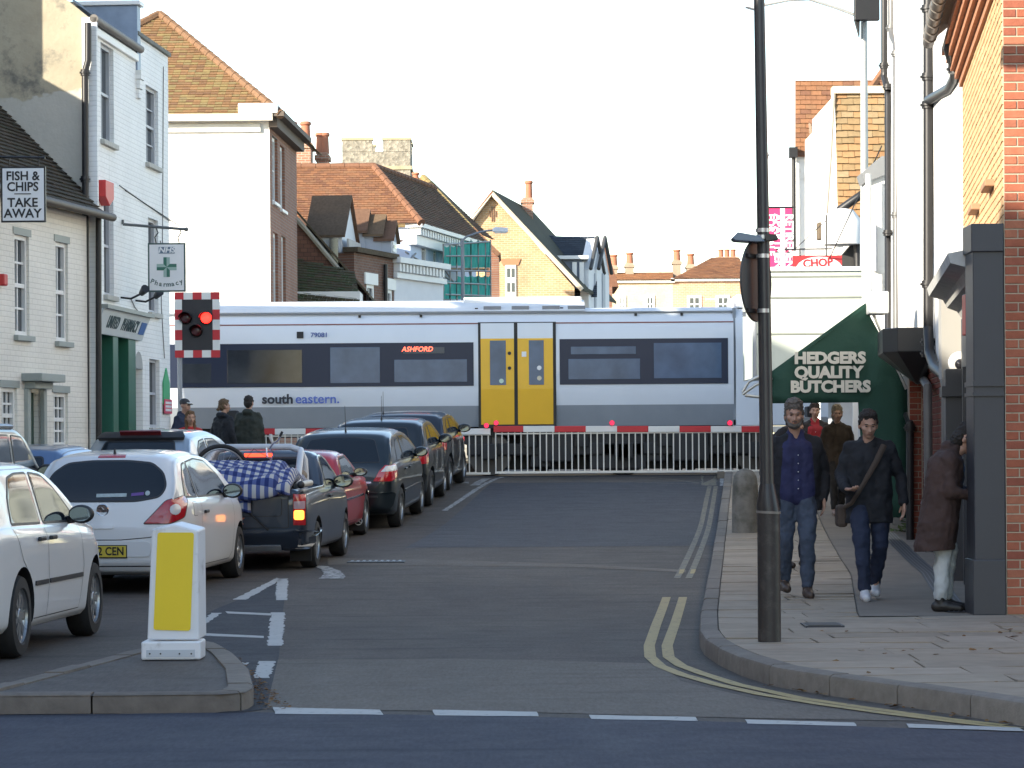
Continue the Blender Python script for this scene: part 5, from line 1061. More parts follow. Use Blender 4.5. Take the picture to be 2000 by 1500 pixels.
o = at(1600,525,Yc); m = MB(); m.prism([(o.x+.46*math.cos(t*.262),Yc-.004,o.z+.24*math.sin(t*.262)) for t in range(24)], (0,-.01,0)); ov_ = m.build('oval', SIGNW, bd)
p = at(1597,514,Yc); t_ = text('CHOP', .215, frame4((p.x,Yc-.018,p.z), (1,0,.06), (0,0,1)), MATS['chop_red'], parent=bd, off=.008)
m = MB(); m.tube([at(1537,487,Yc), at(1625,486,Yc)], .016, 6); m.cyl(at(1537,487,Yc), at(1531,487,Yc), .05, .0, 8); m.build('bracket', IRON, cs)
for px in (1562,1614): m = MB(); m.tube([at(px,487,Yc), at(px,500,Yc)], .016, 6); m.build('hanger', IRON, cs)
m = MB(); m.tube([at(1552,487,Yc), at(1625,420,Yc)], .008, 5); m.build('stay', IRON, cs)
m = MB(); m.tube([at(1614,420,Yc), at(1614,487,Yc)], .02, 6); m.build('post', IRON, cs)
# ---- lamps on the right ----
lp = thing('lamp_post', 'tall dark lamp post with a sign back strapped to it on the corner', 'lamp post', gnd(1503,1253,PV))
g = gnd(1503,1253,PV); Yl = g.y; top = at(1482,-60,Yl)
DK = M('post_black', (.026,.024,.024), .38, .1, var=.25, scale=6)
def dirtier():
    m, t, b = newmat('post_lower'); MATS['post_lower'] = m; b.inputs['Roughness'].default_value = .5
    c = mixcol(t, ramp(t, noise(t, 9, 6, None, .7), .5, .7), (.03,.026,.024), (.07,.062,.055)); t.links.new(c, b.inputs['Base Color']); return m
p0, p1 = Vector((g.x,Yl,g.z)), at(1498,945,Yl); p2 = at(1495,1000,Yl)
m = MB(); m.tube([p0, at(1501,1000,Yl)], [.083,.081], 20); m.build('base_sleeve', dirtier(), lp, smooth=40)
m = MB(); m.tube([at(1501,1000,Yl), at(1499,985,Yl), at(1498,945,Yl)], [.083,.080,.052], 20); m.build('shoulder', DK, lp, smooth=40)
m = MB(); m.tube([at(1501,998,Yl), at(1500.8,1003,Yl)], [.088,.088], 20); m.build('ring', M('ring_grey', (.2,.18,.16), .5, .3), lp, smooth=40)
m = MB(); m.tube([at(1498,950,Yl), at(1491,470,Yl), at(1477,-330,Yl)], [.050,.045,.034], 18); m.build('shaft', M('post_upper', (.045,.045,.047), .35, .25, var=.2, scale=5), lp, smooth=40)  # shaft paler than the base: its sunlit look is put into the colour
m = MB(); e = at(1477,-330,Yl); m.tube([e-Vector((0,0,.05)), e+Vector((-.1,0,.18)), e+Vector((-.5,0,.3))], .03, 8); m.build('arm', DK, lp, smooth=40); m = MB(); m.box(e.x-1.1,e.x-.48,Yl-.11,Yl+.11,e.z+.25,e.z+.37); m.build('lamp_head', M('lamp_pale', (.55,.57,.6)), lp, bevel=.04)
STR = M('steel_strap', (.55,.55,.55), .35, .8, var=.1)
for y in (450,463,500,607): m = MB(); c = at(1489.5+(y-450)*.015,y,Yl); m.cyl(c-Vector((0,0,.014)), c+Vector((0,0,.014)), .0495, n=18); m.build('strap', STR, lp, smooth=40)
# round sign seen from behind
sg = thing('road_sign', 'dark back of a round road sign strapped to the corner lamp post', 'sign', at(1478,548,Yl)); c = at(1478,548,Yl+.0); nrm = Vector((-.89,.45,0)).normalized(); c = c+Vector((0,.075,0))
m = MB(); rr = .285; uu = Vector((nrm.y,-nrm.x,0)).normalized(); pts = [(c+uu*rr*math.cos(t*2*math.pi/40)+Vector((0,0,1))*rr*math.sin(t*2*math.pi/40)) for t in range(40)]
m.prism(pts, nrm*.006); m.build('disc', M('sign_back', (.10,.095,.09), .45, .2, var=.15), sg); m = MB(); m.tube(pts+[pts[0]], .008, 6); m.build('rim', M('rim_dark', (.05,.05,.05), .5), sg)
for y in (500,607): m = MB(); e = at(1478,y,Yl); m.obox(Vector((e.x,c.y-.02,e.z)), uu*.17, (0,0,.014), nrm*.012); m.build('rail', DK, sg)
e = at(1453,614,Yl-.02); m = MB(); m.box(e.x-.012,e.x+.012,Yl-.05,Yl-.04,e.z-.018,e.z+.018); m.build('sticker', SASH, sg)
# sign lamp
sl = thing('sign_lamp', 'small flat sign lamp projecting from the corner lamp post', 'lamp', at(1460,466,Yl)); a, b = at(1428,458,Yl), at(1492,474,Yl)
m = MB(); m.prism([a+Vector((0,-.1,-.03)), a+Vector((.04,-.1,.01)), b+Vector((-.03,-.1,.04)), b+Vector((.0,-.1,.0)), b+Vector((-.06,-.1,-.0)), a+Vector((.02,-.1,-.05))], (0,.2,0)); m.build('housing', M('lamp_bluegrey', (.15,.19,.24), .4, .2), sl, bevel=.006)
m = MB(); p = at(1505,466,Yl); m.prism([p+Vector((-.04,-.08,-.02)), p+Vector((.05,-.08,-.01)), p+Vector((.03,-.08,.025)), p+Vector((-.04,-.08,.03))], (0,.16,0)); m.build('tail', DK, sl)
# pale pole with lantern behind
pp = thing('lamp_post', 'pale grey lamp post with long arm and dark sign box beyond the awning', 'lamp post', Vector((at(1687,900,51.5).x,51.5,.85))); Y5 = 51.5
GAL = M('galvanised', (.42,.43,.42), .5, .4, var=.15)
m = MB(); m.tube([Vector((at(1687,900,Y5).x,Y5,.8)), at(1688,300,Y5), at(1687,-60,Y5)], [.085,.07,.06], 14); m.build('pole', GAL, pp, smooth=40)
m = MB(); m.tube([at(1672,30,Y5), at(1630,14,Y5), at(1580,-2,Y5), at(1540,0,Y5), at(1490,10,Y5)], .03, 8); m.build('arm', GAL, pp, smooth=40)
a, b = at(1456,12,Y5), at(1492,20,Y5); m = MB(); m.prism([a, b+Vector((0,0,-.02)), b+Vector((0,0,.09)), a+Vector((.08,0,.05))], (0,.25,0)); m.build('lamp_head', M('lamp_pale', (.55,.57,.6)), pp, bevel=.02)
a, b = at(1668,-30,Y5-.2), at(1717,40,Y5-.2); m = MB(); m.box(a.x,b.x,Y5-.3,Y5-.1,b.z,a.z); m.build('sign_box', M('box_black', (.012,.012,.013), .5), pp, bevel=.01); m = MB(); a, b = at(1670,40,Y5-.2), at(1679,72,Y5-.2); m.prism([a, a+Vector((.09,0,0)), b+Vector((.0,0,0))], (0,.15,0)); m.build('fin', MATS['box_black'], pp)
street_lamp('street_lamp', 'white headed street lamp far beyond the banner', (at(1500,900,75).x,75,1.0), 1494,330,1502,300,1534,75,.06)
# ---- stone bollard ----
bo = thing('stone_bollard', 'weathered round topped stone bollard at the kerb', 'bollard', gnd(1456,1040,PV)); g = gnd(1456,1040,PV); sc_ = g.y/5500
m = MB(); H_ = 125*sc_; r_ = 26*sc_; m.lathe([(r_*1.02,-.05),(r_*1.0,H_*.5),(r_*.95,H_*.72),(r_*.97,H_*.74),(r_*.93,H_*.77),(r_*.86,H_*.88),(r_*.6,H_*.96),(r_*.2,H_)], 28, g); m.build('shaft', M('bollard_stone', (.20,.185,.16), .9, var=.3, scale=9, bmp=.6, bscale=25, dirt=((.09,.09,.07), .5, 5)), bo, smooth=50)
# cabbage leaves by the drain
vg = MB(); rnd = random.Random(5); ti = []
c = gnd(1776,1038,PV)
for _ in range(70):
    o = c+Vector((rnd.gauss(0,.10), rnd.gauss(0,.10), abs(rnd.gauss(.05,.05)))); s = rnd.uniform(.03,.07); a = rnd.uniform(0,6.28); u = Vector((math.cos(a),math.sin(a),rnd.uniform(-.3,.8))); v = Vector((-math.sin(a),math.cos(a),rnd.uniform(-.4,.4)))*.7
    vg.add([o-u*s, o+v*s, o+u*s, o-v*s], [(0,1,2,3)]); ti.append(rnd.random())
tag(vg.build('weed_clump', M_tint('weed_green', [(.06,.10,.03),(.12,.16,.05),(.09,.12,.05)], .7), None, tint=ti), 'low green weed clump at the foot of the drainpipe by the awning', 'plant')
# ================= train and crossing =================
YT = 55.0; RZ = 1.02
tr = thing('train', 'white commuter train with yellow doors passing over the level crossing', 'train', (0, YT+1.4, RZ))
TW = M('train_white', (.62,.67,.74), .35, var=.04, scale=1.5, coat=.3); TG = M('train_grey', (.23,.26,.30), .45, var=.08, scale=2); TY = M('train_yellow', (.74,.42,.012), .4, var=.06, scale=2, coat=.2)
TB = M('train_window_band', (.024,.032,.060), .3, var=0, spec=.25); TGL = M('train_glass', (.075,.12,.20), .12, var=.35, scale=1.6, spec=.22); TRD = M('train_red', (.22,.08,.07), .5); TK = M('train_dark', (.02,.02,.022), .6, var=.2); TR = M('train_roof', (.66,.67,.68), .55, var=.06)  # pane glass: the reflection is put into its bluish base colour
zf = lambda y: at(1000,y,YT).z
XL, XR = -13.5, at(1433,700,YT).x
# section (offset towards us, height), lower side folds in below the waist
zF, zS, zWs, zC, zT = zf(833), zf(792), zf(760), zf(624), zf(604)
def sec(y_in=0.0):
    return [(-.10,zF),(-.03,zS),(0.0,zWs),(0.0,zf(664)),(-.02,zf(640)),(-.05,zC),(-.16,zT-.02),(-.42,zT+.03),(-.9,zT+.06),(-1.4,zT+.08)]
def hull(x0, x1, name, parent):
    s = sec(); full = [(YT-o, z) for o, z in s]; full += [(2*(YT+1.4)-y, z) for y, z in full[::-1][1:]]
    m = MB(); n = len(full); vs = [(x0,y,z) for y, z in full]+[(x1,y,z) for y, z in full]
    fs = [(i,i+1,n+i+1,n+i) for i in range(n-1)]+[tuple(range(n)), tuple(range(n,2*n))[::-1], (n-1,0,n,2*n-1)]
    mi = [0]*len(fs)
    for i in range(n-1):
        a = full[i], full[i+1]
        if i == 0 or i == n-2: mi[i] = 1
        if i >= 6 and i <= n-8: mi[i] = 2
    m.v = [Vector(q) for q in vs]; m.f = fs; m.m = mi
    return m.build(name, [TW, TG, TR], parent, smooth=30)
body = hull(XL, XR, 'coach_body', tr)
def side(px0, px1, py0, py1, o0, o1, name, mat, parent, bevel=0.0, curved=None):
    a, b = at(px0,py0,YT), at(px1,py1,YT); m = MB(); m.box(a.x,b.x,YT-o1,YT-o0,zf(py1) if curved is None else b.z,zf(py0)); return m.build(name, mat, parent, bevel=bevel)
xs = lambda px: at(px,700,YT).x
def sidebox(px0, px1, y0, y1, o0, o1, name, mat, parent, bevel=0.0):
    m = MB(); m.box(xs(px0),xs(px1),YT-o1,YT-o0,zf(y1),zf(y0)); return m.build(name, mat, parent, bevel=bevel)
sidebox(-340,1433,630,632.5,-.05,.012-.04,'cantrail_stripe', TRD, body)
sidebox(-340,1433,609,611,-.2,-.07,'gutter_line', M('train_line', (.25,.27,.3), .5), body)
for (b0, b1, panes, zp) in ((-300,925,[(-150,110,700,747),(140,310,678,742),(352,412,706,744),(444,590,680,745),(645,742,676,746),(770,912,701,745)], (668,753)), (1093,1422,[(1110,1250,702,742),(1115,1242,678,693),(1277,1409,672,741)], (663,752))):
    w_ = sidebox(b0,b1,zp[0],zp[1],-.01,.012,'window_band', TB, body)
    for p in panes: sidebox(p[0],p[1],p[2],p[3],.005,.018,'pane', TGL if p[1] > 600 else M('train_glass_dark', (.03,.036,.045), .1, var=.5, scale=2.5, spec=.4), w_, .004)  # right-hand panes carry the painted reflection, left-hand panes are a darker copy
d_ = sidebox(787,868,677,689,.005,.019,'destination_display', M('display_dark', (.05,.06,.08), .3), body)
text('ASHFORD', .135, frame4((xs(815),YT-.022,zf(681)), (1,0,0), (0,0,1)), M('led_red', (.9,.1,.05), .5, emit=2.0, var=0), parent=d_, ext=.001, sx=1.0, shear=.2)
for s in (sidebox(580,593,645,658,-.01,.012,'vent', TK, body),): pass
text('79081', .125, frame4((xs(624),YT-.004+.01-.02,zf(652)), (1,0,0), (0,0,1)), M('train_blue_ink', (.08,.12,.32), .5, var=0), parent=body, ext=.001, off=.003, sx=1.1)
t1 = text('south', .255, frame4((xs(511),YT-.012,zf(777)), (1,0,0), (0,0,1)), M('train_ink', (.02,.025,.04), .5, var=0), parent=body, ext=.001, off=.008, align='LEFT', sx=1.06)
t2 = text('eastern.', .255, frame4((xs(576),YT-.012,zf(777)), (1,0,0), (0,0,1)), M('train_blue_ink2', (.10,.16,.50), .5, var=0), parent=body, ext=.001, off=.004, align='LEFT', sx=1.06)
# door pair
m = MB(); m.box(xs(934),xs(1086),YT-.004,YT+.08,zf(836),zf(629)); dk = m.build('doorway', TK, body)
for x0, x1, wx0, wx1, sgn in ((939,1004,957,988,1), (1011,1080,1033,1062,-1)):
    prof = [(.012,zf(631)),(.022,zf(661)),(.035,zf(663)),(.035,zWs),(.024,zS),(.010,zf(829))]
    m = MB(); vs = []; n = len(prof)
    for x in (xs(x0), xs(x1)): vs += [(x,YT-o,z) for o, z in prof]
    fs = [(i,i+1,n+i+1,n+i) for i in range(n-1)]; m.v = [Vector(v) for v in vs]; m.f = fs; m.m = [1]+[0]*(n-2)
    df = m.build('door', [TY, TW], dk)
    sidebox(wx0,wx1,665,752,.03,.042,'door_window', TGL, df, .004)
    if sgn > 0:
        for y in (690,719): m = MB(); m.cyl((xs(995),YT-.03,zf(y)), (xs(995),YT-.05,zf(y)), .035, n=14); m.build('door_button', TK, df, smooth=40)
        m = MB(); m.cyl((xs(979),YT-.042,zf(744)), (xs(979),YT-.046,zf(744)), .045, n=16); m.build('sticker', M('sticker_green', (.5,.65,.55), .5), df)
    else:
        for y, mt in ((719,SIGNW),(739,M('sticker_cream',(.6,.55,.4),.5))): m = MB(); m.cyl((xs(1053),YT-.042,zf(y)), (xs(1053),YT-.046,zf(y)), .045, n=16); m.build('sticker', mt, df)
        m = MB(); m.box(xs(1019),xs(1028),YT-.042,YT-.034,zf(697),zf(687)); m.build('notice', SIGNW, df)
# roof unit
ru = MB(); sp_ = [(YT+.10,zT-.03),(YT+.2,zf(598)),(YT+.4,zf(590)),(YT+.75,zf(586)+.02),(YT+1.4,zf(584)+.05),(YT+2.05,zf(586)+.02),(YT+2.6,zf(598)),(YT+2.7,zT-.03)]
ru.prism([(XL,y,z) for y, z in sp_], (xs(1143)-XL,0,0)); rf = ru.build('roof_raft', TR, body, smooth=35)
ru = MB(); ru.box(xs(905),xs(1138),YT+.5,YT+2.2,zf(600),zf(580)+.03); ru.build('roof_unit', TR, body, bevel=.03)
for px in (945,1000,1060,1110): m = MB(); m.box(xs(px),xs(px+34),YT+.13,YT+.2,zf(604),zf(597)); m.build('grille', M('grille_grey', (.22,.23,.25), .5), rf)
for px in (928,1010,1095): m = MB(); m.box(xs(px),xs(px+6),YT+.15,YT+.25,zf(606),zf(600)); m.build('lifting_eye', TK, rf)
for px in (700,820,1240,1330): m = MB(); m.box(xs(px),xs(px+5),YT+.05,YT+.12,zf(618),zf(613)); m.build('roof_bolt', TK, body)
# next coach at the right
XR2 = XR+.04; b2_ = hull(XR2, 9.2, 'coach_body', tr); b2_['label'] = 'plain pale end of the next coach'
m = MB(); m.box(XR2,9.2,YT-.02,YT+.2,zF,zf(660)); m.build('end_panel', TW, b2_)
m = MB(); m.box(XR2+.02,XR2+1.2,YT+.1,YT+2.5,zT,zf(577)); m.build('roof_pod', TW, b2_, bevel=.04)
m = MB(); m.box(XR-.01,XR2+.01,YT+.05,YT+2.6,zF+.1,zT); m.build('gangway', TG, tr)
# underframe, bogies, wheels
m = MB(); m.box(XL,XR,YT+.25,YT+2.5,zF-.18,zF+.02); m.build('underframe', TK, tr)
for px0, px1, dz in ((1150,1262,.85),(1262,1300,.7),(1420,1470,.6),(1035,1075,.8),(905,960,.35),(610,760,.6),(330,520,.6)):
    m = MB(); m.box(xs(px0),xs(px1),YT+.3,YT+2.2,zF-dz,zF-.15); m.build('equipment_case', M('case_black', (.025,.025,.028), .6, var=.3, scale=5), tr, bevel=.03)
for cx in (1350,1085,40):
    bg_ = MB(); c = xs(cx); bg_.box(c-1.75,c+1.75,YT+.25,YT+.45,RZ+.38,RZ+.62); bg_.box(c-.35,c+.35,YT+.2,YT+2.3,RZ+.25,RZ+.8)
    bg_.box(c-1.65,c+1.65,YT+.75,YT+2.0,RZ+.1,zF-.15); b_ = bg_.build('bogie', TK, tr, bevel=.03)
    for s in (-1.3,1.3):
        m = MB(); m.lathe([(.0,-.02),(.20,-.02),(.3,0),(.42,0),(.44,.05),(.40,.13),(.0,.13)], 28, (c+s,YT+.35,RZ+.42), (0,1,0)); m.build('wheel', M('wheel_steel', (.09,.085,.08), .5, .5), b_, smooth=40)
        m = MB(); m.box(c+s-.16,c+s+.16,YT+.12,YT+.3,RZ+.30,RZ+.62); m.build('axle_box', TK, b_, bevel=.03)
    for s in (-.5,.5): m = MB(); m.lathe([(.16,0),(.17,.1),(.15,.2),(.17,.3)], 14, (c+s,YT+.3,RZ+.55)); m.build('air_spring', TK, b_, smooth=40)
# rails and deck
RS = M('rail_steel', (.22,.19,.17), .35, .8, var=.2)
for dy in (.68, 2.12):
    m = MB(); m.box(-40,40,YT+dy,YT+dy+.07,RZ-.12,RZ); rl = m.build('rail', RS); struct(rl)
m = MB(); m.box(-12,8.5,YT-.3,YT+3.4,.9,RZ-.018); struct(m.build('crossing_deck', A_DARK))
m = MB(); quadgrid(m, lambda x, y: Vector((x,y,.93)), [-60,-12.1], [YT-2,YT+5]); quadgrid(m, lambda x, y: Vector((x,y,.93)), [8.6,60], [YT-2,YT+5]); struct(m.build('ballast', M('ballast', (.17,.155,.14), .95, var=.4, scale=12, bmp=1, bscale=18)))
# ---- barriers ----
YB = 53.45
BRED, BWH = M('boom_red', (.52,.02,.03), .45, var=.06), M('boom_white', (.72,.72,.70), .45, var=.05); GRID = M('skirt_alu', (.72,.69,.63), .5, .0, var=.1)
LAMP = M('boom_lamp', (.9,.02,.08), .3, emit=.45, ecol=(1,.02,.08), var=0)
def boom(label, edges, y0, y1, skirt, lamps, group, Y):
    t = thing('barrier_boom', label, 'barrier', at((edges[0]+edges[-1])/2, 925, Y), group=group)
    for i, (a, b) in enumerate(zip(edges, edges[1:])):
        p, q = at(a,y0,Y), at(b,y1,Y); zz0, zz1 = at(a,y0,Y).z, at(a,y1,Y).z; m = MB(); m.box(p.x,q.x,Y-.04,Y+.04,(zz1+q.z)/2,(zz0+at(b,y0,Y).z)/2); m.build('boom_band', BRED if i % 2 == 0 else BWH, t, bevel=.008)
    x0, x1, st = skirt; yb = y1+78
    x = x0
    while x <= x1:
        p, q = at(x,y1,Y), at(x,yb,Y); m = MB(); m.cyl((p.x,Y,p.z), (p.x,Y,q.z), .0135, n=6); m.build('skirt_bar', GRID, t); x += st
    p, q = at(x0,yb,Y), at(x1,yb,Y); m = MB(); m.box(p.x-.01,q.x+.01,Y-.02,Y+.02,p.z-.03,p.z+.012); m.build('skirt_rail', GRID, t)
    p, q = at(x0,y1+3,Y), at(x1,y1+3,Y); m = MB(); m.box(p.x-.01,q.x+.01,Y-.015,Y+.015,p.z-.015,p.z+.01); m.build('skirt_rail', GRID, t)
    for lx in lamps:
        p = at(lx,y0-6,Y); m = MB(); m.cyl((p.x,Y-.05,p.z), (p.x,Y-.09,p.z), .046, n=18); l = m.build('lamp', LAMP, t, smooth=40); m = MB(); m.cyl((p.x,Y-.048,p.z), (p.x,Y+.05,p.z), .052, n=18); m.box(p.x-.02,p.x+.02,Y-.03,Y+.03,p.z-.09,p.z-.03); m.build('lamp_body', TK, l, smooth=40)
    return t
boom('red and white barrier boom with skirt across the right lane', [964,1022,1083,1144,1205,1266,1327,1388,1448,1509,1569], 832,844, (968,1560,12.4), (969,1195,1425), 'level crossing barriers', YB)
boom('red and white barrier boom with skirt across the left lane', [477,537,597,657,717,777,836,897,958][::1], 837,849, (470,957,12.4), (950,), 'level crossing barriers', YB)
for px, Y, lab in ((455, YB-.25, 'grey barrier machine at the left kerb of the crossing'), (1585, YB, 'grey barrier machine at the right kerb of the crossing')):
    c = at(px,930,Y); t = thing('barrier_machine', lab, 'barrier machine', (c.x,Y,zr(Y)+.1)); m = MB(); m.box(c.x-.3,c.x+.3,Y-.25,Y+.25,zr(Y),zr(Y)+1.15); m.build('cabinet', M('cabinet_grey', (.3,.31,.32), .5), t, bevel=.03); m = MB(); m.box(c.x-.1,c.x+.1,Y-.27,Y+.27,zr(Y)+1.15,zr(Y)+1.35); m.build('pivot', TK, t, bevel=.02)
# ---- crossing signal ----
Ys = 51.6; sg = thing('crossing_signal', 'level crossing signal with one red light lit on a chequered board', 'signal', (at(418,930,Ys).x, Ys, .9))
a, b = at(341,571,Ys), at(430,698,Ys); cx, cz, hw, hh = (a.x+b.x)/2, (a.z+b.z)/2, (b.x-a.x)/2, (a.z-b.z)/2
m = MB(); m.box(cx-hw+.01,cx+hw-.01,Ys,Ys+.03,cz-hh+.01,cz+hh-.01); bd = m.build('backboard', M('signal_black', (.022,.02,.024), .5, var=.1), sg)
bw = hw*2/6.2
cells = [((i/5)*2-1, (i+1)/5*2-1) for i in range(5)]
def cell(x0, x1, z0, z1, red, n): m = MB(); m.box(x0,x1,Ys-.012,Ys-.001,z0,z1); m.build('border_patch', BRED if red else BWH, bd)
for k, zt in enumerate((cz+hh-bw, cz-hh)):
    for i in range(5): cell(cx-hw+2*hw*i/5, cx-hw+2*hw*(i+1)/5, zt, zt+bw, i % 2 == 0, 0)
n = 5
for k, xt in enumerate((cx-hw, cx+hw-bw)):
    for i in range(n): cell(xt, xt+bw, cz-hh+bw+(2*hh-2*bw)*i/n, cz-hh+bw+(2*hh-2*bw)*(i+1)/n, i % 2 == 1, 0)
for px, py, lit, nm in ((403,621,True,'red_light'),(363,621,False,'unlit_light'),(384,646,False,'unlit_light')):
    p = at(px,py,Ys); m = MB(); m.lathe([(.0,0),(.105,0),(.105,.06)], 24, (p.x,Ys-.01,p.z), (0,-1,0), cap=False); m.add([(p.x,Ys,p.z)]*1, [])
    L = MB(); L.ball((p.x,Ys-.03,p.z), (.10,.03,.10), 24, 10); lo = L.build(nm, M('signal_red_lit', (1,.05,.03), .3, emit=3.0, ecol=(1,.015,.01), var=0) if lit else M('signal_lens', (.07,.012,.015), .15, var=0), sg, smooth=80)
    H = MB(); H.tube([(p.x,Ys-.0,p.z),(p.x,Ys-.06,p.z)], .118, 24, False); H.tube([(p.x,Ys-.0,p.z),(p.x,Ys-.06,p.z)], .11, 24, False)
    for k in range(12):
        a0 = math.pi*k/12; a1 = math.pi*(k+1)/12; H.poly([(p.x+.118*math.cos(a0),Ys-.06,p.z+.118*math.sin(a0)),(p.x+.118*math.cos(a1),Ys-.06,p.z+.118*math.sin(a1)),(p.x+.118*math.cos(a1),Ys-.24,p.z+.10*math.sin(a1)),(p.x+.118*math.cos(a0),Ys-.24,p.z+.10*math.sin(a0))])
    H.build('hood', MATS['signal_black'], lo, smooth=40)
m = MB(); c = at(350,700,Ys); m.tube([(c.x,Ys+.08,.7),(c.x,Ys+.08,cz+hh*.5)], .045, 12); m.build('post', M('signal_post', (.35,.36,.38), .5), sg, smooth=40)
# ---- keep-left bollard on the island ----
kb = thing('traffic_bollard', 'white plastic traffic bollard with a yellow panel on the island', 'bollard', gnd(335,1285,.115)); g = gnd(335,1287,.115); Yk = g.y
q = lambda px, py, dy=0: at(px,py,Yk)+Vector((0,dy,0))
WPL = M('bollard_white', (.76,.78,.80), .38, var=.03, dirt=((.45,.45,.44), .25, 7)); 
m = MB(); F = [q(287,1250), q(388,1250), q(386,1036), q(340,1024), q(296,1034)]; B = [p+Vector((.03,.22,.015)) for p in F]
m.add(F+B, [(0,1,2,3,4),(5,9,8,7,6)]+[(i,(i+1)%5,5+(i+1)%5,5+i) for i in range(5)]); m.build('shell', WPL, kb, bevel=.012)
m = MB(); a, b = q(277,1288), q(393,1252); m.box(a.x,b.x,Yk-.035,Yk+.27,g.z-.004,b.z); bs = m.build('base', WPL, kb, bevel=.012)
m = MB(); a, b = q(287,1283), q(382,1268); m.box(a.x,b.x,Yk-.039,Yk-.03,a.z,b.z); pl = m.build('base_label', M('label_grey', (.52,.56,.6), .4, var=.05), bs)
for px in (294,315,352,375): m = MB(); c = q(px,1276); m.cyl((c.x,Yk-.039,c.z), (c.x,Yk-.044,c.z), .006, n=8); m.build('rivet', TK, bs)
YP = M('bollard_yellow', (.86,.63,.015), .35, var=.04); y0 = [q(300,1230), q(372,1232), q(379,1040), q(308,1040)]
def rounded(P, r=.02, n=5):
    out = []
    k = len(P)
    for i in range(k):
        a, b, c = P[i-1], P[i], P[(i+1)%k]; u = (a-b).normalized()*r; v = (c-b).normalized()*r
        for j in range(n+1): t = j/n; out.append(b+u*(1-t)**2+v*t**2)
    return out
m = MB(); m.prism([p+Vector((0,-.008,0)) for p in rounded(y0)], (0,.006,0)); m.build('yellow_panel', YP, kb)
# ================= vehicles =================
def pchip(K):
    xs_ = [k[0] for k in K]; ys_ = [k[1] for k in K]; n = len(K)
    h = [xs_[i+1]-xs_[i] for i in range(n-1)]; d = [(ys_[i+1]-ys_[i])/h[i] for i in range(n-1)]; m = [d[0]]+[0]*(n-2)+[d[-1]]
    for i in range(1, n-1):
        if d[i-1]*d[i] > 0: w1, w2 = 2*h[i]+h[i-1], h[i]+2*h[i-1]; m[i] = (w1+w2)/(w1/d[i-1]+w2/d[i])
    def f(x):
        if x <= xs_[0]: return ys_[0]
        if x >= xs_[-1]: return ys_[-1]
        for i in range(n-1):
            if x <= xs_[i+1]:
                t = (x-xs_[i])/h[i]; t2, t3 = t*t, t*t*t
                return (2*t3-3*t2+1)*ys_[i]+(t3-2*t2+t)*h[i]*m[i]+(-2*t3+3*t2)*ys_[i+1]+(t3-t2)*h[i]*m[i+1]
    return f
def catmull(P, n):
    out = []; k = len(P)
    for i in range(k-1):
        a, b, c, d = P[max(i-1,0)], P[i], P[i+1], P[min(i+2,k-1)]
        for j in range(n):
            t = j/n; out.append(tuple(.5*(2*b[q]+(c[q]-a[q])*t+(2*a[q]-5*b[q]+4*c[q]-d[q])*t*t+(3*b[q]-a[q]-3*c[q]+d[q])*t**3) for q in (0,1)))
    out.append(tuple(P[-1])); return out
def round_poly(P, r, n=5):
    out = []; k = len(P)
    for i in range(k):
        a, b, c = [Vector((*P[j], 0)) for j in (i-1, i, (i+1)%k)]; ra = min(r, (a-b).length*.48, (c-b).length*.48); u = (a-b).normalized()*ra; v = (c-b).normalized()*ra
        for j in range(n+1): t = j/n; q = b+u*(1-t)**2+v*t**2; out.append((q.x, q.y))
    return out
RUB = M('rubber', (.018,.018,.019), .75, var=.15, scale=20); BPL = M('black_plastic', (.022,.022,.024), .5, var=.1); CHR = M('chrome', (.75,.76,.78), .12, 1.0, var=0); CARG = M('car_glass', (.012,.018,.026), .05, var=0, spec=.35); ALLOY = M('alloy', (.42,.43,.44), .35, .8, var=.1, dirt=((.1,.09,.08), .3, 9))
PLATE = M('plate_yellow', (.66,.50,.06), .4, var=.03); INK = M('plate_ink', (.012,.012,.013), .5, var=0); REDL = M('lamp_red', (.42,.012,.02), .12, var=.15, coat=.6); WHL = M('lamp_clear', (.6,.6,.58), .1, var=.1, coat=.6); REDE = M('lamp_red_lit', (.9,.05,.02), .2, emit=1.6, ecol=(1,.05,.02), var=0); AMBE = M('lamp_amber_lit', (.9,.4,.05), .2, emit=1.4, ecol=(1,.30,.04), var=0)
def paintm(name, col, metal=.0, rough=.32, var=.02):
    m = M(name, col, rough, metal, var=var, scale=1.2, coat=.7); return m
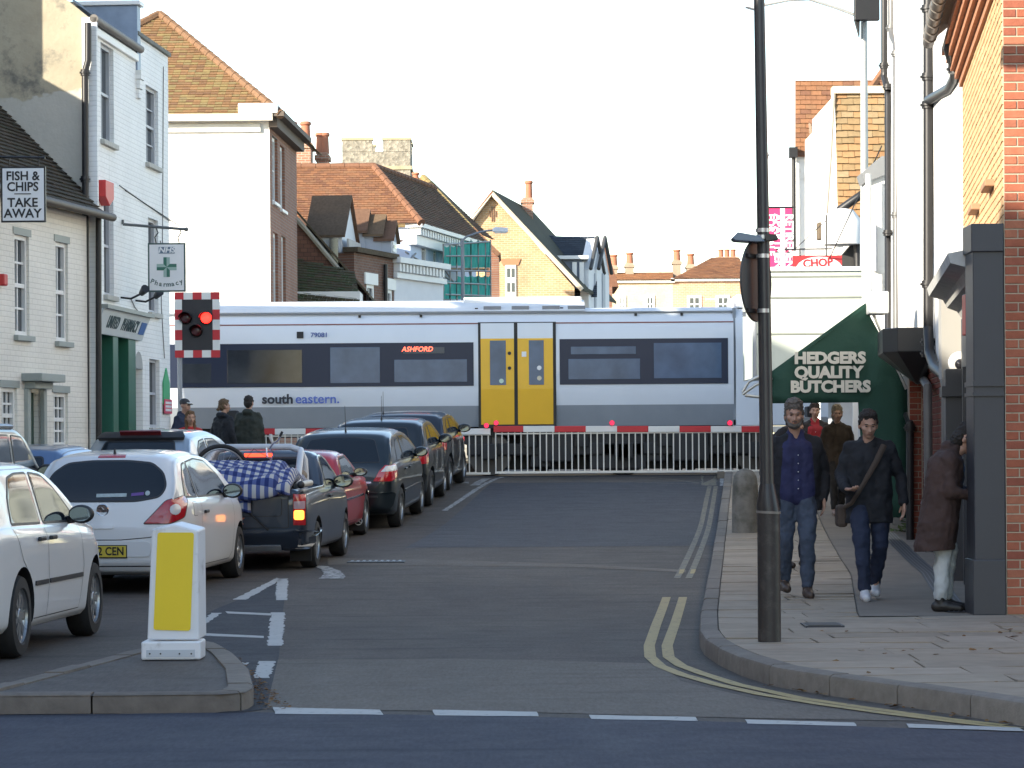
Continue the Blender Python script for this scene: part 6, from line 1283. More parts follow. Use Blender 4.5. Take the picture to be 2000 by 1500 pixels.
class Car:
    def __init__(s, name, label, sp, loc, h, paint, pitch=0.0, group='cars queueing at the crossing', cat='car'):
        s.sp = sp; s.paint = paint
        s.root = thing(name, label, cat, loc, -h, group); s.root.rotation_euler = (pitch, 0, -h)
        L = sp['L']; top, bot, plan, belt = (pchip(sp[k]) for k in ('top','bot','plan','belt')); s.top, s.plan, s.belt = top, plan, belt
        ys_ = []; y = 0.0
        while y < L: ys_.append(y); y += .012 if y < .16 or y > L-.12 else (.03 if y < .75 or y > L-.5 else .06)
        ys_.append(L); lean = sp.get('lean', .30); rows_ = []
        for y in ys_:
            w, zb, zl, zt = plan(y), bot(y), belt(y), top(y); g = max(0, min(1, (zt-zl)/.16)); g = g*g*(3-2*g)
            zl = min(zl, zt-.05) if g < .01 else min(zl, zt-.03); mid = lerp(zb, zl, .55); sh = sp.get('shoulder', .955)
            low = [(0,zb),(w*.80,zb),(w*.945,zb+.035),(w*.985,zb+.13),(w,mid),(w*.988,zl-.09),(w*sh,zl-.005)]
            wt = w*(sh-.015)-lean*max(0, zt-zl)
            house = [(lerp(w*sh, wt, .12)-.006, lerp(zl,zt,.10)), (wt+.035,lerp(zl,zt,.80)),(wt-.015,zt-.05),(wt-.10,zt-.012),(wt*.55,zt+.006),(0,zt+.014)]
            deck = [(w*(sh-.01),lerp(zl,zt,.35)),(w*.92,lerp(zl,zt,.65)),(w*.86,zt-.02),(w*.74,zt-.008),(w*.4,zt+.006),(0,zt+.01)]
            P = low+[(lerp(a[0],b[0],g), lerp(a[1],b[1],g)) for a, b in zip(deck, house)]
            rows_.append([Vector((q[0], y, q[1])) for q in catmull(P, 4)])
        n = len(rows_[0]); m = MB(); ring = 2*n-2; vs = []
        for r in rows_: vs += r+[Vector((-p.x,p.y,p.z)) for p in r[1:-1][::-1]]
        fs = [(i*ring+j, i*ring+(j+1)%ring, (i+1)*ring+(j+1)%ring, (i+1)*ring+j) for i in range(len(rows_)-1) for j in range(ring)]
        fs += [tuple(range(ring)), tuple((len(rows_)-1)*ring+j for j in range(ring))[::-1]]
        m.add(vs, fs); b = m.build('body', [paint, BPL], None, smooth=None)
        cut = MB()
        for yw in sp['axles']:
            for sx in (-1, 1): w = plan(yw); cut.cyl((sx*(w-.24),yw,sp['wr']-.0), (sx*(w+.15),yw,sp['wr']), sp['wr']+.055, n=32)
        for q in sp.get('cuts', ()): cut.box(*q)
        c = cut.build('cutter', [paint, BPL], None); c.data.polygons.foreach_set('material_index', [1]*len(c.data.polygons))
        md = b.modifiers.new('b', 'BOOLEAN'); md.object = c; md.operation = 'DIFFERENCE'; md.solver = 'EXACT'
        dg = bpy.context.evaluated_depsgraph_get(); me = bpy.data.meshes.new_from_object(b.evaluated_get(dg)); me.name = 'body'
        bpy.data.objects.remove(c); bpy.data.objects.remove(b)
        me.polygons.foreach_set('use_smooth', [True]*len(me.polygons)); me.set_sharp_from_angle(angle=R(38))
        s.body = bpy.data.objects.new('body', me); COL.objects.link(s.body); adopt(s.body, s.root, False)
        bm = bmesh.new(); bm.from_mesh(me); s.bvh = BVHTree.FromBMesh(bm); bm.free()
        for yw in sp['axles']:
            for sx in (-1, 1): s.wheel(sx, yw)
    def patch(s, name, poly, axis, mat, off=.004, rim=None, rimw=.018, parent=None, r=.03, mirror=False, step=.03, thick=.015, dense=8):
        """a panel laid on the body: outline in the plane seen along axis"""
        D = {'R': ((0,1,0), (-1,0,0)), 'L': ((0,1,0), (1,0,0)), 'B': ((1,0,0), (0,1,0)), 'F': ((1,0,0), (0,-1,0))}
        if axis in D: u, d = map(Vector, D[axis])
        else: a = R(axis); u, d = Vector((math.cos(a), math.sin(a), 0)), Vector((-math.sin(a), math.cos(a), 0))
        P = round_poly(poly, r) if r > 0 else list(poly); Q = []
        for i in range(len(P)):
            a, b = Vector((*P[i],0)), Vector((*P[(i+1)%len(P)],0)); k = max(1, int((b-a).length/step))
            Q += [a+(b-a)*(j/k) for j in range(k)]
        n = len(Q); c = sum(Q, Vector())/n; ar = sum(a.x*b.y-b.x*a.y for a, b in zip(Q, Q[1:]+Q[:1])); sg = 1 if ar > 0 else -1
        def inset(w_):
            o = []
            for i in range(n): t = (Q[(i+1)%n]-Q[i-1]).normalized(); o.append(Q[i]+Vector((-t.y, t.x, 0))*w_*sg)
            return o
        rings = [(Q, -thick), (Q, off)]; core = Q
        if rim: core = inset(rimw); rings.append((core, off+.0005))
        for f in [1-(i+1)/dense for i in range(dense-1)]: rings.append(([c+(p-c)*f for p in core], off+.0005))
        def proj(p, o):
            org = u*p.x+Vector((0,0,p.y))-d*6; hit = s.bvh.ray_cast(org, d, 12)
            if hit[0] is None:
                near = s.bvh.find_nearest(u*p.x+Vector((0,0,p.y))+d*(-.8)); return near[0]
            nn = hit[1]
            if nn.dot(d) > 0: nn = -nn
            return hit[0]+nn*o
        m = MB(); vs = [proj(p, o) for r_, o in rings for p in r_]; vs.append(proj(c, off+.0005))
        fs = []; mi = []
        for k in range(len(rings)-1):
            for i in range(n): fs.append((k*n+i, k*n+(i+1)%n, (k+1)*n+(i+1)%n, (k+1)*n+i)); mi.append(1 if rim and k <= 1 else 0)
        for i in range(n): fs.append(((len(rings)-1)*n+i, (len(rings)-1)*n+(i+1)%n, len(rings)*n)); mi.append(0)
        if mirror: vs = [Vector((-v.x, v.y, v.z)) for v in vs]
        m.v = vs; m.f = fs; m.m = mi; o = m.build(name, [mat, rim] if rim else mat, parent or s.root, smooth=50, world=False)
        return o
    def both(s, name, poly, mat, **k):
        s.patch(name, poly, 'R', mat, **k); s.patch(name, poly, 'R', mat, mirror=True, **k)
    def wheel(s, sx, yw):
        r = s.sp['wr']; w = s.plan(yw)-.02; x = sx*w
        t = MB(); pr = [(r*.64,-.0),(r*.68,.012),(r*.93,.006),(r*.985,-.03),(r,-.06),(r,-.14),(r*.985,-.17),(r*.9,-.19),(r*.6,-.19)]
        t.lathe(pr, 36, (x,yw,r), (sx,0,0), cap=False); o = t.build('wheel', RUB, s.root, smooth=40, world=False)
        d = MB(); d.lathe([(r*.66,-.0),(r*.645,-.02),(r*.60,-.028),(r*.55,-.05)], 32, (x,yw,r), (sx,0,0), cap=False); d.lathe([(.0,-.005),(r*.16,-.006),(r*.2,-.02),(.0,-.021)], 20, (x,yw,r), (sx,0,0), cap=False)
        k = s.sp.get('spokes', 8); wd = s.sp.get('spoke_w', .34)
        for i in range(k):
            a = 2*math.pi*i/k
            for f0, f1, q in ((.12,.63,wd),):
                def pp(rr, an, dx): return (x+sx*dx, yw+rr*math.cos(an), r+rr*math.sin(an))
                h0 = wd*math.pi/k*1.7; h1 = wd*math.pi/k
                d.add([pp(r*f0,a-h0,-.012), pp(r*f1,a-h1,-.018), pp(r*f1,a+h1,-.018), pp(r*f0,a+h0,-.012), pp(r*f0,a-h0,-.06), pp(r*f1,a-h1,-.05), pp(r*f1,a+h1,-.05), pp(r*f0,a+h0,-.06)], [(0,1,2,3),(0,4,5,1),(3,2,6,7),(1,5,6,2)])
        d.build('rim', s.sp.get('rimmat', ALLOY), o, smooth=35, world=False)
        b = MB(); b.lathe([(.0,-.07),(r*.66,-.07)], 28, (x,yw,r), (sx,0,0), cap=False); b.build('brake', BPL, o, world=False)
    def mirror_(s, y, z, mat, x=None, size=(.10,.075,.075), out=.10):
        w = s.plan(y)*s.sp.get('shoulder', .955)
        for sx in (-1, 1):
            m = MB(); c = Vector((sx*(w+out), y, z)); m.ball(c, size, 16, 12); m.tube([Vector((sx*(w-.05),y+.03,z-.05)), c+Vector((-sx*size[0]*.6,0,-size[2]*.5))], [.03,.035], 8)
            for v in m.v:
                if v.y < y-.045 and abs(v.x) > w+.01: v.y = y-.045
            o = m.build('mirror', mat, s.root, smooth=55, world=False)
            g = MB(); g.prism([(c.x+size[0]*.82*math.cos(t*.3927),y-.0465,c.z+size[2]*.76*math.sin(t*.3927)) for t in range(16)], (0,-.003,0)); g.build('mirror_glass', M('mirror_glass', (.16,.19,.22), .05, .9, var=0), o, world=False)
    def handle(s, y, z, mat):
        for sx in (-1, 1):
            m = MB(); x = sx*(s.plan(y)*.995+.012); m.obox((x,y,z), (.014,0,0), (0,.085,0), (0,0,.016)); m.build('door_handle', mat, s.root, bevel=.008, world=False)
    def plate(s, txt, z, x=0.0, y=-.012, w=.26, h=.058, right=True):
        hit = s.bvh.ray_cast(Vector((x,-3,z)), Vector((0,1,0)), 9); yy = hit[0].y-.014
        m = MB(); m.box(x-w,x+w,yy-.006,yy+.02,z-h,z+h); o = m.build('number_plate', PLATE, s.root, world=False, bevel=.003)
        m = MB(); m.box(x-w-.01,x+w+.01,yy-.003,yy+.018,z-h-.01,z+h+.01); m.build('plate_frame', INK, o, world=False)
        if txt: text(txt, .118, frame4((x+w-.02,yy-.008,z), (1,0,0), (0,0,1)), INK, parent=o, world=False, align='RIGHT', ext=.001, off=.003, sx=.86)
        return o
    def aerial(s, x, y, h=.38, tilt=-.12):
        z = s.top(y)+.012; m = MB(); m.tube([(x,y,z-.02),(x,y-.01,z+.05)], [.022,.008], 8); m.tube([(x,y-.01,z+.04),(x,y+tilt,z+h)], [.006,.003], 6); m.build('aerial', BPL, s.root, smooth=40, world=False)
    def seam(s, pts, axis='R', w=.007, mirror=True, name='door_seam', mat=None, off=.0022):
        """thin dark gap line following points on the body"""
        Q = []
        for a, b in zip(pts, pts[1:]):
            a, b = Vector((*a,0)), Vector((*b,0)); k = max(1, int((b-a).length/.04)); Q += [a+(b-a)*(j/k) for j in range(k)]
        Q.append(Vector((*pts[-1],0))); D = {'R': ((0,1,0), (-1,0,0)), 'B': ((1,0,0), (0,1,0))}; u, d = map(Vector, D[axis]); vs = []
        for i, p in enumerate(Q):
            t = (Q[min(i+1,len(Q)-1)]-Q[max(i-1,0)]).normalized(); nn = Vector((-t.y,t.x,0))*w/2
            for q in (p+nn, p-nn):
                hit = s.bvh.ray_cast(u*q.x+Vector((0,0,q.y))-d*6, d, 12); vs.append((hit[0] or Vector(vs[-1]))+(hit[1] if hit[1] and hit[1].dot(d) < 0 else -(hit[1] or d))*off)
        fs = [(2*i,2*i+1,2*i+3,2*i+2) for i in range(len(Q)-1)]
        for mm in ((False, True) if mirror else (False,)):
            m = MB(); m.add([Vector((-v.x,v.y,v.z)) if mm else v for v in vs], fs); m.build(name, mat or INK, s.root, world=False)
def put(x, y): return (x, y, zr(y))
def slope(y, L): return math.atan2(zr(y+L*.85)-zr(y+L*.2), L*.65)
def carz(x, y, L): s_ = slope(y, L); return (x, y, zr(y+L*.2)-math.tan(s_)*L*.2)
# ---- white three-door hatchback ----
SP_A = dict(L=4.0, wr=.302, axles=(.70,3.20), spokes=9, lean=.33, shoulder=.95,
    top=[(0,.66),(.03,.78),(.06,.90),(.10,.99),(.16,1.09),(.30,1.26),(.42,1.38),(.52,1.435),(.9,1.475),(1.5,1.49),(2.1,1.455),(2.6,1.32),(3.0,1.10),(3.12,1.04),(3.45,.95),(3.8,.80),(3.95,.66),(4.0,.5)],
    bot=[(0,.34),(.08,.24),(.4,.19),(3.5,.19),(3.9,.22),(4,.3)], plan=[(0,.56),(.02,.66),(.06,.735),(.13,.79),(.3,.835),(.7,.858),(1.4,.85),(2.6,.855),(3.2,.85),(3.6,.79),(3.85,.66),(4,.42)],
    belt=[(0,.92),(.4,.985),(1.2,.965),(2.4,.935),(3.2,.90),(4,.7)])
WP_ = paintm('white_paint', (.74,.74,.73))
cA = Car('parked_hatchback', 'white three-door hatchback with wrap-round rear window behind the bollard', SP_A, carz(-4.28,29.35,4), .095, WP_, slope(29.35,4))
cA.root.name = 'hatchback_car'
cA.patch('rear_window', [(-.60,1.01),(-.35,.965),(.35,.965),(.60,1.01),(.655,1.12),(.60,1.27),(.46,1.375),(.2,1.40),(-.2,1.40),(-.46,1.375),(-.60,1.27),(-.655,1.12)], 'B', CARG, rim=BPL, rimw=.02, r=.06)
cA.patch('brake_light', [(-.15,1.425),(.15,1.425),(.14,1.455),(-.14,1.455)], 'B', REDL, off=.006, r=.008)
for sx in (0, 1):
    l = cA.patch('tail_light', [(.42,.735),(.66,.98),(.86,1.03),(.90,.97),(.86,.80),(.70,.735)], 14, REDL, off=.010, rim=BPL, rimw=.008, r=.03, mirror=bool(sx)); 
    cA.patch('lamp_lens', [(.755+.055*math.cos(t*.524), .885+.055*math.sin(t*.524)) for t in range(12)], 14, WHL, off=.016, r=0, mirror=bool(sx), parent=l, thick=.0)
cA.both('side_window', [(.42,1.0),(.56,1.23),(.74,1.355),(.93,1.375),(1.02,.985)], CARG, rim=BPL, r=.04); cA.both('side_window', [(1.06,.985),(.98,1.375),(1.5,1.405),(2.0,1.375),(2.45,1.22),(2.78,1.03),(2.70,.975)], CARG, rim=BPL, r=.04)
cA.seam([(1.06,.96),(1.02,.75),(1.12,.36),(1.22,.26)]); cA.seam([(1.22,.26),(2.55,.26)]); cA.seam([(2.78,.93),(2.82,.7),(2.70,.33),(2.55,.26)])
cA.seam([(-.82,.66),(-.5,.60),(-.2,.575),(.2,.575),(.5,.60),(.82,.66)], 'B', mirror=False, name='tailgate_seam', w=.009); cA.seam([(-.72,.30),(.72,.30)], 'B', mirror=False, name='bumper_seam', w=.012)
cA.patch('bumper_trim', [(-.5,.40),(.5,.40),(.54,.52),(.48,.56),(-.48,.56),(-.54,.52)], 'B', WP_, off=.012, r=.03); cA.plate('2 CEN', .455)
cA.patch('tailgate_handle', [(-.12,.69),(.12,.69),(.13,.73),(-.13,.73)], 'B', WP_, off=.014, r=.015)
hb = cA.bvh.ray_cast(Vector((0,-3,.885)), Vector((0,1,0)))[0]
m = MB(); m.lathe([(.062,.0),(.066,.01),(.060,.016),(.054,.012)], 28, (0,hb.y-.0,.885), (0,-1,0), cap=False); m.lathe([(.0,.006),(.056,.006)], 24, (0,hb.y,.885), (0,-1,0), cap=False); bdg = m.build('badge', CHR, cA.root, smooth=40, world=False)
m = MB(); y_ = hb.y-.013; m.prism([(-.05,y_,.905),(-.01,y_,.915),(.012,y_,.89),(.05,y_,.888),(.03,y_,.868),(-.005,y_,.862),(-.016,y_,.885)], (0,.006,0)); m.build('badge_bolt', M('badge_grey', (.3,.3,.32), .2, 1, var=0), bdg, world=False)
cA.mirror_(2.48,1.02,BPL, size=(.115,.09,.085), out=.09); cA.handle(1.25,.83,BPL); cA.aerial(0,.62,.06,0)
cA.patch('window_sticker', [(-.08,1.015),(.24,1.02),(.24,1.055),(-.08,1.05)], 'B', M('sticker_pale', (.42,.5,.5), .4, var=.2, scale=30), off=.008, r=.004, thick=0, step=.05)
cA.patch('window_sticker', [(.29,1.025),(.42,1.035),(.42,1.065),(.29,1.055)], 'B', M('sticker_purple', (.14,.06,.28), .4), off=.008, r=.004, thick=0); cA.patch('window_sticker', [(.46+.025*math.cos(t*.524),1.055+.025*math.sin(t*.524)) for t in range(12)], 'B', M('sticker_pale', (.42,.5,.5)), off=.009, r=0, thick=0)
cA.both('fuel_flap', [(.62,.80),(.80,.80),(.80,.95),(.62,.95)], WP_, off=.002, rim=INK, rimw=.005, r=.02)
# ---- white five-door saloon-hatch at the left edge ----
SP_B = dict(L=4.15, wr=.308, axles=(.86,3.37), spokes=9, lean=.30, shoulder=.955, spoke_w=.55,
    top=[(0,.72),(.04,.92),(.10,.98),(.22,1.12),(.42,1.30),(.62,1.41),(1.0,1.435),(1.7,1.44),(2.2,1.40),(2.7,1.20),(2.98,1.02),(3.15,.96),(3.6,.90),(3.9,.80),(4.08,.66),(4.15,.5)],
    bot=[(0,.34),(.08,.24),(.4,.19),(3.7,.19),(4.0,.22),(4.15,.3)], plan=[(0,.60),(.03,.74),(.12,.81),(.35,.85),(.9,.867),(2.6,.867),(3.3,.862),(3.7,.81),(3.98,.70),(4.15,.46)],
    belt=[(0,.93),(.6,.955),(1.5,.945),(2.6,.92),(3.2,.88),(4.15,.7)])
cB = Car('hatchback_car', 'white five-door hatchback with black rubbing strips at the left edge', SP_B, carz(-4.52,19.9,4.15), .07, paintm('white_paint_b', (.74,.73,.71)))
cB.both('side_window', [(.72,.975),(.80,1.17),(.98,1.33),(1.22,1.36),(1.60,1.365),(1.62,.965)], CARG, rim=BPL, r=.04); cB.both('side_window', [(1.70,.965),(1.68,1.365),(2.05,1.345),(2.35,1.24),(2.72,1.03),(2.72,.955)], CARG, rim=BPL, r=.04)
cB.patch('rear_window', [(-.58,1.02),(.58,1.02),(.52,1.33),(-.52,1.33)], 'B', CARG, rim=BPL, r=.06)
for mm in (False, True): cB.patch('tail_light', [(.60,.72),(.84,.72),(.84,.95),(.62,.95)], 12, REDL, off=.008, mirror=mm)
cB.seam([(1.66,.94),(1.66,.5),(1.62,.26)]); cB.seam([(2.82,.93),(2.86,.6),(2.72,.27),(1.2,.27)]); cB.seam([(.70,.95),(.86,.72),(1.05,.6),(1.2,.27)])
cB.both('rubbing_strip', [(1.22,.515),(1.62,.515),(1.62,.55),(1.22,.55)], BPL, off=.012, r=.01); cB.both('rubbing_strip', [(1.68,.515),(2.80,.515),(2.80,.55),(1.68,.55)], BPL, off=.012, r=.01)
cB.mirror_(2.55,1.02,BPL, size=(.105,.08,.075), out=.09); cB.handle(1.42,.86,BPL); cB.handle(2.0-.22,.86,BPL)
cB.seam([(-.80,.62),(.80,.62)], 'B', mirror=False, name='tailgate_seam'); cB.patch('bumper', [(-.78,.34),(.78,.34),(.83,.58),(-.83,.58)], 'B', cB.paint, off=.03, r=.06, thick=.05); cB.plate('', .72)
# ---- dark pickup with roll bar ----
SP_C = dict(L=4.05, wr=.29, axles=(.86,3.22), spokes=10, lean=.28, shoulder=.965, spoke_w=.7,
    top=[(0,.92),(.02,.985),(.06,1.0),(.5,1.0),(1.50,1.0),(1.58,1.05),(1.64,1.30),(1.70,1.39),(1.95,1.405),(2.2,1.38),(2.6,1.20),(2.95,1.0),(3.1,.95),(3.6,.88),(3.9,.76),(4.05,.52)],
    bot=[(0,.46),(.1,.30),(.4,.24),(3.7,.2),(4.05,.3)], plan=[(0,.735),(.03,.785),(.12,.81),(.5,.82),(2.8,.82),(3.4,.80),(3.8,.70),(4.05,.5)],
    belt=[(0,.90),(1.5,.93),(2.8,.90),(4.05,.7)], cuts=[(-.66,.66,.07,1.52,.55,1.2)])
DKB = paintm('slate_blue_paint', (.028,.040,.062), .35)
cC = Car('pickup_truck', 'dark blue pickup with white roll bar carrying a bike and mattress', SP_C, carz(-3.26,33.6,4.05), .09, DKB, slope(33.6,4), cat='pickup')
cC.patch('tailgate', [(-.60,.52),(.60,.52),(.60,.955),(-.60,.955)], 'B', DKB, off=.008, rim=INK, rimw=.010, r=.03); cC.patch('tailgate_panel', [(-.52,.66),(.52,.66),(.52,.90),(-.52,.90)], 'B', DKB, off=.016, rim=INK, rimw=.008, r=.05)
for mm in (False, True):
    l = cC.patch('tail_light', [(.645,.55),(.795,.55),(.795,.93),(.645,.93)], 6, REDL, off=.012, rim=BPL, rimw=.008, r=.015, mirror=mm)
    cC.patch('lit_lamp', [(.66,.62),(.775,.62),(.775,.735),(.66,.735)], 6, AMBE if not mm else REDE, off=.018, r=.03, mirror=mm, parent=l, thick=0); cC.patch('reversing_lamp', [(.66,.75),(.78,.75),(.78,.84),(.66,.84)], 6, M('lamp_pinkish', (.45,.3,.32), .15, var=.1), off=.017, r=.01, mirror=mm, parent=l, thick=0)
cC.patch('bumper', [(-.80,.30),(.80,.30),(.82,.50),(-.82,.50)], 'B', DKB, off=.055, r=.05, thick=.06); cC.patch('bumper_strip', [(-.5,.305),(.5,.305),(.5,.345),(-.5,.345)], 'B', M('strip_silver', (.5,.52,.55), .3, .7), off=.075, r=.01)
cC.plate('KZ', .44, x=-.18, w=.26)
hb = cC.bvh.ray_cast(Vector((-.1,-3,.6)), Vector((0,1,0)))[0]; text('ICK', .10, frame4((-.05,hb.y-.014,.605), (1,0,0), (0,0,1)), M('letter_orange', (.45,.10,.05), .5, var=0), parent=cC.root, world=False, ext=.001, off=.004, shear=.25, sx=1.25)
cC.both('side_window', [(1.80,.965),(1.80,1.33),(2.05,1.335),(2.3,1.25),(2.72,1.02),(2.72,.955)], CARG, rim=BPL, r=.03); cC.patch('rear_window', [(-.52,1.06),(.52,1.06),(.48,1.33),(-.48,1.33)], 'B', CARG, rim=BPL, r=.04)
cC.seam([(1.68,.95),(1.66,.5),(1.72,.28),(2.6,.28),(2.80,.55),(2.80,.92)]); cC.handle(1.82,.84,BPL); cC.mirror_(2.45,1.0,BPL, size=(.13,.09,.085), out=.10)
WTU = M('roll_bar_white', (.52,.54,.57), .4, .1, var=.05)
for pts in ([(.60,1.30,.98),(.58,1.32,1.30),(.52,1.34,1.42),(.40,1.34,1.46),(-.40,1.34,1.46),(-.52,1.34,1.42),(-.58,1.32,1.30),(-.60,1.30,.98)], [(.60,.62,1.0),(.58,.95,1.28),(.55,1.22,1.40),(.53,1.33,1.42)], [(-.60,.62,1.0),(-.58,.95,1.28),(-.55,1.22,1.40),(-.53,1.33,1.42)]):
    sm = [Vector(p) for p in pts]; m = MB(); m.tube(sm, .042, 12); m.build('roll_bar', WTU, cC.root, smooth=60, world=False)
for sx in (-1, 1): m = MB(); m.tube([(sx*.74,.08,1.035),(sx*.74,.75,1.035)], .04, 10); m.build('side_rail', M('rail_cream', (.5,.48,.42), .5), cC.root, smooth=50, world=False); 
for sx in (-1, 1): m = MB(); m.ball((sx*.74,.06,1.035), .046, 12, 8); m.build('rail_end', BPL, cC.root, smooth=60, world=False)
for sx in (-1, 1): m = MB(); m.box(sx*.66-.13,sx*.66+.13,.47,.49,.10,.36); m.build('mudflap', RUB, cC.root, world=False)
m = MB(); m.box(-.18,.18,1.345,1.36,1.34,1.385); m.build('high_brake_light', REDE, cC.root, world=False)
# mattress roll, bike and strap ride on the pickup
Mw = lambda v: wmat(cC.root) @ Vector(v)
def gingham():
    m, t, b = newmat('gingham'); MATS['gingham'] = m; b.inputs['Roughness'].default_value = .9
    tc = N(t, 'ShaderNodeTexCoord'); sp = N(t, 'ShaderNodeSeparateXYZ'); t.links.new(tc.outputs['UV'], sp.inputs[0]); vals = []
    for i in (0, 1):
        k = N(t, 'ShaderNodeMath', operation='MULTIPLY'); t.links.new(sp.outputs[i], k.inputs[0]); k.inputs[1].default_value = 1/.10
        f = N(t, 'ShaderNodeMath', operation='FRACT'); t.links.new(k.outputs[0], f.inputs[0]); g = N(t, 'ShaderNodeMath', operation='GREATER_THAN'); t.links.new(f.outputs[0], g.inputs[0]); g.inputs[1].default_value = .5; vals.append(g.outputs[0])
    ad = N(t, 'ShaderNodeMath', operation='ADD'); t.links.new(vals[0], ad.inputs[0]); t.links.new(vals[1], ad.inputs[1]); hf = N(t, 'ShaderNodeMath', operation='MULTIPLY'); t.links.new(ad.outputs[0], hf.inputs[0]); hf.inputs[1].default_value = .5
    cr = N(t, 'ShaderNodeValToRGB'); cr.color_ramp.interpolation = 'CONSTANT'; e = cr.color_ramp.elements; e[0].color = (.46,.46,.45,1); e[0].position = 0; e[1].color = (.014,.028,.13,1); e[1].position = .9; x = e.new(.3); x.color = (.075,.105,.26,1)
    t.links.new(hf.outputs[0], cr.inputs[0]); t.links.new(cr.outputs[0], b.inputs['Base Color']); return m
mt = thing('mattress', 'blue and white checked mattress folded over the tailgate of the pickup', 'mattress', Mw((0,.3,1.0)), -.09); mt.rotation_euler = cC.root.rotation_euler
def cushion(name, path, x0, x1, th, bulge, parent, uo=0):
    """thick folded pad following a path in y,z"""
    P = catmull(path, 6); n = len(P); L = [0]
    for a, b in zip(P, P[1:]): L.append(L[-1]+math.hypot(b[0]-a[0], b[1]-a[1]))
    nx = 22; m = MB(); uv = []; vs = []
    for s_ in (1, -1):
        for i in range(n):
            a, b = P[max(i-1,0)], P[min(i+1,n-1)]; t = Vector((0,b[0]-a[0],b[1]-a[1])).normalized(); nn = Vector((0,-t.z,t.y)); e = min(1, min(i, n-1-i)/3.0); e = math.sqrt(max(0, 1-(1-e)**2))
            for j in range(nx+1):
                f = j/nx; ex = min(1, min(f, 1-f)*9); ex = math.sqrt(max(0, 1-(1-ex)**2)); o = th/2*max(.12, min(e, ex))*(1+bulge*math.sin(f*math.pi*3+i*.5)*.35)
                x = lerp(x0, x1, f); vs.append(Vector((x, P[i][0], P[i][1]))+nn*o*s_+Vector((0,0,.025*math.sin(f*9+i*.6+uo)))); uv.append((x+.3*s_+uo, L[i]+.13*s_))
    k = nx+1; fs = []
    for h_ in (0, 1):
        for i in range(n-1):
            for j in range(nx): q = h_*n*k; f = (q+i*k+j, q+i*k+j+1, q+(i+1)*k+j+1, q+(i+1)*k+j); fs.append(f if h_ == 0 else f[::-1])
    q = n*k
    for i in range(n-1): fs.append((i*k, (i+1)*k, q+(i+1)*k, q+i*k)); fs.append((i*k+nx, q+i*k+nx, q+(i+1)*k+nx, (i+1)*k+nx))
    for j in range(nx): fs.append((j, q+j, q+j+1, j+1)); fs.append(((n-1)*k+j, (n-1)*k+j+1, q+(n-1)*k+j+1, q+(n-1)*k+j))
    m.add(vs, fs); o = m.build(name, MATS['gingham'], parent, smooth=60, world=False, recalc=True); me = o.data; ul = me.uv_layers.new(name='UVMap')
    for lp in me.loops: ul.data[lp.index].uv = uv[lp.vertex_index]
    return o
gingham(); o3 = Vector((0,.3,1.0))
cushion('upper_fold', [(.85,.10),(.45,.17),(.05,.18),(-.30,.10),(-.42,.0),(-.40,-.09)], -.62, .52, .20, .5, mt); cushion('lower_fold', [(.55,-.02),(.1,.02),(-.28,-.04),(-.37,-.16),(-.37,-.27)], -.50, .16, .13, .4, mt, .37); cushion('side_fold', [(.8,.06),(.3,.12),(-.15,.10),(-.40,.0),(-.43,-.06)], .1, .64, .17, .4, mt, .71)
PIP = M('piping_white', (.6,.6,.57), .8)
m = MB(); m.tube([(-.6,-.44,.0),(-.3,-.47,.03),(0,-.475,-.01),(.3,-.47,.03),(.62,-.45,.0)], .012, 6); m.build('piping', PIP, mt, smooth=60, world=False)
st = thing('luggage_strap', 'dark strap hanging from the mattress down the pickup tailgate', 'strap', Mw((0,0,.6)))
m = MB(); m.tube([Mw((-.12,-.06,.92)), Mw((.12,-.05,.72)), Mw((.36,-.05,.50))], .012, 6); tag(m.build('strap', RUB, st), 'x', 'x'); del st.children[0]['label']; del st.children[0]['category']
bk = thing('bicycle', 'bicycle lying in the pickup bed with wheel and handlebar raised', 'bicycle', Mw((0,.9,.6)), -.09)
m = MB(); rw = .33; wc = Vector((-.42,.18,.56)); ux, uz = Vector((.94,.30,.0)).normalized(), Vector((0,-.12,1)).normalized()
ring = [wc+ux*rw*math.cos(t*2*math.pi/48)+uz*rw*math.sin(t*2*math.pi/48) for t in range(49)]; m.tube(ring, .026, 10, False); wl = m.build('wheel', RUB, bk, smooth=60, world=False)
ring2 = [wc+ux*(rw-.035)*math.cos(t*2*math.pi/48)+uz*(rw-.035)*math.sin(t*2*math.pi/48) for t in range(49)]; m = MB(); m.tube(ring2, .014, 8, False); m.build('rim', ALLOY, wl, smooth=60, world=False)
for k in range(18): a = k*2*math.pi/18; m = MB(); m.tube([wc+uz.cross(ux)*.02*(1 if k % 2 else -1), wc+ux*(rw-.035)*math.cos(a)+uz*(rw-.035)*math.sin(a)], .002, 4); m.build('spoke', ALLOY, wl, world=False)
for pts, mt_, r_, nm in (([(-.42,.18,.56),(-.1,.2,.62),(.2,.3,.62)], M('bike_red', (.35,.03,.03), .35), .018, 'frame'), ([(.2,.3,.62),(.02,.25,.42),(-.15,.2,.6)], MATS['bike_red'], .016, 'frame'), ([(.18,.2,.60),(.20,.2,.72),(.23,.19,.78),(.19,.16,.86),(.24,.12,.92),(.30,.10,.95),(.34,.08,1.02)], CHR, .013, 'handlebar'), ([(.20,.2,.72),(.14,.25,.74),(.12,.3,.86)], CHR, .012, 'handlebar'), ([(.23,.11,.93),(.21,.08,.99),(.215,.08,1.03)], M('lever_white', (.7,.7,.68), .4), .018, 'brake_lever'), ([(.2,.2,.72),(0,.1,.85),(-.2,.2,.62)], BPL, .004, 'brake_cable'), ([(.33,.08,1.0),(.36,.08,1.06)], BPL, .016, 'grip')):
    m = MB(); m.tube([Vector(p) for p in pts], r_, 8); m.build(nm, mt_, bk, smooth=60, world=False)
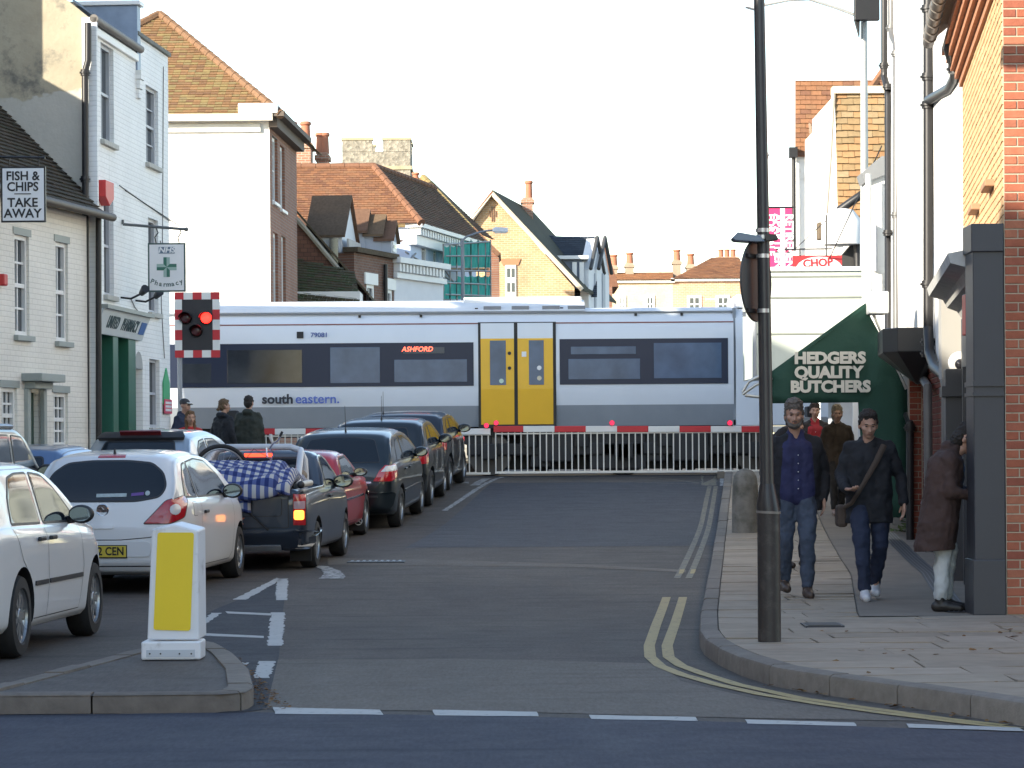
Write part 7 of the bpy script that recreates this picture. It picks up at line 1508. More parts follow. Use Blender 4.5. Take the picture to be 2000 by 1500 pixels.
m = MB(); m.ball((.48,.25,.52), (.16,.11,.09), 16, 10); m.build('saddle', M('saddle_tan', (.28,.23,.18), .8), bk, smooth=60, world=False)
# ---- red car ahead ----
SP_D = dict(L=4.2, wr=.31, axles=(.85,3.42), spokes=5, lean=.30, shoulder=.96, spoke_w=.5,
    top=[(0,.72),(.04,.88),(.10,.93),(.8,.94),(1.0,.97),(1.25,1.22),(1.5,1.28),(2.0,1.29),(2.3,1.2),(2.75,.96),(2.9,.92),(3.5,.87),(3.9,.78),(4.12,.66),(4.2,.5)],
    bot=[(0,.36),(.1,.26),(.4,.2),(3.8,.2),(4.2,.3)], plan=[(0,.68),(.04,.78),(.2,.82),(.8,.84),(3.3,.84),(3.9,.79),(4.1,.70),(4.2,.56)], belt=[(0,.86),(.9,.90),(2.7,.88),(4.2,.7)])
RDP = paintm('red_paint', (.36,.02,.03))
cD = Car('convertible_car', 'red car with chrome strip hidden behind the pickup', SP_D, carz(-3.28,38.2,4.2), .09, RDP, slope(38.2,4.2))
cD.both('side_window', [(1.35,.93),(1.42,1.2),(1.95,1.22),(2.2,1.14),(2.55,.95),(2.5,.92)], M('side_glass_bright', (.12,.14,.16), .04, var=0, spec=.9), rim=BPL, r=.03); cD.both('chrome_strip', [(.3,.60),(3.05,.60),(3.05,.63),(.3,.63)], CHR, off=.008, r=.006); cD.both('chrome_strip', [(3.8,.60),(4.05,.60),(4.05,.63),(3.8,.63)], CHR, off=.008, r=.006)
cD.seam([(1.3,.9),(1.3,.3),(2.5,.28),(2.65,.6),(2.65,.88)]); cD.mirror_(2.3,.97,BPL, size=(.10,.07,.065)); cD.patch('rear_window', [(-.5,.98),(.5,.98),(.45,1.2),(-.45,1.2)], 'B', CARG, rim=BPL)
for mm in (False, True): cD.patch('tail_light', [(.45,.68),(.80,.68),(.80,.82),(.45,.82)], 6, REDL, off=.008, mirror=mm)
for sx in (-1, 1):
    m = MB(); m.box(sx*.72-.11,sx*.72+.11,3.03,3.045,.08,.34); mf = m.build('mudflap', RUB, cD.root, world=False); c = Vector((sx*.76,3.022,.22)); m = MB(); m.tube([c+Vector((.055*math.cos(t*.3927),0,.055*math.sin(t*.3927))) for t in range(17)], .007, 6, False)
    for k in range(3): a = math.pi/2+k*2.094; m.tube([c, c+Vector((.052*math.cos(a),0,.052*math.sin(a)))], [.009,.004], 6)
    m.build('emblem', SIGNW, mf, world=False)
# ---- dark teal estate-like hatch ----
SP_E = dict(L=4.05, wr=.31, axles=(.72,3.22), spokes=7, lean=.31, shoulder=.955,
    top=[(0,.68),(.03,.86),(.07,.96),(.13,1.03),(.30,1.20),(.48,1.36),(.62,1.43),(1.1,1.465),(1.7,1.47),(2.2,1.42),(2.7,1.24),(3.05,1.03),(3.2,.97),(3.6,.88),(3.9,.72),(4.05,.5)],
    bot=[(0,.36),(.1,.25),(.4,.2),(3.6,.2),(4.05,.3)], plan=[(0,.62),(.03,.73),(.1,.80),(.3,.85),(.8,.872),(2.8,.872),(3.4,.84),(3.8,.72),(4.05,.48)], belt=[(0,.94),(.5,.99),(1.5,.975),(2.8,.94),(4.05,.7)])
TEAL = paintm('teal_paint', (.006,.013,.018), .3)
def dark_hatch(name, label, loc, h, paint, pitch, sp=SP_E, mir=None, strip=True):
    c = Car(name, label, sp, loc, h, paint, pitch)
    c.patch('rear_window', [(-.62,1.02),(.62,1.02),(.60,1.10),(.50,1.36),(.2,1.39),(-.2,1.39),(-.50,1.36),(-.60,1.10)], 'B', CARG, rim=BPL, rimw=.012, r=.05)
    for mm in (False, True):
        l = c.patch('tail_light', [(.50,.74),(.60,.90),(.70,.985),(.90,.99),(.92,.80),(.80,.74)], 16, REDL, off=.010, rim=BPL, rimw=.006, r=.02, mirror=mm); c.patch('clear_lens', [(.63,.885),(.72,.97),(.89,.975),(.90,.90)], 16, WHL, off=.015, r=.015, mirror=mm, parent=l, thick=0)
    c.both('side_window', [(.62,1.02),(.78,1.24),(1.0,1.355),(1.30,1.375),(1.30,1.0)], CARG, rim=BPL, r=.04); c.both('side_window', [(1.38,1.0),(1.38,1.38),(1.85,1.37),(2.25,1.28),(2.80,1.02),(2.75,.975)], CARG, rim=BPL, r=.04)
    if strip: c.patch('chrome_strip', [(-.5,.715),(.5,.715),(.5,.74),(-.5,.74)], 'B', CHR, off=.014, r=.008)
    c.patch('bumper', [(-.78,.34),(.78,.34),(.83,.58),(-.83,.58)], 'B', paint, off=.035, r=.06, thick=.05); c.patch('bumper_strip', [(-.6,.50),(.6,.50),(.6,.53),(-.6,.53)], 'B', BPL, off=.045, r=.01)
    c.plate('', .64 if not strip else .645, w=.26, h=.05)
    c.seam([(1.34,.97),(1.33,.5),(1.30,.27)]); c.seam([(2.85,.94),(2.88,.6),(2.76,.27),(1.0,.27),(.95,.6),(.66,.98)]); c.mirror_(2.55,1.05,mir or paint, size=(.115,.085,.08), out=.09); c.handle(1.15,.87,paint); c.handle(1.62,.87,paint)
    c.both('rub_strip', [(1.05,.53),(2.75,.53),(2.75,.56),(1.05,.56)], paint, off=.01, r=.01); c.aerial(0,.78,.40,-.05); return c
cE = dark_hatch('hatchback_car', 'dark teal hatchback behind the red car with clear-topped tail lamps', carz(-2.62,42.55,4.05), .10, TEAL, slope(42.55,4))
def squash(sp, k):
    q = dict(sp); q['L'] = sp['L']*k; q['axles'] = tuple(a*k for a in sp['axles'])
    for n in ('top','bot','plan','belt'): q[n] = [(a*k, b) for a, b in sp[n]]
    return q
def small_car(name, label, loc, h, paint, pitch, k, zs=1.0, group='cars queueing at the crossing', lit=False):
    sp = squash(SP_E, k); sp['top'] = [(a, b*zs if b > .9 else b) for a, b in sp['top']]
    c = Car(name, label, sp, loc, h, paint, pitch, group=group); z1 = 1+(zs-1)*1.0
    c.patch('rear_window', [(-.58,1.04*z1),(.58,1.04*z1),(.48,1.36*z1),(-.48,1.36*z1)], 'B', CARG, rim=BPL, r=.05)
    for mm in (False, True): c.patch('tail_light', [(.56,.74),(.86,.74),(.88,.98),(.62,.98)], 16, REDL, off=.010, r=.03, mirror=mm); c.patch('headlight', [(.42,.62),(.74,.66),(.72,.78),(.45,.74)], 'F', M('headlight_lit', (.9,.85,.7), .2, emit=6.0, ecol=(1,.8,.5), var=0) if lit else WHL, off=.012, r=.03, mirror=mm)
    c.both('side_window', [(.62*k,1.03),(.80*k,1.24*z1),(1.0*k,1.35*z1),(1.30*k,1.37*z1),(1.30*k,1.0)], CARG, rim=BPL, r=.04); c.both('side_window', [(1.38*k,1.0),(1.38*k,1.37*z1),(1.85*k,1.36*z1),(2.25*k,1.26*z1),(2.78*k,1.02),(2.73*k,.98)], CARG, rim=BPL, r=.04)
    c.patch('windscreen', [(-.64,1.06),(.64,1.06),(.52,1.36*z1),(-.52,1.36*z1)], 'F', CARG, rim=BPL, r=.05); c.patch('grille', [(-.32,.42),(.32,.42),(.36,.60),(-.36,.60)], 'F', BPL, off=.01, r=.03)
    c.mirror_(2.5*k,1.05,paint, size=(.12,.085,.08)); c.patch('bumper', [(-.76,.34),(.76,.34),(.82,.58),(-.82,.58)], 'B', paint, off=.03, r=.06, thick=.05); c.seam([(1.34*k,.97),(1.33*k,.5),(1.30*k,.27)]); c.seam([(2.85*k,.94),(2.88*k,.6),(2.76*k,.27),(1.0*k,.27)]); return c
cF = small_car('city_car', 'dark green small car just in front of the teal hatchback', carz(-2.25,46.75,3.05), .10, paintm('deep_green_paint', (.008,.012,.016), .3), slope(46.75,3.0), .75, .98); cF.aerial(0,.7,.40,.03)
cG = small_car('city_car', 'dark grey small car first in the queue at the barrier', carz(-2.02,49.95,3.1), .12, paintm('grey_blue_paint', (.018,.021,.03), .4), slope(49.95,3.1), .77, .94); cG.aerial(-.35,.6,.40,.02)
cH = small_car('people_carrier', 'silver blue people carrier with dark rear spoiler left of the pickup', carz(-5.05,37.4,4.1), .13, paintm('silver_blue_paint', (.30,.36,.42), .6), slope(37.4,4.1), 1.02, 1.10)
cH.patch('spoiler', [(-.60,1.50),(.60,1.50),(.54,1.57),(-.54,1.57)], 'B', BPL, off=.05, r=.03, thick=.06); cH.patch('brake_light', [(-.28,1.53),(.28,1.53),(.28,1.545),(-.28,1.545)], 'B', M('brake_dull', (.12,.012,.015), .3), off=.11, r=.01)
cI = small_car('small_car', 'light blue car parked between the off-roader and the people carrier', carz(-6.05,32.9,3.5), .15, paintm('light_blue_paint', (.10,.17,.30), .5), slope(32.9,3.5), .86, 1.03, 'cars parked on the left')
# ---- dark off-roader at the left edge ----
SP_J = dict(L=4.3, wr=.36, axles=(.95,3.4), spokes=5, lean=.16, shoulder=.97,
    top=[(0,.9),(.04,1.1),(.10,1.3),(.18,1.65),(.30,1.78),(.6,1.81),(2.3,1.81),(2.6,1.74),(2.95,1.42),(3.12,1.22),(3.3,1.16),(3.9,1.10),(4.2,1.0),(4.3,.7)],
    bot=[(0,.5),(.1,.42),(.5,.36),(3.9,.36),(4.3,.48)], plan=[(0,.78),(.05,.86),(.3,.9),(3.6,.9),(4.1,.85),(4.3,.72)], belt=[(0,1.14),(3.2,1.12),(4.3,.9)])
JP = paintm('bottle_green_paint', (.015,.03,.03), .3)
cJ = Car('offroad_car', 'dark off-road car with tall side windows at the left edge', SP_J, carz(-6.2,27.25,4.3), .10, JP, 0, 'cars parked on the left')
cJ.both('side_window', [(.5,1.17),(.5,1.66),(1.28,1.70),(1.28,1.17)], CARG, rim=BPL, r=.05); cJ.both('side_window', [(1.36,1.17),(1.36,1.70),(2.0,1.70),(2.0,1.17)], CARG, rim=BPL, r=.05); cJ.both('side_window', [(2.08,1.17),(2.08,1.70),(2.5,1.68),(2.95,1.3),(2.95,1.17)], CARG, rim=BPL, r=.05)
cJ.mirror_(2.75,1.27,BPL, size=(.12,.10,.12), out=.12); cJ.seam([(2.04,1.12),(2.04,.4)]); cJ.both('roof_rail', [(.5,1.765),(2.4,1.765),(2.4,1.785),(.5,1.785)], M('rail_grey', (.35,.37,.4), .4, .4), off=.03, r=.01, thick=.03)
for mm in (False, True): cJ.patch('tail_light', [(.74,.95),(.86,.95),(.86,1.25),(.74,1.25)], 6, REDL, off=.008, mirror=mm)
cJ.patch('rear_window', [(-.62,1.18),(.62,1.18),(.58,1.66),(-.58,1.66)], 'B', CARG, rim=BPL, r=.05); cJ.patch('bumper', [(-.84,.52),(.84,.52),(.86,.72),(-.86,.72)], 'B', BPL, off=.05, r=.04, thick=.06); cJ.plate('', .85)
# ---- traffic beyond the crossing, seen under the train ----
small_car('waiting_car', 'pale car driving away beyond the crossing seen under the train', carz(-1.75,66,3.9), .03, paintm('cream_paint', (.5,.48,.42)), 0, .97, 1, 'cars beyond the crossing')
small_car('waiting_car', 'dark car with lit headlamps waiting beyond the crossing', carz(1.35,65.5,3.9), math.pi-.03, paintm('black_paint', (.012,.012,.014)), 0, .97, 1, 'cars beyond the crossing', True)
small_car('waiting_car', 'silver car waiting beyond the crossing at the right', carz(4.6,66.5,3.9), math.pi-.05, paintm('silver_paint', (.35,.36,.38), .7), 0, .97, 1, 'cars beyond the crossing')
# ================= people =================
def blob(prims, name, mat, parent, vox=.012, it=6, seedbump=0.0, hem=None):
    """one continuous skin grown over joined tapered limbs and ovals"""
    m = MB()
    for p in prims:
        if p[0] == 'c':
            a, b, r0, r1 = Vector(p[1]), Vector(p[2]), p[3], p[4]; m.tube([a, b], [r0, r1], 14); m.ball(a, r0*1.0, 14, 8); m.ball(b, r1*1.0, 14, 8)
        else:
            k = MB(); k.ball((0,0,0), p[2], 18, 12); T = p[3] if len(p) > 3 else Matrix.Identity(3)
            m.add([T @ v+Vector(p[1]) for v in k.v], k.f)
    o = m.build('tmp', mat, None); r = o.modifiers.new('r', 'REMESH'); r.mode = 'VOXEL'; r.voxel_size = vox; r.use_smooth_shade = True
    s = o.modifiers.new('s', 'SMOOTH'); s.factor = .5; s.iterations = it
    if seedbump > 0:
        tx = bpy.data.textures.get('folds') or bpy.data.textures.new('folds', 'CLOUDS'); tx.noise_scale = .085; tx.noise_depth = 3
        if name in ('hair', 'beard'): tx = bpy.data.textures.get('locks') or bpy.data.textures.new('locks', 'CLOUDS'); tx.noise_scale = .022; tx.noise_depth = 2
        d = o.modifiers.new('d', 'DISPLACE'); d.texture = tx; d.strength = seedbump; d.mid_level = .5; d.texture_coords = 'LOCAL'
    dg = bpy.context.evaluated_depsgraph_get(); me = bpy.data.meshes.new_from_object(o.evaluated_get(dg)); me.name = name; bpy.data.objects.remove(o)
    if hem is not None:
        bm = bmesh.new(); bm.from_mesh(me); bmesh.ops.bisect_plane(bm, geom=bm.verts[:]+bm.edges[:]+bm.faces[:], plane_co=(0,0,hem), plane_no=(0,.06,1), clear_inner=True)
        bmesh.ops.holes_fill(bm, edges=[e for e in bm.edges if e.is_boundary], sides=0); bm.to_mesh(me); bm.free()
    me.materials.clear(); me.materials.append(mat); me.polygons.foreach_set('use_smooth', [True]*len(me.polygons))
    o = bpy.data.objects.new(name, me); COL.objects.link(o); adopt(o, parent, False); return o
SKIN = M('skin', (.42,.245,.175), .55, var=.08, scale=12, objspace=True)
def hand(w, d, n, s=1, curl=.5):
    w, d, n = Vector(w), Vector(d).normalized(), Vector(n).normalized(); l = d.cross(n).normalized(); P = []
    for k in (-1.5,-.5,.5,1.5):
        b = w+d*.085+l*k*.019; P.append(('c', w+l*k*.012, b, .018, .0135)); L = (.036,.044,.042,.033)[int(k+1.5)]; c = 0; q = b
        for j, f in enumerate((1,.7,.5)): c += curl*(.35+.25*j); e = q+(d*math.cos(c)+n*math.sin(c))*L*f; P.append(('c', q, e, .0105-.001*j, .0095-.001*j)); q = e
    t0 = w+d*.03+l*s*.03; t1 = t0+d*.032+l*s*.03+n*.012; P += [('c', w+d*.01, t0, .018, .014), ('c', t0, t1, .0135, .0115), ('c', t1, t1+d*.028+n*.012, .0115, .0095)]
    return P
def person(label, loc, rz, J=None, H=1.76, skin=None, hair=(.05,.035,.025), hairstyle='short', face=(0,0), top='jacket', topc=(.02,.022,.03), legc=(.03,.045,.09), shoec=(.03,.02,.015), shirt=None, group=None, vox=.012, coatlen=.88, hands=None, beard=False, build=1.0, bare=None, extra=None):
    t = thing('person', label, 'person', loc, rz, group); s = H/1.76; D = dict(pel=(0,0,.95), che=(0,0,1.30), nec=(0,.01,1.47), hea=(0,-.03,1.63), kR=(-.105,-.03,.50), aR=(-.11,.02,.09), kL=(.105,-.03,.50), aL=(.11,.02,.09),
        sR=(-.175,0,1.385), eR=(-.25,.03,1.14), wR=(-.25,-.05,.90), sL=(.175,0,1.385), eL=(.25,.03,1.14), wL=(.25,-.05,.90), fR=(0,-1), fL=(0,-1), hdR=(0,-.1,-1), hnR=(1,0,0), hdL=(0,-.1,-1), hnL=(-1,0,0))
    D.update(J or {}); V = {k: Vector(v)*s if len(v) == 3 else v for k, v in D.items()}
    for k in ('hdR','hdL','hnR','hnL'): V[k] = Vector(D[k])
    pel, che, nec, hea = V['pel'], V['che'], V['nec'], V['hea']; X = Vector((1,0,0)); b_ = build
    hR, hL = pel+Vector((-.09*s,0,-.03)), pel+Vector((.09*s,0,-.03))
    rot = Matrix.Rotation(R(face[0]), 3, 'Z') @ Matrix.Rotation(R(face[1]), 3, 'X'); hp = lambda x, y, z: hea+rot @ Vector((x*s, y*s, z*s))
    sk = skin or SKIN
    headp = [('e', hp(0,.012,.035), (.076*s,.096*s,.088*s), rot), ('e', hp(0,-.025,-.035), (.060*s,.068*s,.072*s), rot), ('e', hp(0,-.052,-.085), (.034*s,.032*s,.026*s), rot), ('c', hp(0,-.092,-.005), hp(0,-.114,-.032), .010*s, .016*s), ('c', hp(-.013,-.094,-.040), hp(.013,-.094,-.040), .010*s, .010*s), ('c', hp(-.03,-.082,.024), hp(.03,-.082,.024), .013*s, .013*s),
        ('c', hp(-.018,-.088,-.062), hp(.018,-.088,-.062), .0105*s, .0105*s), ('c', hp(-.04,-.06,-.02), hp(-.05,-.03,-.02), .026*s, .02*s), ('c', hp(.04,-.06,-.02), hp(.05,-.03,-.02), .026*s, .02*s), ('e', hp(-.080,.012,-.012), (.012*s,.022*s,.032*s), rot), ('e', hp(.080,.012,-.012), (.012*s,.022*s,.032*s), rot)]
    neck = [('c', nec-Vector((0,0,.05)), hea+Vector((0,.01,-.05)), .056*s, .050*s)]
    tor = [('c', pel+X*k*.075*s, che+X*k*.085*s, .082*s, .085*s) for k in (-1,0,1)]+[('c', che+X*-.08*s, che+X*.08*s, .085*s, .085*s), ('c', nec-Vector((0,0,.03)), V['sR'], .045*s, .05*s), ('c', nec-Vector((0,0,.03)), V['sL'], .045*s, .05*s)]
    limb = lambda a, b, r0, r1: ('c', a, b, r0*s, r1*s)
    arms = [limb(V['sR'],V['eR'],.05,.04), limb(V['eR'],V['wR'],.038,.026), limb(V['sL'],V['eL'],.05,.04), limb(V['eL'],V['wL'],.038,.026)]
    legs = [limb(hR,V['kR'],.08,.055), limb(V['kR'],V['aR'],.052,.036), limb(hL,V['kL'],.08,.055), limb(V['kL'],V['aL'],.052,.036)]
    feet = []
    for a, f in ((V['aR'],V['fR']), (V['aL'],V['fL'])):
        fv = Vector((f[0], f[1], f[2] if len(f) > 2 else 0)); fv.normalize(); feet.append((a, fv))
    hd = hand(V['wR'], V['hdR'], V['hnR'], -1 if not hands else hands[0])+hand(V['wL'], V['hdL'], V['hnL'], 1 if not hands else hands[1])
    blob(headp+neck+tor+arms+legs+hd+[('c', a, a+f*.12*s-Vector((0,0,.05*s)), .034*s, .025*s) for a, f in feet], 'body', sk, t, .0075 if vox < .013 else .011, 2)
    if bare != 'legs':
        tr = [limb(hR,V['kR'],.098*b_,.078), limb(V['kR'],V['aR']+Vector((0,0,.045)),.072,.060), limb(hL,V['kL'],.098*b_,.078), limb(V['kL'],V['aL']+Vector((0,0,.045)),.072,.060), ('c', pel+X*-.07*s, pel+X*.07*s, .104*s, .104*s), ('c', pel+X*-.05*s+(che-pel)*.25, pel+X*.05*s+(che-pel)*.25, .098*s, .098*s)]
        blob(tr, 'trousers', M('cloth_%s_legs' % label, legc, .85, var=.3, scale=5, bmp=.25, bscale=60, objspace=True), t, vox, 4, .04)
    sm = M('shoe_%s' % label, shoec, .5, var=.2, objspace=True)
    for a, f in feet: blob([('c', a+f*-.035*s+Vector((0,0,-.045*s)), a+f*.05*s+Vector((0,0,-.04*s)), .046*s, .05*s), ('c', a+f*.05*s+Vector((0,0,-.045*s)), a+f*.165*s+Vector((0,0,-.058*s)), .048*s, .037*s), ('c', a+Vector((0,0,-.03*s)), a+Vector((0,0,.03*s)), .045*s, .048*s)], 'shoe', sm, t, .008, 3)
    tm = M('cloth_%s_top' % label, topc, .85, var=.25, scale=4, bmp=.25, bscale=70, objspace=True)
    gap = .055 if shirt else 0
    jk = [limb(V['sR'],V['eR'],.066*b_,.060), limb(V['eR'],V['wR'],.058,.047), limb(V['sL'],V['eL'],.066*b_,.060), limb(V['eL'],V['wL'],.058,.047), ('c', V['sR'], che+X*-.06*s+Vector((0,0,.04)), .066*s, .09*s), ('c', V['sL'], che+X*.06*s+Vector((0,0,.04)), .066*s, .09*s), ('c', nec+X*-.03*s-Vector((0,0,.015)), V['sR'], .055*s, .058*s), ('c', nec+X*.03*s-Vector((0,0,.015)), V['sL'], .055*s, .058*s)]
    low = pel+Vector((0,.02,-max(0, .95-coatlen)-.07))*s; hemz = pel.z-max(0, .95-coatlen)*s-.075*s; ax = (che-pel).normalized(); fw = ax.cross(X).normalized()
    if fw.y > 0: fw = -fw
    if shirt:
        for k in (-1, 1): jk += [('c', low+X*k*.14*s, che+X*k*.115*s, .088*s*b_, .10*s*b_), ('c', low+X*k*.10*s-fw*.06*s, che+X*k*.09*s-fw*.05*s, .09*s, .10*s), ('c', che+X*k*.115*s, nec+X*k*.06*s-Vector((0,0,.02)), .09*s, .042*s)]
        jk += [('c', low-fw*.055*s, che-fw*.05*s, .10*s, .105*s)]
        sp_ = [('c', pel+X*k*.07*s+Vector((0,0,-.02)), che+X*k*.07*s, .115*s*b_, .115*s*b_) for k in (-1,0,1)]+[('c', che+X*-.06*s, nec+X*-.03*s, .09*s, .06*s), ('c', che+X*.06*s, nec+X*.03*s, .09*s, .06*s)]
        so = blob(sp_, 'shirt', M('cloth_%s_shirt' % label, shirt, .8, var=.25, scale=6, bmp=.2, bscale=60, objspace=True), t, vox, 4, .03)
        for i in range(5):
            q = pel.lerp(che, .1+.21*i)+fw*(.117*s*b_); m = MB(); m.ball(q, .005, 8, 6); m.build('button', SIGNW, so, world=False)
    else:
        jk += [('c', low+X*k*.09*s*b_, che+X*k*.095*s, .125*s*b_, .115*s*b_) for k in (-1,0,1)]+[('c', che, nec+Vector((0,0,-.01)), .115*s, .075*s)]
        if top in ('hood','coat'): jk += [('c', nec+X*-.05*s-fw*.06*s, nec+X*.05*s-fw*.06*s, .055*s, .055*s)]
    jo = blob(jk, 'coat' if top == 'coat' else 'jacket', tm, t, vox, 4, .04, hemz)
    hm = M('hair_%.2f_%.2f' % (hair[0], hair[2]), hair, .7, var=.35, scale=60, bmp=.5, bscale=160, objspace=True)
    if hairstyle != 'cap':
        hr = [('e', hp(0,.024,.066), (.084*s,.097*s,.080*s), rot), ('e', hp(0,.062,.0), (.076*s,.062*s,.085*s), rot), ('e', hp(-.012,-.050,.104), (.046*s,.026*s,.022*s), rot), ('e', hp(.03,-.040,.108), (.038*s,.026*s,.022*s), rot), ('c', hp(-.078,.0,.04), hp(-.076,.005,-.0), .016*s, .012*s), ('c', hp(.078,.0,.04), hp(.076,.005,-.0), .016*s, .012*s)]
        if hairstyle == 'thick': hr += [('e', hp(0,.01,.085), (.087*s,.095*s,.082*s), rot), ('e', hp(-.030,-.055,.118), (.034*s,.030*s,.028*s), rot), ('e', hp(.022,-.050,.130), (.034*s,.032*s,.030*s), rot), ('e', hp(0,.06,-.02), (.085*s,.07*s,.1*s), rot)]
        if hairstyle == 'long': hr += [('c', hp(-.07,.03,.0), hp(-.075,-.01,-.25), .032*s, .028*s), ('c', hp(.07,.03,.0), hp(.075,-.01,-.25), .032*s, .028*s), ('c', hp(0,.07,-.02), hp(0,.06,-.22), .06*s, .05*s)]
        if hairstyle == 'bun': hr += [('c', hp(0,.10,.0), hp(0,.14,-.06), .03*s, .028*s)]
        blob(hr, 'hair', hm, t, .006, 1, .032)
    else:
        blob([('e', hp(0,.02,.05), (.085*s,.102*s,.075*s), rot), ('c', hp(-.04,-.10,.045), hp(.04,-.10,.045), .014*s, .014*s), ('c', hp(-.035,-.14,.038), hp(.035,-.14,.038), .009*s, .009*s), ('c', hp(0,-.1,.045), hp(0,-.14,.04), .012*s, .01*s)], 'cap', M('cap_dark', (.05,.05,.055), .8), t, .008, 2); m = MB(); m.obox(hp(0,-.115,.058), rot @ Vector((.06,0,0)), rot @ Vector((0,.03,0)), (0,0,.006)); m.build('cap_trim', SIGNW, t, world=False)
    if beard: blob([('e', hp(0,-.045,-.083), (.050*s,.048*s,.040*s), rot), ('c', hp(-.062,-.015,-.03), hp(-.04,-.055,-.085), .017*s, .022*s), ('c', hp(.062,-.015,-.03), hp(.04,-.055,-.085), .017*s, .022*s), ('c', hp(-.022,-.098,-.052), hp(.022,-.098,-.052), .007*s, .007*s)], 'beard', hm, t, .006, 2, .012)
    for k in (-1, 1):
        m = MB(); m.ball(hp(k*.030,-.0865,.008), (.012*s,.006*s,.006*s), 10, 6); e = m.build('eye', M('eye_dark', (.03,.025,.022), .3, var=0), t, smooth=60, world=False)
        m = MB(); m.tube([hp(k*.016,-.096,.026), hp(k*.032,-.096,.030), hp(k*.047,-.085,.026)], [.004*s,.0045*s,.003*s], 6); m.build('eyebrow', hm, t, smooth=60, world=False)
    m = MB(); m.tube([hp(-.022,-.0955,-.062), hp(0,-.1,-.0615), hp(.022,-.0955,-.062)], [.002*s,.0035*s,.002*s], 6); m.build('mouth', M('lip', (.25,.09,.08), .5, var=0), t, smooth=60, world=False)
    return t, V, s
def gp(px, py, Y=None, dz=PV):
    g = gnd(px, py, dz); return g
# bearded man in a blue shirt
g = gnd(1556,1166,PV)
person('bearded man in dark jacket and blue shirt walking beside the lamp post', g, R(4), dict(pel=(0,0,.95), che=(.0,-.01,1.31), kR=(-.10,.0,.50), aR=(-.085,.16,.13), kL=(.08,-.14,.52), aL=(.075,-.14,.085), eR=(-.27,.02,1.14), wR=(-.26,-.08,.90), eL=(.27,.05,1.14), wL=(.25,-.02,.90), hea=(-.02,-.04,1.64)), H=1.80, hair=(.12,.105,.093), hairstyle='thick', beard=True, face=(-6,2), shirt=(.018,.021,.075), topc=(.013,.0135,.017), legc=(.05,.066,.10), shoec=(.06,.04,.03), build=1.08, coatlen=.86)
# man with shoulder bag
g = gnd(1699,1172,PV); t2_, V2, s2 = person('man in black jacket with a brown shoulder bag walking and looking down', g, R(-2), dict(pel=(0,0,.93), che=(0,-.01,1.28), nec=(0,-.01,1.45), hea=(-.01,-.07,1.60), kR=(-.085,-.14,.52), aR=(-.06,-.18,.09), kL=(.10,-.0,.50), aL=(.06,.16,.12), eR=(-.26,-.0,1.13), wR=(-.22,-.20,1.02), eL=(.29,.04,1.13), wL=(.31,-.02,.90), hdR=(.45,-.85,-.05), hnR=(0,.1,1), hdL=(.02,-.15,-1), hnL=(-1,-.2,0)), H=1.74, hair=(.022,.017,.015), face=(4,14), topc=(.012,.013,.017), legc=(.018,.026,.055), shoec=(.62,.62,.64), top='hood', coatlen=.80, build=1.0)
bagm = M('bag_brown', (.06,.042,.032), .8, var=.2, objspace=True)
m = MB(); m.tube([Vector((.125,-.115,1.40)), Vector((.05,-.155,1.25)), Vector((-.06,-.165,1.06)), Vector((-.17,-.13,.88)), Vector((-.23,-.02,.84))], [.03,.028,.022,.02,.02], 8)
for v in m.v: v.y = -.14+(v.y+.14)*.6
bag = thing('shoulder_bag', 'brown shoulder bag with wide strap worn by the man in black', 'bag', g, R(-2)); m.build('strap', bagm, bag, smooth=50, world=False); m = MB(); m.box(-.29,-.19,.02,.28,.66,.86); m.build('pouch', bagm, bag, bevel=.03, world=False)
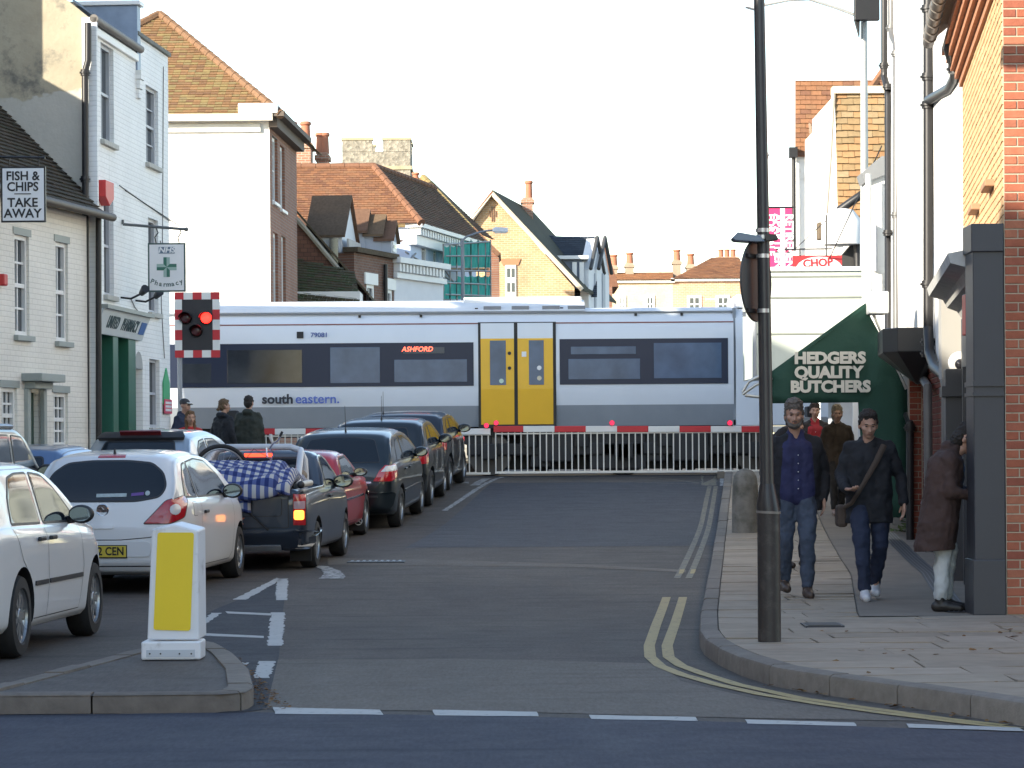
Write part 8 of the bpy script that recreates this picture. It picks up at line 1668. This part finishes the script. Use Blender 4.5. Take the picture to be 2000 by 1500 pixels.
# stooping man at the cash machine
g = gnd(1845,1194,PV); person('stooping man in brown coat and pale trousers at the shopfront', g+Vector((0,0,0)), R(78), dict(pel=(0,.06,.93), che=(0,-.02,1.22), nec=(0,-.09,1.38), hea=(0,-.20,1.46), kR=(-.09,.0,.50), aR=(-.09,.03,.09), kL=(.09,-.03,.50), aL=(.10,.0,.09), sR=(-.18,-.06,1.28), sL=(.18,-.06,1.28), eR=(-.24,-.06,1.02), wR=(-.14,-.28,.98), eL=(.24,-.08,1.02), wL=(.14,-.30,.99), hdR=(.1,-1,.1), hdL=(-.1,-1,.1), hnR=(1,0,.2), hnL=(-1,0,.2)), H=1.74, hair=(.025,.02,.018), hairstyle='thick', face=(0,34), top='coat', topc=(.055,.031,.026), legc=(.50,.53,.53), shoec=(.02,.018,.017), build=1.36, coatlen=.62)
# people under the awning
g = gnd(1636,1007,PV); person('woman in a brown jacket walking under the awning', g, 0, dict(kR=(-.08,-.1,.5), aR=(-.06,-.1,.09), kL=(.08,0,.5), aL=(.07,.14,.12)), H=1.68, hair=(.30,.24,.16), hairstyle='thick', topc=(.045,.032,.022), legc=(.02,.018,.018), shoec=(.2,.13,.1), top='coat', coatlen=.78)
g = gnd(1606,1000,PV); person('woman in a red scarf behind the woman in brown', g+Vector((0,1.0,.05)), 0, None, H=1.66, hair=(.04,.025,.02), hairstyle='thick', topc=(.03,.024,.022), legc=(.02,.02,.025), shirt=(.30,.015,.02), vox=.014)
g = gnd(1530,1090,PV); person('person in dark clothes with hand raised to head behind the bearded man', Vector((g.x-.05,31.5,zr(31.5)+PV)), R(20), dict(eR=(-.36,-.05,1.42), wR=(-.17,-.10,1.58), hdR=(.7,0,.6), hnR=(0,.2,-.6)), H=1.72, hair=(.02,.016,.015), topc=(.016,.016,.02), legc=(.018,.02,.03), vox=.014)
# group waiting by the crossing on the left
def lg(px, Y): return Vector((at(px,880,Y).x, Y, zr(Y)+PV-.02))
person('man in a dark cap and navy hooded top at the pharmacy corner', lg(360,47.9), R(55), None, H=1.70, hairstyle='cap', topc=(.02,.028,.06), legc=(.03,.035,.05), face=(0,8), top='hood', vox=.014)
person('young woman with long brown hair and a red and white jacket', lg(372,45.9), R(12), None, H=1.58, hair=(.16,.085,.04), hairstyle='long', topc=(.45,.03,.03), legc=(.03,.03,.04), face=(8,0), vox=.014)
person('woman with tied hair and black coat watching the train', lg(437,48.6), R(140), None, H=1.64, hair=(.12,.075,.04), hairstyle='bun', topc=(.012,.014,.02), legc=(.02,.02,.025), face=(-15,0), top='coat', vox=.014)
person('man in a dark green hooded coat seen from behind', lg(486,48.9), R(168), None, H=1.68, hair=(.022,.014,.012), topc=(.03,.036,.03), legc=(.02,.02,.025), top='hood', build=1.2, vox=.014)
